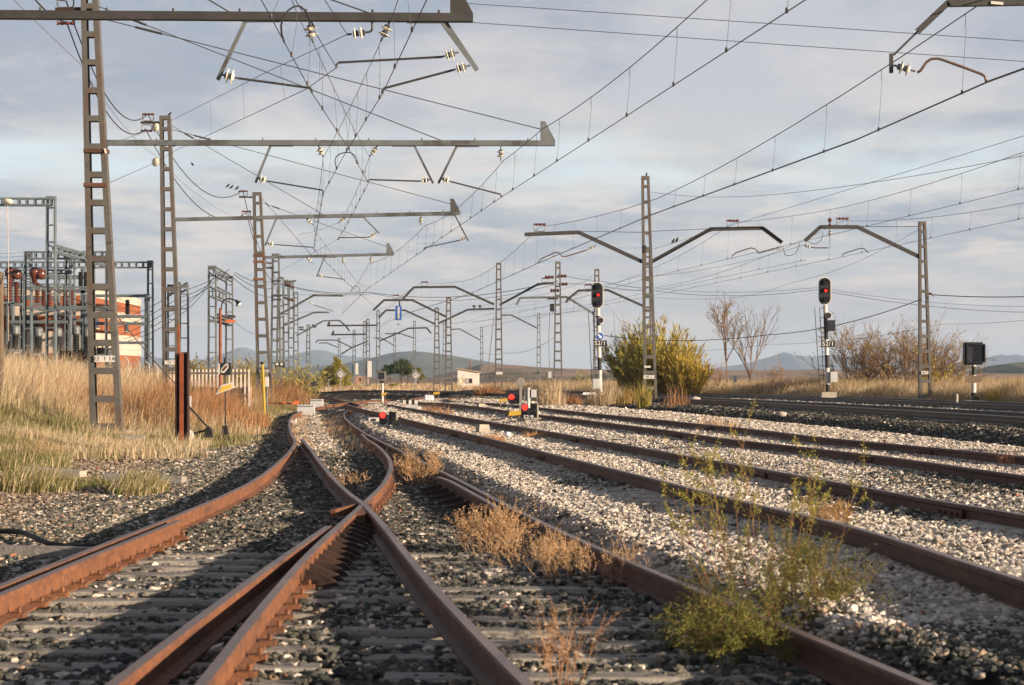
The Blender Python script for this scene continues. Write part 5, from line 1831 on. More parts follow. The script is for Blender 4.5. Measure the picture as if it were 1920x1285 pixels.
zpy = lambda py, Y: H + (HY - py) * Y / F
g1 = gantry('tallest steel gantry at the far left, its beam leaving the frame', [(96, 78, 369), (-70, 78, 369)], [(0, 1, zpy(379, 78), .24, 11), (0, (-16.85, 90, zpy(465, 78)), zpy(465, 78), .22, 12)], pw=.33)
q = MB()
q.lathe(P(15, 378, 77.6), (.8, -.3, -.12), [(.05, -.2), (.1, -.14), (.11, 0), (.09, .14), (.03, .2)], 12)
q.build('glass_insulator', 'glass_insulator', g1, smooth=True)
MB().tube([P(14, 382, 77.6), P(16, 520, 77.6), P(16, 640, 77.6)], .012, 5).build('down_lead', 'wire_light', g1)
g2 = gantry('middle steel gantry with a ladder beam behind the nearest left mast', [(53, 84, 472), (205, 84, 472)], [(0, 1, zpy(479, 84), .26, 11), (0, 1, zpy(541, 84), .10, 11), (0, 1, zpy(578, 84), .08, 8)], pw=.28)
g3 = gantry('wide rear steel gantry whose right post stands clear of the building', [(282, 96, 489), (-40, 96, 489), (135, 96, 492)], [(0, 1, zpy(497, 96), .24, 24), (1, 2, zpy(520, 96), .12, 12), (1, 2, zpy(536, 96), .12, 12)], pw=.26)
g4 = gantry('low open frame gantry in front of the bright brick wall', [(276, 93, 552), (160, 93, 552)], [(0, 1, zpy(555, 93), .06, 9), (0, 1, zpy(594, 93), .06, 9), (0, 1, zpy(607, 93), .06, 9), (0, 1, zpy(643, 93), .06, 9)], pw=.2)
g8 = gantry('light rear gantry with three thin beams between the slender pair and the building', [(108, 94, 505), (156, 94, 500), (42, 94, 512)], [(0, 1, zpy(520, 94), .1, 5), (0, 1, zpy(545, 94), .08, 5), (0, 2, zpy(560, 94), .08, 8), (0, 1, zpy(601, 94), .06, 5)], pw=.18)
g5 = gantry('slender gantry pair close behind the middle one', [(128, 88, 484), (172, 88, 484), (20, 88, 505)], [(0, 1, zpy(488, 88), .14, 4), (0, 2, zpy(510, 88), .14, 8), (0, 2, zpy(604, 88), .06, 6)], pw=.24)
g6 = gantry('narrow lattice gantry with a sunlit top beam, right of the second left mast', [(322, 97, 534), (345, 90, 534)], [(0, 1, zpy(540, 92), .28, 4)], m='steel_grey', pw=.38)
g7 = gantry('double lattice gantry with a transformer platform behind the lamp post', [(398, 95, 499), (430, 105, 518)], [(0, 1, zpy(506, 95), .24, 4), (0, 1, zpy(546, 95), .42, 5), (0, 1, zpy(596, 95), .16, 4)], m='steel_grey', pw=.36)
q = MB()
for i in range(6):
    q.box(P(408 + 3.4 * i, 597 + .9 * i, 97 + 1.4 * i), (.16, .3, .42))
q.build('fuse_bank', 'steel_dark', g7)
q = MB()
q.bar(P(427, 592, 102), P(441, 594, 102), .3, .1)
q.bar(P(427, 596, 102), P(436, 598, 102), .3, .1)
q.build('platform', 'steel_dark', g7)
q = MB()
q.prism([(0, 0), (.5, -.02), (.58, -.13), (.03, -.18)][::-1], P(420, 599, 101), (1, 0, 0), (0, 0, 1), .02)
q.build('red_board', 'red_orange', g7)


def breaker(label, px, py_b, py_t, Y, r, cap=True, m='black_paint', frame=True, name='circuit_breaker', cat='circuit breaker', group='upright breaker columns in the substation'):
    x = (px - CX) * Y / F
    z0, z1 = zpy(py_b, Y), zpy(py_t, Y)
    root = thing(name, label, cat, (x, Y, gzf(x, Y)), group)
    prof = []
    n = max(6, int((z1 - z0) / .09))
    for i in range(n):
        z = (z1 - z0) * i / n
        prof += [(r * .8, z), (r, z + (z1 - z0) / n * .5)]
    prof.append((r * .8, z1 - z0))
    MB().lathe((x, Y, z0), (0, 0, 1), prof, 12).build('insulator_column', m, root)
    if cap:
        MB().lathe((x, Y, z1), (0, 0, 1), [(r * .9, 0), (r * 1.25, .05), (r * 1.25, .28), (r * .9, .36), (.05, .38)], 12).build('head', 'steel_grey', root)
    if frame:
        q = MB()
        g0 = gzf(x, Y)
        for s in (-1, 1):
            q.bar((x + s * r * 1.3, Y, g0), (x + s * r * 1.3, Y, z0), .08, .08)
        q.bar((x - r * 1.6, Y, z0 - .05), (x + r * 1.6, Y, z0 - .05), .3, .1)
        q.bar((x - r * 1.5, Y, (z0 + g0) / 2), (x + r * 1.5, Y, (z0 + g0) / 2), .06, .06)
        q.build('frame', 'steel_blue', root)
    return root


for px, pb, pt, Y, rr, cap, lab in ((29, 655, 628, 82, .14, True, 'breaker column with grey head, nearest the wooden pole'), (72, 662, 632, 82, .15, True, 'breaker column with grey head, second from the wooden pole'), (109, 672, 632, 86, .14, True, 'tall black breaker column with grey head left of a squat pair'), (143, 672, 628, 86, .14, True, 'tall black breaker column with grey head between two squat pairs'),
                                    (163, 672, 632, 86, .12, True, 'slim breaker column directly left of the nearest mast'), (118, 675, 658, 85, .16, False, 'left squat black column of the left pair'), (127, 675, 658, 85, .16, False, 'right squat black column of the left pair'),
                                    (152, 675, 656, 85, .16, False, 'left squat black column of the right pair'), (161.5, 675, 656, 85, .17, False, 'right squat black column of the right pair'), (191, 664, 652, 85, .20, False, 'squat dark column seen between the legs of the nearest mast')):
    breaker(lab, px, pb, pt, Y, rr, cap)
for px, pt, pb, Y, lab in ((18, 520, 565, 80, 'brown stacked insulator hanging at the far left, left one'), (31, 528, 568, 80, 'brown stacked insulator hanging at the far left, right one'), (70, 530, 568, 88, 'brown insulator stack behind the middle gantry post'), (82, 545, 578, 88, 'brown insulator stack just right of the middle gantry post'), (92, 540, 575, 88, 'paler brown insulator stack under the tallest gantry'), (122, 535, 572, 88, 'brown insulator stack left of the slender gantry pair'), (134, 538, 572, 88, 'brown insulator stack inside the slender gantry pair'), (151, 510, 545, 92, 'thin dark insulator stack, left of two by the nearest mast'), (161, 510, 545, 92, 'thin dark insulator stack, right of two by the nearest mast'), (239, 562, 590, 92, 'dark insulator on the open frame before the bright wall')):
    x = (px - CX) * Y / F
    root = thing('insulator_stack', lab, 'insulator', (x, Y, zpy(pb, Y)), 'brown insulator stacks on the substation steel')
    z0, z1 = zpy(pb, Y), zpy(pt, Y)
    prof = []
    n = 8
    for i in range(n):
        prof += [(.06, (z1 - z0) * i / n), (.12, (z1 - z0) * (i + .5) / n)]
    prof.append((.05, z1 - z0))
    MB().lathe((x, Y, z0), (0, 0, 1), prof, 10).build('stack', 'brown_porcelain' if px < 145 else 'black_paint', root)
    MB().box((x, Y, z0 - .06), (.42, .2, .1)).build('base', 'steel_blue', root)
for px, py, lab in ((25, 513, 'glossy red-brown porcelain hood pair at the far left'), (71, 513, 'glossy red-brown porcelain hood pair right of the middle gantry post')):
    Y = 83
    root = thing('porcelain_hood', lab, 'insulator', P(px, py, Y), 'red-brown porcelain hoods')
    MB().lathe(P(px - 6, py + 8, Y), (0, 0, 1), [(.08, -.25), (.13, 0), (.2, .12), (.22, .24), (.17, .36), (.05, .42)], 14).build('hood', 'brown_porcelain', root, smooth=True)
    MB().lathe(P(px + 5, py + 1, Y), (.8, -.45, -.25), [(.05, -.28), (.17, -.2), (.22, -.02), (.2, .14), (.08, .22)], 14).build('hood', 'brown_porcelain', root, smooth=True)

for i, (a, b, c) in enumerate((((430, 505, 100), (330, 548, 93), (205, 605, 93)), ((426, 510, 100), (332, 560, 93), (212, 618, 93)), ((420, 516, 98), (335, 568, 93), (225, 628, 93)), ((404, 516, 96), (338, 578, 93), (232, 636, 93)), ((400, 522, 96), (342, 588, 92), (240, 640, 93)))):
    wire('dark lead sloping from the double lattice gantry down to the open frame', [P(*a), P(*b), P(*c)], .013, .15, 'cable', 'wire', 'sloping leads of the substation')
for i, (a, b) in enumerate((((440, 510, 104), (512, 527, 118)), ((438, 514, 104), (512, 541, 118)), ((436, 520, 104), (514, 558, 118)))):
    wire('dark cable running from the double lattice gantry to the left mast queue', [P(*a), P(*b)], .015, .25, 'cable', 'wire', 'cables between gantry and mast queue')
for i, py in enumerate((472, 479, 487, 491)):
    wire('thin level wire leaving the middle gantry to the left edge', [P(-60, py + 3, 80), P(55, py, 84)], .008, .05, 'wire', 'wire', 'level wires at the far left')
wire('yellowish cable sloping from the wooden pole down past the nearest left mast', [P(8, 508, 48), P(95, 540, 47), P(212, 583, 46), P(346, 738, 44.5)], .011, .05, 'wire_light')
wire('thin service wire from the lamp platform to the third left mast', [P(442, 605, 103), P(478, 626, 98), P(520, 634, 118)], .008, .1)

root = thing('wooden_pole', 'dark wooden pole at the left edge of the photo', 'pole', (P(1, 0, 48).x, 48, gzf(P(1, 0, 48).x, 48)))
MB().tube([(P(0, 0, 48).x, 48, gzf(-11.5, 48) - .2), P(1, 512, 48)], .085, 12, r2=.07).build('pole', 'wood_pole', root)
MB().lathe(P(1, 514, 48), (0, 0, 1), [(.078, 0), (.07, .03), (.02, .05)], 12).build('cap', 'wood_pole', root)

# fences
root = thing('picket_fence', 'low fence of pale upright pickets behind the brown brush', 'fence', (P(393, 0, 82).x, 82, gzf(-11.5, 82)))
xa, xb_ = P(320, 0, 86).x, P(467, 0, 80).x
n = 22
za = 1.66
for i in range(n):
    t = i / (n - 1)
    x, Y = xa + (xb_ - xa) * t, 86 - 6 * t
    q = MB()
    w_ = .055
    zb = gzf(x, Y) - .05
    q.prism([(-w_ / 2, zb), (w_ / 2, zb), (w_ / 2, za + .02), (0, za + .08), (-w_ / 2, za + .02)], (x, Y, 0), (1, 0, 0), (0, 0, 1), .03)
    q.build('picket', 'render_white', root)
for z in (za - .08, .75):
    MB().bar((xa, 86.05, z), (xb_, 80.05, z), .04, .06).build('rail', 'render_white', root)
MB().bar((xa, 86.3, .55), (xb_, 80.3, .55), .14, 1.0).build('base_wall', 'ruin_stone', root)
root = thing('mesh_fence', 'thin steel fence with hooked posts at the foot of the substation', 'fence', (-20, 90, 1.2))
for px in (5, 40, 75, 110, 145, 180, 215, 240, 262, 280, 296):
    x = (px - CX) * 89 / F
    g0 = gzf(x, 89)
    MB().tube([(x, 89, g0 - .1), (x, 89, g0 + 1.0), (x - .05, 89, g0 + 1.12), (x - .16, 89, g0 + 1.2)], .022, 6).build('post', 'grey_cabinet', root)
for dz in (.4, .95):
    MB().tube([((px - CX) * 89 / F, 89, gzf((px - CX) * 89 / F, 89) + dz) for px in range(0, 300, 20)], .01, 5).build('wire_rail', 'grey_cabinet', root)

# ------------------------------------------------------------------ birds
def bird(label, p, s=1.0, yaw=0.0, tilt=.5, group=None):
    """small dark perching bird: one continuous lofted body with head, beak and tail"""
    p = Vector(p)
    ax = Vector((math.cos(yaw) * math.cos(tilt), math.sin(yaw) * math.cos(tilt), math.sin(tilt)))
    rings = [(-.13, .006, .0), (-.10, .012, .0), (-.055, .022, .004), (-.02, .038, .006), (.02, .043, .006), (.05, .036, .008), (.068, .026, .014), (.085, .027, .022), (.10, .024, .026), (.112, .012, .026), (.132, .003, .022)]
    q = MB()
    up = Vector((0, 0, 1))
    up = (up - ax * up.dot(ax)).normalized()
    sd_ = ax.cross(up)
    vs, n = [], 9
    s *= .55
    c0 = p + Vector((0, 0, .055 * s))
    for t, r, lift in rings:
        for k in range(n):
            a = 6.283 * k / n
            vs.append(c0 + (ax * t + up * lift + sd_ * math.cos(a) * r + up * math.sin(a) * r) * s)
    fs = [(i * n + k, i * n + (k + 1) % n, (i + 1) * n + (k + 1) % n, (i + 1) * n + k) for i in range(len(rings) - 1) for k in range(n)]
    fs += [tuple(range(n))[::-1], tuple((len(rings) - 1) * n + k for k in range(n))]
    q.add(vs, fs)
    o = q.build('bird', 'bird_black', smooth=True)
    tag(o, label, 'bird', group)
    l = MB()
    for sg in (-1, 1):
        l.tube([c0 - up * .025 * s + sd_ * .012 * sg * s, p + sd_ * .012 * sg * s - Vector((0, 0, .01))], .004 * s, 4)
    l.build('legs', 'bird_black', o)


bird('bird on the top of the second left mast', P(318, 217, Y2), 1.5, .3, .7)
bird('bird on the top of the tallest right mast', P(1212, 331, YR), 1.6, 1.2, 1.0)
for lab, px, py in (('left bird of three on the upper feeder cable', 427, 351.5), ('middle bird of three on the upper feeder cable', 434, 354), ('right bird of three on the upper feeder cable', 444, 356)):
    bird(lab, P(px, py, 89.5), 1.9, .4, .6, 'birds on the feeder cable')
bird('lone bird on the upper feeder cable between second and third mast', P(361, 311, 79), 1.6, 2.4, .5)
bird('bird on the upper feeder cable close to the second left mast', P(327, 276, 73), 1.5, .2, .3)
for lab, px, py in (('left bird of two on the slanting wire', 1262, 456), ('right bird of two on the slanting wire', 1269, 454)):
    bird(lab, P(px, py, 77), 1.9, .5, .8, 'birds on the slanting wire')

# ------------------------------------------------------------------ grass
def blades(name, x, y, h, w, lean, C, label=None, kind=None, parent=None, cat=None, group=None, zoff=-.02, wind=(.25, .05), base_z=None):
    n = len(x)
    z = (gz(x, y) if base_z is None else base_z) + zoff
    a = rng.random(n) * 6.283
    side = np.stack([np.cos(a), np.sin(a), np.zeros(n)], -1)
    la = rng.random(n) * 6.283
    L = np.abs(rng.normal(0, 1, n)) * lean
    dx, dy = np.cos(la) * L + wind[0], np.sin(la) * L + wind[1]
    B = np.stack([x, y, z], -1)
    up = np.stack([dx * .25 * h, dy * .25 * h, h * .55], -1)
    tip = np.stack([dx * h, dy * h, h * np.sqrt(np.clip(1 - .35 * (dx**2 + dy**2), .15, 1))], -1)
    hw = (w / 2)[:, None] * side
    V = np.stack([B - hw, B + hw, B + up - hw * .75, B + up + hw * .75, B + tip], 1).reshape(-1, 3)
    T = np.array([(0, 1, 3), (0, 3, 2), (2, 3, 4)])[None] + (np.arange(n) * 5)[:, None, None]
    o = tri_mesh(name, V, T.reshape(-1, 3), np.repeat(C, 5, 0), 'grass_col', parent)
    if label:
        tag(o, label, cat, group, kind)
    return o


def pick(n, pal, wts):
    pal = np.array(pal)
    i = rng.choice(len(pal), n, p=np.array(wts) / sum(wts))
    return pal[i] * np.exp(rng.normal(0, .16, (n, 1)))


STRAW = [(.57, .46, .31), (.65, .55, .39), (.49, .375, .235), (.41, .29, .17)]
BROWN = [(.36, .19, .09), (.42, .235, .115), (.27, .135, .065), (.44, .28, .15)]
GREEN = [(.15, .165, .055), (.20, .20, .07), (.11, .125, .04), (.29, .25, .11)]


def left_field():
    n = 470000
    y = 22 + 78 * rng.random(n)**1.25
    x = -(.262 * y + 1.2) + rng.random(n) * (.262 * y + 1.2 - 2.6)
    xl = ev(RL, np.minimum(y, 120))
    d = xl - 1.2 - x
    d = d + 1.15 * sstep((y - 39) / 8)
    nz = fnoise(x, y, 1.5, 31)
    nb = fnoise(x, y, 4.0, 37)
    p = np.clip((d - .3 - 1.2 * (nz - .35)) / 1.2, 0, 1)
    p *= np.where(y < 36, np.clip((nz - .5 + (d - 2.2) * .2) * 3, 0, 1), 1)
    k = rng.random(n) < p
    k &= ~((np.abs(x + 6.0) < 1.0) & (np.abs(y - 28.4) < .7))
    x, y, d, nz, nb = x[k], y[k], d[k], nz[k], nb[k]
    n = len(x)
    tall = sstep((y - 47.5 + (d - 4.1) * 2.3) / 7.5) * sstep((d - 1.7) / 1.5)
    brush = np.exp(-(((x + 9.0) / 2.3)**2 + ((y - 58) / 6)**2)) * sstep((y - 49.5) / 2.5) + np.exp(-(((x + 10.2) / 1.7)**2 + ((y - 98) / 9)**2)) + .6 * np.exp(-(((x + 7.2) / .9)**2 + ((y - 58) / 6)**2))
    brush = np.clip(brush * 1.4, 0, 1) * (d > .5)
    h = (.10 + .13 * nz) * (1 - tall) + (.42 + .30 * nb) * tall
    h = h * (1 - brush) + (.62 + .42 * nz) * brush * np.clip(.35 + d / 3, 0, 1)
    h *= np.exp(rng.normal(-.05, .33, n)).clip(.4, 1.9) * (.62 + .75 * fnoise(x, y, .75, 43))
    w = .004 + .00010 * y + .003 * rng.random(n)
    C = pick(n, STRAW, [4, 4, 3, 2])
    Cb = pick(n, BROWN, [4, 4, 3, 2])
    Cg_ = pick(n, GREEN, [4, 3, 3, 3])
    g_ = np.clip((1 - tall) * (.2 + .7 * (fnoise(x, y, 2.2, 41) > .5)), 0, .8)
    r = rng.random(n)
    C = np.where((r < g_)[:, None], Cg_, C)
    C = np.where((rng.random(n) < brush)[:, None], Cb, C)
    blades('dry_grass', x, y, h, w, .48, C, 'tall dry straw-coloured grass on the left bank', 'stuff', wind=(.12, .02))


left_field()


def near_tufts(cx, cy, rx, ry, n, h0, pal, wts, label):
    r, a = np.sqrt(rng.random(n)), rng.random(n) * 6.283
    x, y = cx + rx * r * np.cos(a), cy + ry * r * np.sin(a)
    h = h0 * (1.15 - .6 * r**2) * rng.uniform(.6, 1.2, n)
    o = blades('grass_clump', x, y, h, np.full(n, .010) * rng.uniform(.7, 1.4, n), .45, pick(n, pal, wts), label, None, None, 'grass clump')
    return o


p_ = G(55, 26.5)
near_tufts(p_.x, p_.y, .62, 1.0, 1500, .30, GREEN + STRAW, [4, 3, 3, 3, 2, 1, 2, 1], 'green grass clump on the far left edge of the ballast')
p_ = G(258, 26.6)
near_tufts(p_.x, p_.y, .36, .9, 1200, .30, GREEN + STRAW, [3, 4, 2, 5, 2, 2, 2, 1], 'yellow-green grass clump left of the outer rail joint')
p_ = G(170, 27.6)
near_tufts(p_.x, p_.y, .3, .8, 260, .16, GREEN, [3, 3, 2, 5], 'low grass clump between the two near planks')


def right_field():
    n = 170000
    y = 50 + 95 * rng.random(n)**1.1
    xm = ev(M2, np.minimum(y, 174)) + 2.1
    x = xm + rng.random(n)**1.3 * (.262 * y + 2 - xm).clip(1, 60)
    k = (x < .262 * y + 2)
    x, y, xm = x[k], y[k], xm[k]
    n = len(x)
    nz = fnoise(x, y, 2.5, 51)
    h = (.35 + .5 * nz) * sstep((x - xm) / 1.2) * rng.uniform(.6, 1.25, n) + .06
    C = pick(n, STRAW, [4, 3, 4, 3])
    C = np.where((rng.random(n) < .35 * nz)[:, None], pick(n, BROWN, [3, 3, 3, 2]), C)
    C = np.where((rng.random(n) < .10)[:, None], pick(n, GREEN, [3, 3, 2, 3]), C)
    blades('dry_grass', x, y, h, .005 + .00011 * y + .003 * rng.random(n), .5, C, 'tall dry grass in the field behind the main line', 'stuff', wind=(.1, 0))


right_field()


def far_fields():
    n = 60000
    y = 128 + 190 * rng.random(n)**1.4
    x = (rng.random(n) * 2 - 1) * .25 * y
    k = (fnoise(x, y, 9, 61) > .34) & ~((np.abs(x) < 14) & (y < 150) & (x > -14)) | (y > 165)
    x, y = x[k], y[k]
    n = len(x)
    h = rng.uniform(.2, .55, n) * (.4 + fnoise(x, y, 7, 62))
    C = pick(n, STRAW, [4, 3, 3, 3])
    C = np.where((rng.random(n) < .3)[:, None], pick(n, BROWN, [3, 3, 3, 2]), C)
    blades('dry_grass', x, y, h, .02 + .00022 * y * rng.random(n), .4, C, 'sparse dry grass on the plain behind the yard throat', 'stuff')


far_fields()


def between_rails():
    n = 9000
    y = 37 + 40 * rng.random(n)
    xl, xb = ev(RL, y), ev(RB, y)
    x = xl + (xb - xl) * rng.random(n)
    t = (x - xl) / (xb - xl)
    dens = np.exp(-((t - .85) / .22)**2) * .8 + np.exp(-((t - .12) / .16)**2) * .5 + .1
    k = rng.random(n) < dens * np.clip((fnoise(x, y, .9, 71) - .3) * 2.6, 0, 1)
    x, y = x[k], y[k]
    n = len(x)
    C = pick(n, BROWN + STRAW, [2, 3, 1, 4, 3, 3, 2, 1])
    blades('dry_grass', x, y, rng.uniform(.06, .24, n), .005 + .00010 * y, .6, C, 'thin dry weeds between the rails of the winding track', 'stuff')


between_rails()


def tuft(label, px, Y, r, h, n, pal, wts, spread=.55, dz=0.0):
    p = G(px, Y)
    rr, a = np.sqrt(rng.random(n)) * r, rng.random(n) * 6.283
    x, y = p.x + rr * np.cos(a), p.y + rr * np.sin(a)
    o = blades('grass_tuft', x, y, h * np.exp(rng.normal(-.3, .35, n)).clip(.25, 1.3) * (1.1 - .4 * (rr / r)**2), np.full(n, .008 + .00008 * Y), spread * 1.25, pick(n, pal, wts), label, None, None, 'grass tuft', 'dry tufts along the main line', zoff=-.03 + dz, wind=(0, 0))
    return o


tuft('spiky straw tuft right of the cabinet post', 1035, 80, .55, 1.0, 420, STRAW, [4, 4, 3, 3])
tuft('low brown tuft midway between the cabinet post and the arrow signal', 1074, 84, .4, .5, 420, BROWN, [4, 3, 4, 1])
tuft('dense straw tuft at the foot of the arrow signal', 1134, 82, .72, .85, 900, STRAW, [4, 4, 3, 3])
tuft('loose ochre tuft left of the tallest right mast', 1180, 80, .55, .75, 420, [(.45, .33, .11), (.38, .26, .09), (.52, .36, .15)], [3, 3, 3])
tuft('yellow-green upright weed directly in front of the tallest right mast', 1207, 76, .28, 1.05, 300, [(.38, .33, .08), (.46, .36, .12), (.30, .28, .07)], [3, 3, 3], .3)
tuft('thin reddish stalks right of the tallest right mast', 1268, 73, .5, .75, 130, BROWN, [3, 4, 2, 3], .35)
tuft('brown bush-like tuft under the guy wire by the white hut', 916, 112, .85, .62, 900, BROWN, [4, 3, 4, 1], .5)
tuft('small straw tuft between the sidings, left one', 806, 70, .35, .35, 220, BROWN, [2, 4, 1, 4])
tuft('small straw tuft between the sidings, right one', 836, 66, .25, .30, 160, BROWN, [2, 4, 1, 4])
tuft('orange tuft against the first siding rail', 921, 39, .26, .20, 420, [(.50, .27, .11), (.56, .35, .17)], [3, 2], .7)
tuft('tiny orange tuft in the rail of the first siding near the white lump', 1000, 42, .22, .16, 160, [(.50, .27, .11), (.56, .35, .17)], [3, 2], .7)
tuft('red-brown weed tuft between the rails of the second siding', 1345, 46, .55, .30, 160, BROWN, [4, 4, 1, 2], .5)
tuft('tiny orange sprig beside the dark rail at the right edge', 1893, 27, .16, .22, 60, [(.50, .20, .10), (.46, .26, .12)], [3, 2], .5)
tuft('ochre clump in the grass left of the square screen', 1870, 72, .4, .55, 300, [(.50, .38, .08), (.42, .30, .07)], [3, 3], .5)


# ------------------------------------------------------------------ branching plants
class Twigs:
    def __init__(self):
        self.A, self.B, self.RA, self.RB, self.C = [], [], [], [], []
        self.LP, self.LD, self.LS, self.LW, self.LC = [], [], [], [], []

    def seg(self, a, b, ra, rb, c):
        self.A.append(tuple(a))
        self.B.append(tuple(b))
        self.RA.append(ra)
        self.RB.append(rb)
        self.C.append(c)

    def leaf(self, p, d, L, w, c):
        self.LP.append(tuple(p))
        self.LD.append(tuple(d))
        self.LS.append(L)
        self.LW.append(w)
        self.LC.append(c)

    def stems(self, name, parent, m='leaf_col'):
        A, B = np.array(self.A), np.array(self.B)
        d = B - A
        d /= np.linalg.norm(d, axis=1, keepdims=True) + 1e-9
        ref = np.where(np.abs(d[:, 2:3]) < .9, np.array([[0, 0, 1.0]]), np.array([[1.0, 0, 0]]))
        s = np.cross(d, ref)
        s /= np.linalg.norm(s, axis=1, keepdims=True) + 1e-9
        t = np.cross(d, s)
        ra, rb = np.array(self.RA)[:, None], np.array(self.RB)[:, None]
        V = []
        for k in range(3):
            a = 2.0944 * k
            V.append(A + (s * math.cos(a) + t * math.sin(a)) * ra)
        for k in range(3):
            a = 2.0944 * k
            V.append(B + (s * math.cos(a) + t * math.sin(a)) * rb)
        V = np.stack(V, 1).reshape(-1, 3)
        T = np.array([(0, 1, 4), (0, 4, 3), (1, 2, 5), (1, 5, 4), (2, 0, 3), (2, 3, 5)])[None] + (np.arange(len(A)) * 6)[:, None, None]
        return tri_mesh(name, V, T.reshape(-1, 3), np.repeat(np.array(self.C), 6, 0), m, parent)

    def leaves(self, name, parent, m='leaf_col'):
        P0, D = np.array(self.LP), np.array(self.LD)
        n = len(P0)
        D = D / (np.linalg.norm(D, axis=1, keepdims=True) + 1e-9)
        rv = rng.normal(0, 1, (n, 3))
        s = np.cross(D, rv)
        s /= np.linalg.norm(s, axis=1, keepdims=True) + 1e-9
        L, w = np.array(self.LS)[:, None], np.array(self.LW)[:, None]
        sag = np.zeros((n, 3))
        sag[:, 2] = -.15 * self_sag
        V = np.stack([P0, P0 + D * L * .45 + s * w / 2, P0 + D * L * .45 - s * w / 2, P0 + D * L + sag * L], 1).reshape(-1, 3)
        T = np.array([(0, 1, 2), (1, 3, 2)])[None] + (np.arange(n) * 4)[:, None, None]
        return tri_mesh(name, V, T.reshape(-1, 3), np.repeat(np.array(self.LC), 4, 0), m, parent)


self_sag = 1.0


def rvec(s=1.0):
    return Vector((random.gauss(0, s), random.gauss(0, s), random.gauss(0, s)))


def grow(tw, p, d, L, r, depth, cfg):
    """recursive branch: cfg has segs, wob, kids, ratio, angle, up, col, leaf(p,d,depth)"""
    n = cfg['segs']
    pts = [Vector(p)]
    d = Vector(d).normalized()
    for i in range(n):
        d = (d + rvec(cfg['wob']) + Vector((0, 0, cfg['up']))).normalized()
        a = pts[-1]
        b = a + d * L / n
        r0, r1 = r * (1 - .6 * i / n), r * (1 - .6 * (i + 1) / n)
        c = cfg['col'](depth, i / n)
        tw.seg(a, b, r0, r1, c)
        pts.append(b)
        if cfg.get('leaf'):
            cfg['leaf'](tw, a, b, d, depth)
    if depth <= 0:
        return
    for k in range(cfg['kids'][depth] if isinstance(cfg['kids'], (list, tuple)) else cfg['kids']):
        t = random.uniform(cfg.get('from', .3), 1.0)
        i = min(n - 1, int(t * n))
        q = pts[i].lerp(pts[i + 1], t * n - i)
        side = d.orthogonal().normalized()
        side = Matrix.Rotation(random.uniform(0, 6.283), 3, d) @ side
        nd = (d + side * random.uniform(*cfg['angle'])).normalized()
        grow(tw, q, nd, L * random.uniform(*cfg['ratio']), max(r * .55, cfg['rmin']), depth - 1, cfg)


def jit(c, s=.15):
    k = math.exp(random.gauss(0, s))
    return (c[0] * k, c[1] * k, c[2] * k)


def weed(label, base, n, H_, spread, col, leafcol=None, depth=2, kids=(0, 4, 6), seed=1, leaf=None, r=.0035, name='weed', wob=.12, up=.06, ratio=(.35, .6), cat='weed', rmin=.0013, basew=.05):
    random.seed(seed)
    root = thing(name, label, cat, base)
    tw = Twigs()

    def lf(tw, a, b, d, depth):
        if not leaf:
            return
        for _ in range(leaf[0]):
            q = a.lerp(b, random.random())
            tw.leaf(q, (d * .7 + rvec(.6)), leaf[1] * random.uniform(.6, 1.3), leaf[2], jit(random.choice(leafcol), .18))
    cfg = dict(segs=5, wob=wob, up=up, kids=kids, ratio=ratio, angle=(.35, .95), rmin=rmin, col=lambda dp, t: jit(col if not isinstance(col, list) else random.choice(col), .12), leaf=lf)
    for i in range(n):
        a = random.uniform(0, 6.283)
        rr = random.random()**.5
        d = Vector((math.cos(a) * spread * rr, math.sin(a) * spread * rr, 1))
        p = Vector(base) + Vector((math.cos(a) * basew * rr, math.sin(a) * basew * rr, -.02))
        grow(tw, p, d, H_ * random.uniform(.65, 1.1), r, depth, cfg)
    tw.stems('stem', root)
    if tw.LP:
        tw.leaves('foliage', root)
    return root


DRY = [(.50, .30, .15), (.58, .40, .23), (.42, .25, .12), (.64, .49, .33)]
weed('bushy orange-brown weed against the straight rail, beyond the check rail', G(782, 28.5), 26, .40, .95, DRY, seed=3, kids=(0, 3, 5), leaf=(2, .02, .008), leafcol=DRY, basew=.10)
weed('bushy orange-brown weed between the rails, upper one of the sleepers group', G(915, 17.4), 44, .34, 1.0, DRY, seed=4, kids=(0, 3, 5), leaf=(2, .016, .006), leafcol=DRY, basew=.16, r=.0024, rmin=.001)
weed('low tangled dry weed right of the bushy orange one, between the rails', G(1000, 16.2), 40, .24, 1.3, DRY + [(.62, .46, .28)], seed=5, kids=(0, 3, 5), leaf=(1, .014, .005), leafcol=DRY, basew=.22, r=.0022, rmin=.001)
weed('sparse dry weed leaning on the straight rail between the rails', G(1080, 15.3), 36, .28, .8, DRY + [(.62, .46, .28)], seed=6, kids=(0, 3, 4), leaf=(1, .014, .005), leafcol=DRY, basew=.26, r=.0022, rmin=.001)
weed('row of thin dry stalks in the shadow of the straight rail', G(1165, 14.8), 14, .24, .25, DRY, seed=8, kids=(0, 2, 4), leaf=(1, .012, .005), leafcol=DRY, basew=.28, r=.002, rmin=.001)
weed('tall thin dry weed standing in the foreground between the rails', G(1055, 9.6), 9, .36, .42, [(.52, .28, .14), (.56, .33, .18), (.44, .22, .10)], seed=9, kids=(0, 3, 5), r=.0022, wob=.06, rmin=.0009, leaf=(1, .010, .004), leafcol=DRY, basew=.06)
weed('thin orange weed at the left rail foot of the frog triangle', G(660, 27.5), 16, .20, .9, DRY, seed=10, kids=(0, 2, 4), leaf=(1, .016, .006), leafcol=DRY, basew=.2, r=.002)
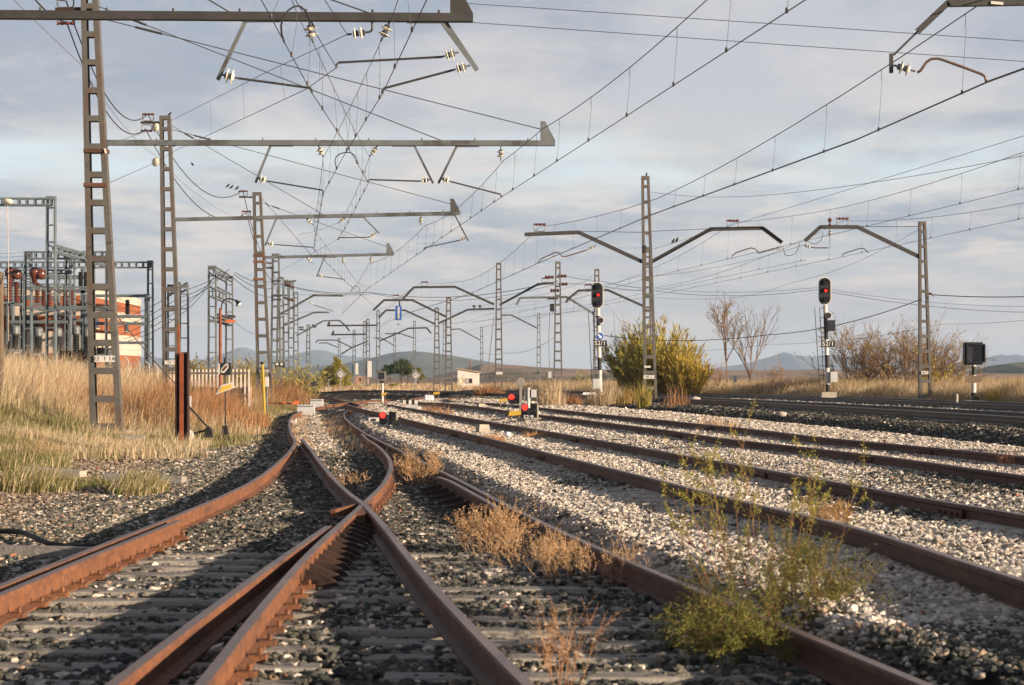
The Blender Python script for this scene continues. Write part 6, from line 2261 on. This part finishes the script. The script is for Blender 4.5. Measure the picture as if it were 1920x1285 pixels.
weed('brown weed growing from the first siding rail, behind the green weed', G(1565, 16.9), 20, .22, .9, [(.48, .27, .13), (.42, .25, .12), (.5, .33, .17)], seed=12, kids=(0, 3, 5), leaf=(2, .014, .006), leafcol=[(.40, .30, .12), (.5, .3, .14)], basew=.08, r=.0024)
GRN = [(.13, .16, .035), (.18, .20, .045), (.10, .125, .03), (.23, .23, .06), (.22, .17, .06)]
weed('large feathery green weed growing over the straight rail in the foreground', G(1440, 11.9), 26, .42, 1.1, [(.24, .11, .07), (.20, .17, .06), (.30, .14, .08)], GRN, seed=14, depth=2, kids=(0, 5, 8), leaf=(2, .024, .0042), r=.003, basew=.24, name='green_weed', rmin=.0009, ratio=(.35, .7), wob=.13, up=.0)
weed('lower dark spreading part of the green growth left of the straight rail', G(1395, 11.0), 26, .28, 1.25, [(.20, .15, .06), (.20, .11, .06)], GRN, seed=15, depth=2, kids=(0, 5, 7), leaf=(2, .024, .0045), r=.0026, basew=.22, name='green_weed', rmin=.0009, up=-.01)
weed('tall airy green shoots with pink stems rising behind the green growth', G(1440, 13.4), 16, .82, .55, [(.40, .17, .11), (.36, .19, .10), (.30, .2, .08)], [(.33, .33, .06), (.27, .28, .05), (.40, .35, .09)], seed=16, depth=2, kids=(0, 3, 5), leaf=(2, .030, .0055), r=.0026, basew=.42, name='green_weed', rmin=.001, ratio=(.18, .36), wob=.045)
weed('wispy green sprigs right of the large green weed', G(1500, 12.4), 12, .36, .8, [(.30, .15, .08), (.24, .18, .07)], GRN, seed=17, depth=2, kids=(0, 4, 5), leaf=(2, .024, .0045), r=.0024, basew=.2, name='green_weed', rmin=.0009)
weed('dry reddish stalk at the outer left rail joint', G(85, 33), 14, .3, .8, DRY, seed=18, kids=(0, 3, 4), leaf=(2, .02, .01), leafcol=DRY, basew=.3)


# ------------------------------------------------------------------ bushes and trees
def cane_bush(label, base, rx, ry, h, n, pal_fn, leaf=(.34, .034), per=20, seed=1, name='cane_bush', lift=.5, lean=.5, cat='bush'):
    random.seed(seed)
    root = thing(name, label, cat, base)
    tw = Twigs()
    for i in range(n):
        a = random.uniform(0, 6.283)
        rr = random.random()**.5
        u = Vector((math.cos(a) * rr, math.sin(a) * rr, 0))
        p = Vector(base) + Vector((u.x * rx * .62, u.y * ry * .62, -.05))
        hh = h * (1 - .33 * rr**2) * random.uniform(.55, 1.1)
        d = (Vector((0, 0, 1)) + u * lean * random.uniform(.3, 1.1) + rvec(.05)).normalized()
        segs = 6
        for k in range(segs):
            b = p + d * hh / segs
            tw.seg(p, b, .012 * (1 - .12 * k), .012 * (1 - .12 * (k + 1)), jit((.33, .25, .12)))
            m = int(per / segs + random.random()) if k > 0 or rr > .6 else 0
            for _ in range(m):
                q = p.lerp(b, random.random())
                ang = random.uniform(0, 6.283)
                o = Vector((math.cos(ang), math.sin(ang), random.uniform(-.1, 1.0)))
                tw.leaf(q, o * (.62 if lift > .7 else .8) + d * lift * 1.45, leaf[0] * random.uniform(.55, 1.25), leaf[1] * random.uniform(.7, 1.3), jit(pal_fn(q), .2))
            p = b
            d = (d + rvec(.05) + u * .03 - Vector((0, 0, .02 * k * lean))).normalized()
    tw.stems('stem', root)
    tw.leaves('foliage', root)
    return root


random.seed(5)
BB = G(1226, 112)


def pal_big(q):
    t = (q.x - BB.x) / 2.4 + random.gauss(0, .55)  # leaf colour turns yellower to the right, painting in the sunlit side
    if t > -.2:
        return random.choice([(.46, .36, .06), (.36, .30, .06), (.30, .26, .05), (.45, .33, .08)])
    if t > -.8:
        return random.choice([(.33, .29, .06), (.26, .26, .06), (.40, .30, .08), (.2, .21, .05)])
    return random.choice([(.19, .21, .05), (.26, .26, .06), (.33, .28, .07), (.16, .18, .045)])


cane_bush('big dense cane bush turning yellow, sunlit flank painted in, right of the arrow signal', BB, 2.5, 2.2, 3.85, 330, pal_big, per=38, seed=21, leaf=(.50, .055), lift=.9)
BC = G(1285, 110)
cane_bush('lower yellow right flank of the big cane bush', BC, 1.05, 1.4, 2.3, 130, lambda q: random.choice([(.50, .38, .07), (.44, .34, .07), (.36, .31, .06), (.48, .33, .10)]), per=36, seed=22, leaf=(.46, .055), lift=.9)
YG = lambda q: random.choice([(.36, .32, .09), (.42, .36, .12), (.28, .27, .08), (.46, .37, .15), (.22, .23, .07)])
cane_bush('pale yellow-green cane bush behind the left mast queue, right part', G(560, 128), 1.6, 1.4, 2.7, 90, YG, per=22, seed=23, leaf=(.36, .05), lean=.6)
cane_bush('pale yellow-green cane bush behind the third left mast', G(478, 122), 1.5, 1.4, 2.6, 90, YG, per=22, seed=24, leaf=(.36, .05), lean=.5)
cane_bush('olive cane bush behind the picket fence, left part', G(382, 100), 1.5, 1.2, 2.0, 90, lambda q: random.choice([(.22, .21, .07), (.28, .24, .08), (.34, .27, .10)]), per=22, seed=25, leaf=(.3, .05), lean=.5)
cane_bush('ochre cane bush behind the picket fence, right of the lamp post', G(452, 104), 1.2, 1.2, 2.1, 90, lambda q: random.choice([(.34, .26, .08), (.40, .30, .10), (.25, .22, .07)]), per=22, seed=26, leaf=(.3, .05), lean=.5)
cane_bush('low pale bush beyond the main line, left of the cabinet on the arrow signal', G(1090, 175), 1.0, .8, 1.7, 40, lambda q: random.choice([(.30, .28, .12), (.36, .32, .15)]), per=18, seed=27, leaf=(.3, .06))


def leaf_ball_tree(label, base, h, blobs, pal, n, lsize, trunk=.12, seed=1, name='tree', cat='tree', tcol=(.12, .09, .07)):
    random.seed(seed)
    root = thing(name, label, cat, base)
    tw = Twigs()
    b = Vector(base)
    top = Vector((b.x, b.y, b.z + h * .5))
    tw.seg(b - Vector((0, 0, .1)), b.lerp(top, .6), trunk, trunk * .8, tcol)
    for (ox, oy, oz, r, k) in blobs:
        tw.seg(b.lerp(top, random.uniform(.35, .6)), b + Vector((ox, oy, oz)), trunk * .55, trunk * .15, tcol)
    lv = Twigs()
    tot = sum(x[3]**2 * x[4] for x in blobs)
    for (ox, oy, oz, r, k) in blobs:
        m = int(n * r * r * k / tot)
        c = b + Vector((ox, oy, oz))
        cl = [(rvec().normalized() * r * random.uniform(.35, 1.0)) for _ in range(max(6, m // 45))]
        for _ in range(m):
            o = random.choice(cl) + rvec(r * .17)
            o.z *= .8
            lv.leaf(c + o, rvec() + Vector((0, 0, .3)), lsize * random.uniform(.6, 1.3), lsize * .5, jit(random.choice(pal), .22))
    tw.stems('trunk', root)
    lv.leaves('crown', root)
    return root


PINE = [(.045, .075, .02), (.07, .10, .028), (.09, .12, .03), (.035, .055, .018)]
YEL = [(.28, .25, .04), (.35, .29, .05), (.22, .22, .045), (.40, .31, .06), (.16, .17, .04)]
kx = 330 / F
leaf_ball_tree('spreading dark green pine, middle one behind the black square signal', ((752 - CX) * kx, 330, .1), 4.0, [(-.9, 0, 2.6, 1.0, 1), (.2, 0, 3.0, 1.15, 1), (1.0, .3, 2.5, .9, 1), (-.2, -.4, 2.2, .8, 1), (-1.6, 0, 2.1, .6, 1)], PINE, 5200, .26, seed=31, name='pine_tree')
leaf_ball_tree('dark green pine crown left of the black square signal', ((728 - CX) * kx, 335, .1), 3.6, [(-.7, 0, 2.2, .9, 1), (.3, .2, 2.5, .95, 1), (-1.3, 0, 1.7, .7, 1)], PINE, 3600, .26, seed=32, name='pine_tree')
leaf_ball_tree('brighter pine crown right of the middle pine', ((768 - CX) * kx, 325, .1), 3.4, [(0, 0, 2.5, .95, 1), (.6, .1, 2.0, .8, 1), (-.5, 0, 2.0, .7, 1)], [(.10, .12, .03), (.14, .15, .04), (.07, .09, .025)], 3200, .26, seed=33, name='pine_tree')
leaf_ball_tree('yellowish round tree behind the right diamond sign', ((789 - CX) * kx, 320, .1), 2.8, [(0, 0, 1.9, .75, 1), (-.6, .1, 1.5, .6, 1), (.5, 0, 1.3, .6, 1), (-.2, 0, 2.3, .5, 1)], [(.17, .17, .04), (.24, .22, .05), (.12, .13, .035)], 3000, .22, seed=34)
kx = 215 / F
leaf_ball_tree('yellow-leaved bushy tree behind the left diamond sign', ((632 - CX) * kx, 215, .05), 3.4, [(0, 0, 2.2, .95, 1), (-.75, 0, 1.7, .8, 1), (.7, .2, 1.5, .8, 1), (.2, -.3, 1.0, .95, 1), (-.6, 0, .9, .8, 1), (.9, 0, .8, .6, 1), (-.15, 0, 2.9, .55, 1)], YEL, 8000, .16, seed=35)
leaf_ball_tree('dark olive bush left of the yellow-leaved tree', ((602 - CX) * kx, 220, .05), 2.2, [(0, 0, 1.2, .8, 1), (.3, 0, 1.9, .55, 1), (-.4, 0, .9, .6, 1)], [(.12, .13, .04), (.2, .18, .06), (.26, .2, .08)], 2600, .15, seed=36)
leaf_ball_tree('low green bush right of the yellow-leaved tree by the ruin', ((742 - CX) * kx, 215, .05), 1.0, [(0, 0, .55, .45, 1), (.4, 0, .4, .35, 1), (-.4, 0, .4, .35, 1)], [(.22, .21, .06), (.28, .25, .08)], 1100, .12, seed=37)


def bare_tree(label, base, trunk_h, H_, seed, spread=.5, kids=(0, 3, 4, 4, 3), depth=4, r=.055, leaves=30, stems=1, col=(.34, .235, .16), name='bare_tree', L=1.5, leafcol=((.40, .32, .10), (.32, .22, .1), (.22, .24, .06)), ratio=(.55, .85), lean=.0, rmin=.006, wob=.10, ang=(.3, .75), up=.09, cat='tree'):
    random.seed(seed)
    root = thing(name, label, cat, base)
    tw = Twigs()
    tips = []

    def lf(tw_, a, b, d, depth_):
        if depth_ <= 1:
            tips.append((b.copy(), d.copy()))
    cfg = dict(segs=4, wob=wob, up=up, kids=kids, ratio=ratio, angle=ang, rmin=rmin, col=lambda dp, t: jit(col, .12), leaf=lf)
    cfg['from'] = .35
    b0 = Vector(base) - Vector((0, 0, .1))
    if trunk_h > 0:
        p, d = b0, Vector((lean, 0, 1)).normalized()
        for i in range(5):
            q = p + d * trunk_h / 5
            tw.seg(p, q, r * (1 - .08 * i), r * (1 - .08 * (i + 1)), jit(col, .1))
            p = q
            d = (d + rvec(.03)).normalized()
        for s in range(stems):
            a = 6.283 * (s + random.random() * .5) / stems
            grow(tw, p - Vector((0, 0, random.random() * trunk_h * .25)), Vector((math.cos(a) * spread, math.sin(a) * spread, 1)), L * random.uniform(.8, 1.15), r * .6, depth - 1, cfg)
    else:
        for s in range(stems):
            a = random.uniform(0, 6.283)
            grow(tw, b0 + Vector((math.cos(a) * .25, math.sin(a) * .25, 0)), Vector((math.cos(a) * spread * random.random(), math.sin(a) * spread * random.random(), 1)), L * random.uniform(.7, 1.15), r, depth - 1, cfg)
    tw.stems('trunk', root)
    if leaves and tips:
        lv = Twigs()
        for _ in range(leaves):
            p, d = random.choice(tips)
            for _ in range(random.randint(1, 4)):
                lv.leaf(p + rvec(.05), d + rvec(.8), random.uniform(.07, .14), .06, jit(random.choice(leafcol), .2))
        lv.leaves('dry_leaves', root)
    return root


bare_tree('tall nearly bare sapling, right of the big cane bush', G(1363, 116), 2.0, 5, 42, spread=.32, stems=5, L=2.0, r=.07, leaves=70, kids=(0, 3, 4, 5), depth=4, ratio=(.42, .72), up=.05, ang=(.25, .65), col=(.27, .19, .13))
bare_tree('leafless forked shrub right of the tall sapling', G(1407, 116), .9, 5, 43, spread=.42, stems=7, L=2.5, r=.06, leaves=30, kids=(0, 3, 3, 4), depth=4, ratio=(.4, .7), up=.05, ang=(.2, .55), col=(.26, .19, .14))
bare_tree('thin brush stems left of the tall sapling', G(1335, 114), 0, 2, 44, spread=.5, stems=10, L=1.1, r=.02, leaves=15, kids=(0, 2, 4), depth=3, col=(.38, .23, .15), name='bare_shrub', cat='shrub')
bare_tree('thin brush stems right of the forked shrub', G(1452, 112), 0, 2, 45, spread=.4, stems=9, L=1.0, r=.02, leaves=20, kids=(0, 2, 4), depth=3, col=(.40, .25, .15), name='bare_shrub', cat='shrub')
TW = (.27, .18, .115)
for i, (px, Y, L, st, lab) in enumerate(((1612, 101, 1.9, 18, 'leafless tangled shrub right of the lower main signal, leftmost of the thicket'), (1655, 104, 2.2, 20, 'tallest leafless shrub in the middle of the thicket'), (1700, 100, 2.0, 18, 'leafless shrub directly left of the right lattice mast'), (1752, 103, 1.8, 16, 'leafless shrub right of the right lattice mast'), (1785, 106, 2.0, 12, 'outermost leafless shrub toward the square screen'))):
    bare_tree(lab, G(px, Y), 0, 3, 50 + i, spread=1.0, stems=st, L=L, r=.035, leaves=240, kids=(0, 3, 4, 4), depth=4, ratio=(.45, .75), up=.03, ang=(.35, .9), col=TW, name='bare_shrub', wob=.16, rmin=.007, cat='shrub')
for i, (px, Y, rx, h, lab) in enumerate(((1600, 98, 1.1, .95, 'olive undergrowth at the foot of the thicket beside the lower main signal'), (1680, 97, 1.3, .9, 'mixed green and ochre undergrowth under the middle thicket'), (1765, 96, 1.2, 1.5, 'yellow-leaved undergrowth left of the square screen'))):
    cane_bush(lab, G(px, Y), rx, .8, h, 60, (lambda q: random.choice([(.22, .20, .06), (.33, .25, .09), (.16, .16, .05)])) if i < 2 else (lambda q: random.choice([(.42, .31, .07), (.34, .26, .08), (.25, .22, .06)])), per=20, seed=60 + i, leaf=(.16, .08), lean=.9, name='undergrowth_bush')
cane_bush('red-brown brush twigs above the picket fence line by the lamp post', G(436, 112), .9, .9, 2.4, 40, lambda q: random.choice([(.30, .2, .09), (.25, .17, .08)]), per=10, seed=66, leaf=(.2, .05), lean=.6)
bare_tree('bare twigs rising over the back of the big cane bush', G(1180, 120), 0, 3, 70, spread=.5, stems=10, L=2.6, r=.03, leaves=20, kids=(0, 3, 4), depth=3, col=(.36, .24, .19), name='bare_shrub', cat='shrub', up=.04)


# ------------------------------------------------------------------ hills
def hill(name, label, crest, D, W, pal, seed, nscale=260, amp=.06, rows=22, ncol=420, zf=0.0):
    """ridge with real depth: crest line given by photo bearing and height, falling to the plain in front and behind"""
    px = np.linspace(crest[0][0], crest[-1][0], ncol)
    py = np.interp(px, [c[0] for c in crest], [c[1] for c in crest])
    X = (px - CX) * D / F
    Z = H + (HY - py) * D / F
    for s, a in ((1, 1), (2.3, .5), (5.1, .28), (11, .15)):
        Z = Z + (fnoise(X * s, X * 0 + seed, nscale / 3, seed) - .5) * amp * (Z.max() - zf) * a
    V, C = [], []
    t = np.linspace(0, 2, rows)
    for i, tt in enumerate(t):
        prof = math.sin(tt * math.pi / 2)**1.25 if 0 < tt < 2 else 0
        y = D + (tt - 1) * W
        xx = X * (1 + (tt - 1) * W / D * .6)
        rough = (fnoise(xx, np.full_like(xx, y), nscale / 2.5, seed + 7) - .5) * .22 + (fnoise(xx, np.full_like(xx, y), nscale / 7, seed + 9) - .5) * .12
        z = zf - 2 + (Z - zf + 2) * np.clip(prof + rough * prof * (1 - abs(tt - 1)**.5 * 0) * (0 if abs(tt - 1) < .03 else 1), 0, 1.0)
        V.append(np.stack([xx, np.full_like(xx, y), z], -1))
        f1 = fnoise(xx, np.full_like(xx, y * 2.5), nscale / 4, seed + 3)[:, None]
        f2 = (fnoise(xx, np.full_like(xx, y * 3.0), nscale / 14, seed + 4) > .63)[:, None]
        c = np.array(pal[0]) * f1 + np.array(pal[1]) * (1 - f1)
        c = np.where(f2, np.array(pal[2]), c)
        C.append(c)
    V, C = np.array(V), np.array(C)
    idx = np.arange(rows * ncol).reshape(rows, ncol)
    q = np.stack([idx[:-1, :-1], idx[:-1, 1:], idx[1:, 1:], idx[1:, :-1]], -1).reshape(-1, 4)
    T = np.concatenate([q[:, [0, 1, 2]], q[:, [0, 2, 3]]])
    o = tri_mesh(name, V.reshape(-1, 3), T, C.reshape(-1, 3), 'hill_col', smooth=True)
    return tag(o, label, kind='structure')


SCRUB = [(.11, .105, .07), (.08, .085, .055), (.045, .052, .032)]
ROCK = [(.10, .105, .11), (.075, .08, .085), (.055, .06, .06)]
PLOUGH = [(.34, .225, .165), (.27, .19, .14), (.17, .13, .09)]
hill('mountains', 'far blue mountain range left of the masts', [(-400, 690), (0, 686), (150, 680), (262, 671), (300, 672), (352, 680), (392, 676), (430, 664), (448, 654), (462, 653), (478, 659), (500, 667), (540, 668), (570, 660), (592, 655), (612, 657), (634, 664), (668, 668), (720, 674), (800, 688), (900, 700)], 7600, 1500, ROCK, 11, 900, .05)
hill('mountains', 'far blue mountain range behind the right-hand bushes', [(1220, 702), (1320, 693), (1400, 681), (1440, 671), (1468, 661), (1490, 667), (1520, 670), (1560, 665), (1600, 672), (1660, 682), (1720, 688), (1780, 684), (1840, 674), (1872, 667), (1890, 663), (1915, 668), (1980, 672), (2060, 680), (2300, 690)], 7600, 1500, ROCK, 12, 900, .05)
hill('hills', 'grey-green hill in the middle distance behind the pines', [(300, 703), (380, 698), (470, 694), (560, 690), (640, 684), (690, 675), (735, 664), (770, 659), (800, 662), (850, 668), (905, 677), (960, 687), (1030, 697), (1100, 704)], 3600, 800, SCRUB, 13, 300, .03)
hill('hills', 'low reddish ploughed ridge across the middle right', [(820, 704), (870, 693), (905, 683), (960, 685), (1010, 689), (1100, 693), (1180, 693), (1310, 694), (1420, 695), (1560, 694), (1700, 697), (1850, 700), (2000, 702)], 1150, 330, PLOUGH, 14, 130, .05)
hill('hills', 'low dark spur in front of the reddish ridge', [(840, 712), (890, 702), (930, 697), (980, 699), (1040, 706), (1085, 707), (1130, 700), (1180, 703), (1240, 710)], 560, 130, [(.15, .125, .09), (.20, .155, .11), (.09, .085, .055)], 15, 60, .06, zf=-.2)
hill('hills', 'green field slope at the right edge', [(1780, 706), (1840, 694), (1880, 683), (1920, 679), (2000, 676), (2200, 684)], 1300, 300, [(.13, .15, .08), (.18, .16, .10), (.08, .09, .05)], 16, 150, .04)
for px, Y, s, lab in ((892, 620, 1.2, 'hedge'), (930, 640, 1.0, 'hedge'), (960, 600, 1.3, 'hedge'), (1005, 560, 1.4, 'hedge'), (1290, 420, 1.0, 'hedge')):
    leaf_ball_tree('dark low bush far out on the plain, ' + {892: 'just right of the white hut', 930: 'behind the two-armed mast', 960: 'left of the flat round sign', 1005: 'right of the flat round sign', 1290: 'right of the big cane bush'}[px], ((px - CX) * Y / F, Y, .0), 1.8 * s, [(0, 0, .9 * s, 1.1 * s, 1), (-1.8 * s, 0, .7 * s, .9 * s, 1), (1.7 * s, 0, .6 * s, .9 * s, 1), (3.0 * s, 0, .5 * s, .7 * s, 1)], [(.06, .065, .035), (.09, .085, .045)], 900, .5, seed=80 + px, name='far_bush', cat='bush')

# air between the camera and the hills
m, ntv, outv = nodes_of('haze_air')
pv = ntv.nodes.new('ShaderNodeVolumePrincipled')
pv.inputs['Color'].default_value = (.55, .74, 1.0, 1)
pv.inputs['Density'].default_value = 1.15e-4
pv.inputs['Anisotropy'].default_value = .0
ntv.links.new(pv.outputs[0], outv.inputs['Volume'])
MATS['haze_air'] = m
q = MB()
q.box((0, 5200, 63.5 - 3.5), (9400, 10800, 134))
hz = q.build('haze', 'haze_air')
tag(hz, 'pale air between the yard and the distant hills', kind='stuff')

# ------------------------------------------------------------------ sky, sun, haze, camera
SUN_AZ, SUN_EL = 62.0, 11.0       # sun stands right of and behind the camera
sd = Vector((math.sin(R(SUN_AZ)) * math.cos(R(SUN_EL)), -math.cos(R(SUN_AZ)) * math.cos(R(SUN_EL)), math.sin(R(SUN_EL))))
sun = bpy.data.lights.new('sun', 'SUN')
sun.energy = 5.0
sun.angle = R(.53)
sun.color = (1.0, .78, .56)
so = bpy.data.objects.new('sun', sun)
so.rotation_euler = sd.to_track_quat('Z', 'Y').to_euler()
so.location = sd * 50
COL.objects.link(so)

W = bpy.data.worlds.new('World')
SC.world = W
W.use_nodes = True
nt = W.node_tree
for n in list(nt.nodes):
    nt.nodes.remove(n)
out = nt.nodes.new('ShaderNodeOutputWorld')
bg = nt.nodes.new('ShaderNodeBackground')
bg.inputs['Strength'].default_value = .1
nt.links.new(bg.outputs[0], out.inputs[0])
sky = nt.nodes.new('ShaderNodeTexSky')
sky.sky_type = 'NISHITA'
sky.sun_disc = False
sky.sun_elevation = R(SUN_EL)
sky.sun_rotation = math.atan2(sd.x, sd.y)
sky.dust_density = 1.5
tc = nt.nodes.new('ShaderNodeTexCoord')
sep = nt.nodes.new('ShaderNodeSeparateXYZ')
nt.links.new(tc.outputs['Generated'], sep.inputs[0])


def math_n(op, a, b=None, c=None):
    n = nt.nodes.new('ShaderNodeMath')
    n.operation = op
    for i, v in enumerate((a, b, c)):
        if v is None:
            continue
        if isinstance(v, (int, float)):
            n.inputs[i].default_value = v
        else:
            nt.links.new(v, n.inputs[i])
    return n.outputs[0]


# cloud sheet: view direction projected on a flat layer, so bands close up toward the horizon
zc = math_n('ADD', math_n('MAXIMUM', sep.outputs['Z'], 0.0), .055)
cxn = math_n('DIVIDE', sep.outputs['X'], zc)
cyn = math_n('DIVIDE', sep.outputs['Y'], zc)
cmb = nt.nodes.new('ShaderNodeCombineXYZ')
nt.links.new(cxn, cmb.inputs[0])
nt.links.new(cyn, cmb.inputs[1])


def wnoise(scale, sx, sy, seed, detail=6, rough=.55, dist=.3):
    mp = nt.nodes.new('ShaderNodeMapping')
    mp.inputs['Scale'].default_value = (sx, sy, 1)
    mp.inputs['Location'].default_value = (seed, seed * .7, 0)
    n = nt.nodes.new('ShaderNodeTexNoise')
    n.inputs['Scale'].default_value = scale
    n.inputs['Detail'].default_value = detail
    n.inputs['Roughness'].default_value = rough
    n.inputs['Distortion'].default_value = dist
    nt.links.new(cmb.outputs[0], mp.inputs[0])
    nt.links.new(mp.outputs[0], n.inputs['Vector'])
    return n.outputs['Fac']


def wramp(src, stops):
    r = nt.nodes.new('ShaderNodeValToRGB')
    e = r.color_ramp.elements
    while len(e) < len(stops):
        e.new(.5)
    for i, (p, c) in enumerate(stops):
        e[i].position = p
        e[i].color = (*c, 1)
    nt.links.new(src, r.inputs['Fac'])
    return r.outputs[0]


def wmix(f, a, b):
    n = nt.nodes.new('ShaderNodeMix')
    n.data_type = 'RGBA'
    for s, v in ((0, f), (6, a), (7, b)):
        if isinstance(v, (int, float)):
            n.inputs[s].default_value = v
        elif isinstance(v, tuple):
            n.inputs[s].default_value = (*v, 1)
        else:
            nt.links.new(v, n.inputs[s])
    return n.outputs[2]


def srgb(r, g, b):
    f = lambda c: ((c / 255 + .055) / 1.055)**2.4 if c > 10 else c / 255 / 12.92
    return (f(r), f(g), f(b))


# colour of the cloud deck by elevation (radians up to about 0.18 fill the photograph)
z5 = math_n('MULTIPLY', sep.outputs['Z'], 5.0)
deck = wramp(z5, [(.0, srgb(214, 200, 193)), (.10, srgb(207, 199, 196)), (.20, srgb(192, 193, 198)), (.34, srgb(190, 193, 199)), (.50, srgb(199, 200, 204)), (.68, srgb(193, 194, 201)), (1.0, srgb(189, 192, 200))])
dim = wramp(z5, [(.0, srgb(208, 195, 190)), (.12, srgb(189, 188, 193)), (.3, srgb(170, 177, 188)), (.6, srgb(163, 170, 184)), (1.0, srgb(164, 171, 186))])
lit = wramp(z5, [(.0, srgb(218, 204, 196)), (.15, srgb(226, 211, 203)), (.40, srgb(233, 221, 213)), (.6, srgb(226, 217, 212)), (1.0, srgb(215, 210, 208))])
n1 = wnoise(1.0, .8, .38, 3.1, 6, .55)
n2 = wnoise(2.2, .8, .40, 9.4, 8, .62)
n3 = wnoise(3.4, .7, .55, 21.7, 8, .6)
c = wmix(wramp(n1, [(.42, (0, 0, 0)), (.57, (1, 1, 1))]), dim, deck)
c = wmix(wramp(n2, [(.49, (0, 0, 0)), (.66, (.62, .62, .62))]), c, lit)
low = wramp(z5, [(.12, (0, 0, 0)), (.30, (1, 1, 1)), (.50, (1, 1, 1)), (.62, (.15, .15, .15))])
c = wmix(math_n('MULTIPLY', low, wramp(n3, [(.49, (0, 0, 0)), (.64, (.65, .65, .65))])), c, lit)
# one brighter belt with thin pale openings about six degrees up
zz = sep.outputs['Z']
belt = math_n('MULTIPLY', wramp(z5, [(.38, (0, 0, 0)), (.47, (1, 1, 1)), (.52, (1, 1, 1)), (.58, (0, 0, 0))]), wramp(wnoise(.9, 1.0, .5, 5.2, 6, .6), [(.42, (0, 0, 0)), (.58, (.9, .9, .9))]))
c = wmix(belt, c, srgb(216, 230, 235))
# strength .1 background, so scale the cloud colours up; the clear sky shines through a little
sc = nt.nodes.new('ShaderNodeVectorMath')
sc.operation = 'SCALE'
nt.links.new(c, sc.inputs[0])
sc.inputs[3].default_value = 5.1
# unseen sky overhead dimmed to cut ambient fill and deepen contrast
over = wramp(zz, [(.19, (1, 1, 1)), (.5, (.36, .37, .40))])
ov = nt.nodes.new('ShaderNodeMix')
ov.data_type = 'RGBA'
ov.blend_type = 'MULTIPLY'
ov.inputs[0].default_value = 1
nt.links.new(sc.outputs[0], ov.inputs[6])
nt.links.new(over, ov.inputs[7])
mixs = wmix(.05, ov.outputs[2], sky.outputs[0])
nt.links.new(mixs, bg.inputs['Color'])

cam = bpy.data.cameras.new('camera')
cam.sensor_width = 23.6
cam.lens = 23.6 * F / 1920.0
cam.shift_y = (HY - 642.5) / 1920.0
cam.clip_end = 40000
cam.clip_start = .1
cam.dof.use_dof = True
cam.dof.focus_distance = 52
cam.dof.aperture_fstop = 4.5
co = bpy.data.objects.new('camera', cam)
co.location = (0, 0, H)
co.rotation_euler = (R(90), 0, 0)
COL.objects.link(co)
SC.camera = co

SC.view_settings.view_transform = 'Standard'
SC.view_settings.look = 'None'
SC.view_settings.exposure = 1.1
SC.view_settings.gamma = 1
SC.cycles.max_bounces = 6
SC.cycles.transparent_max_bounces = 8
SC.cycles.volume_bounces = 0
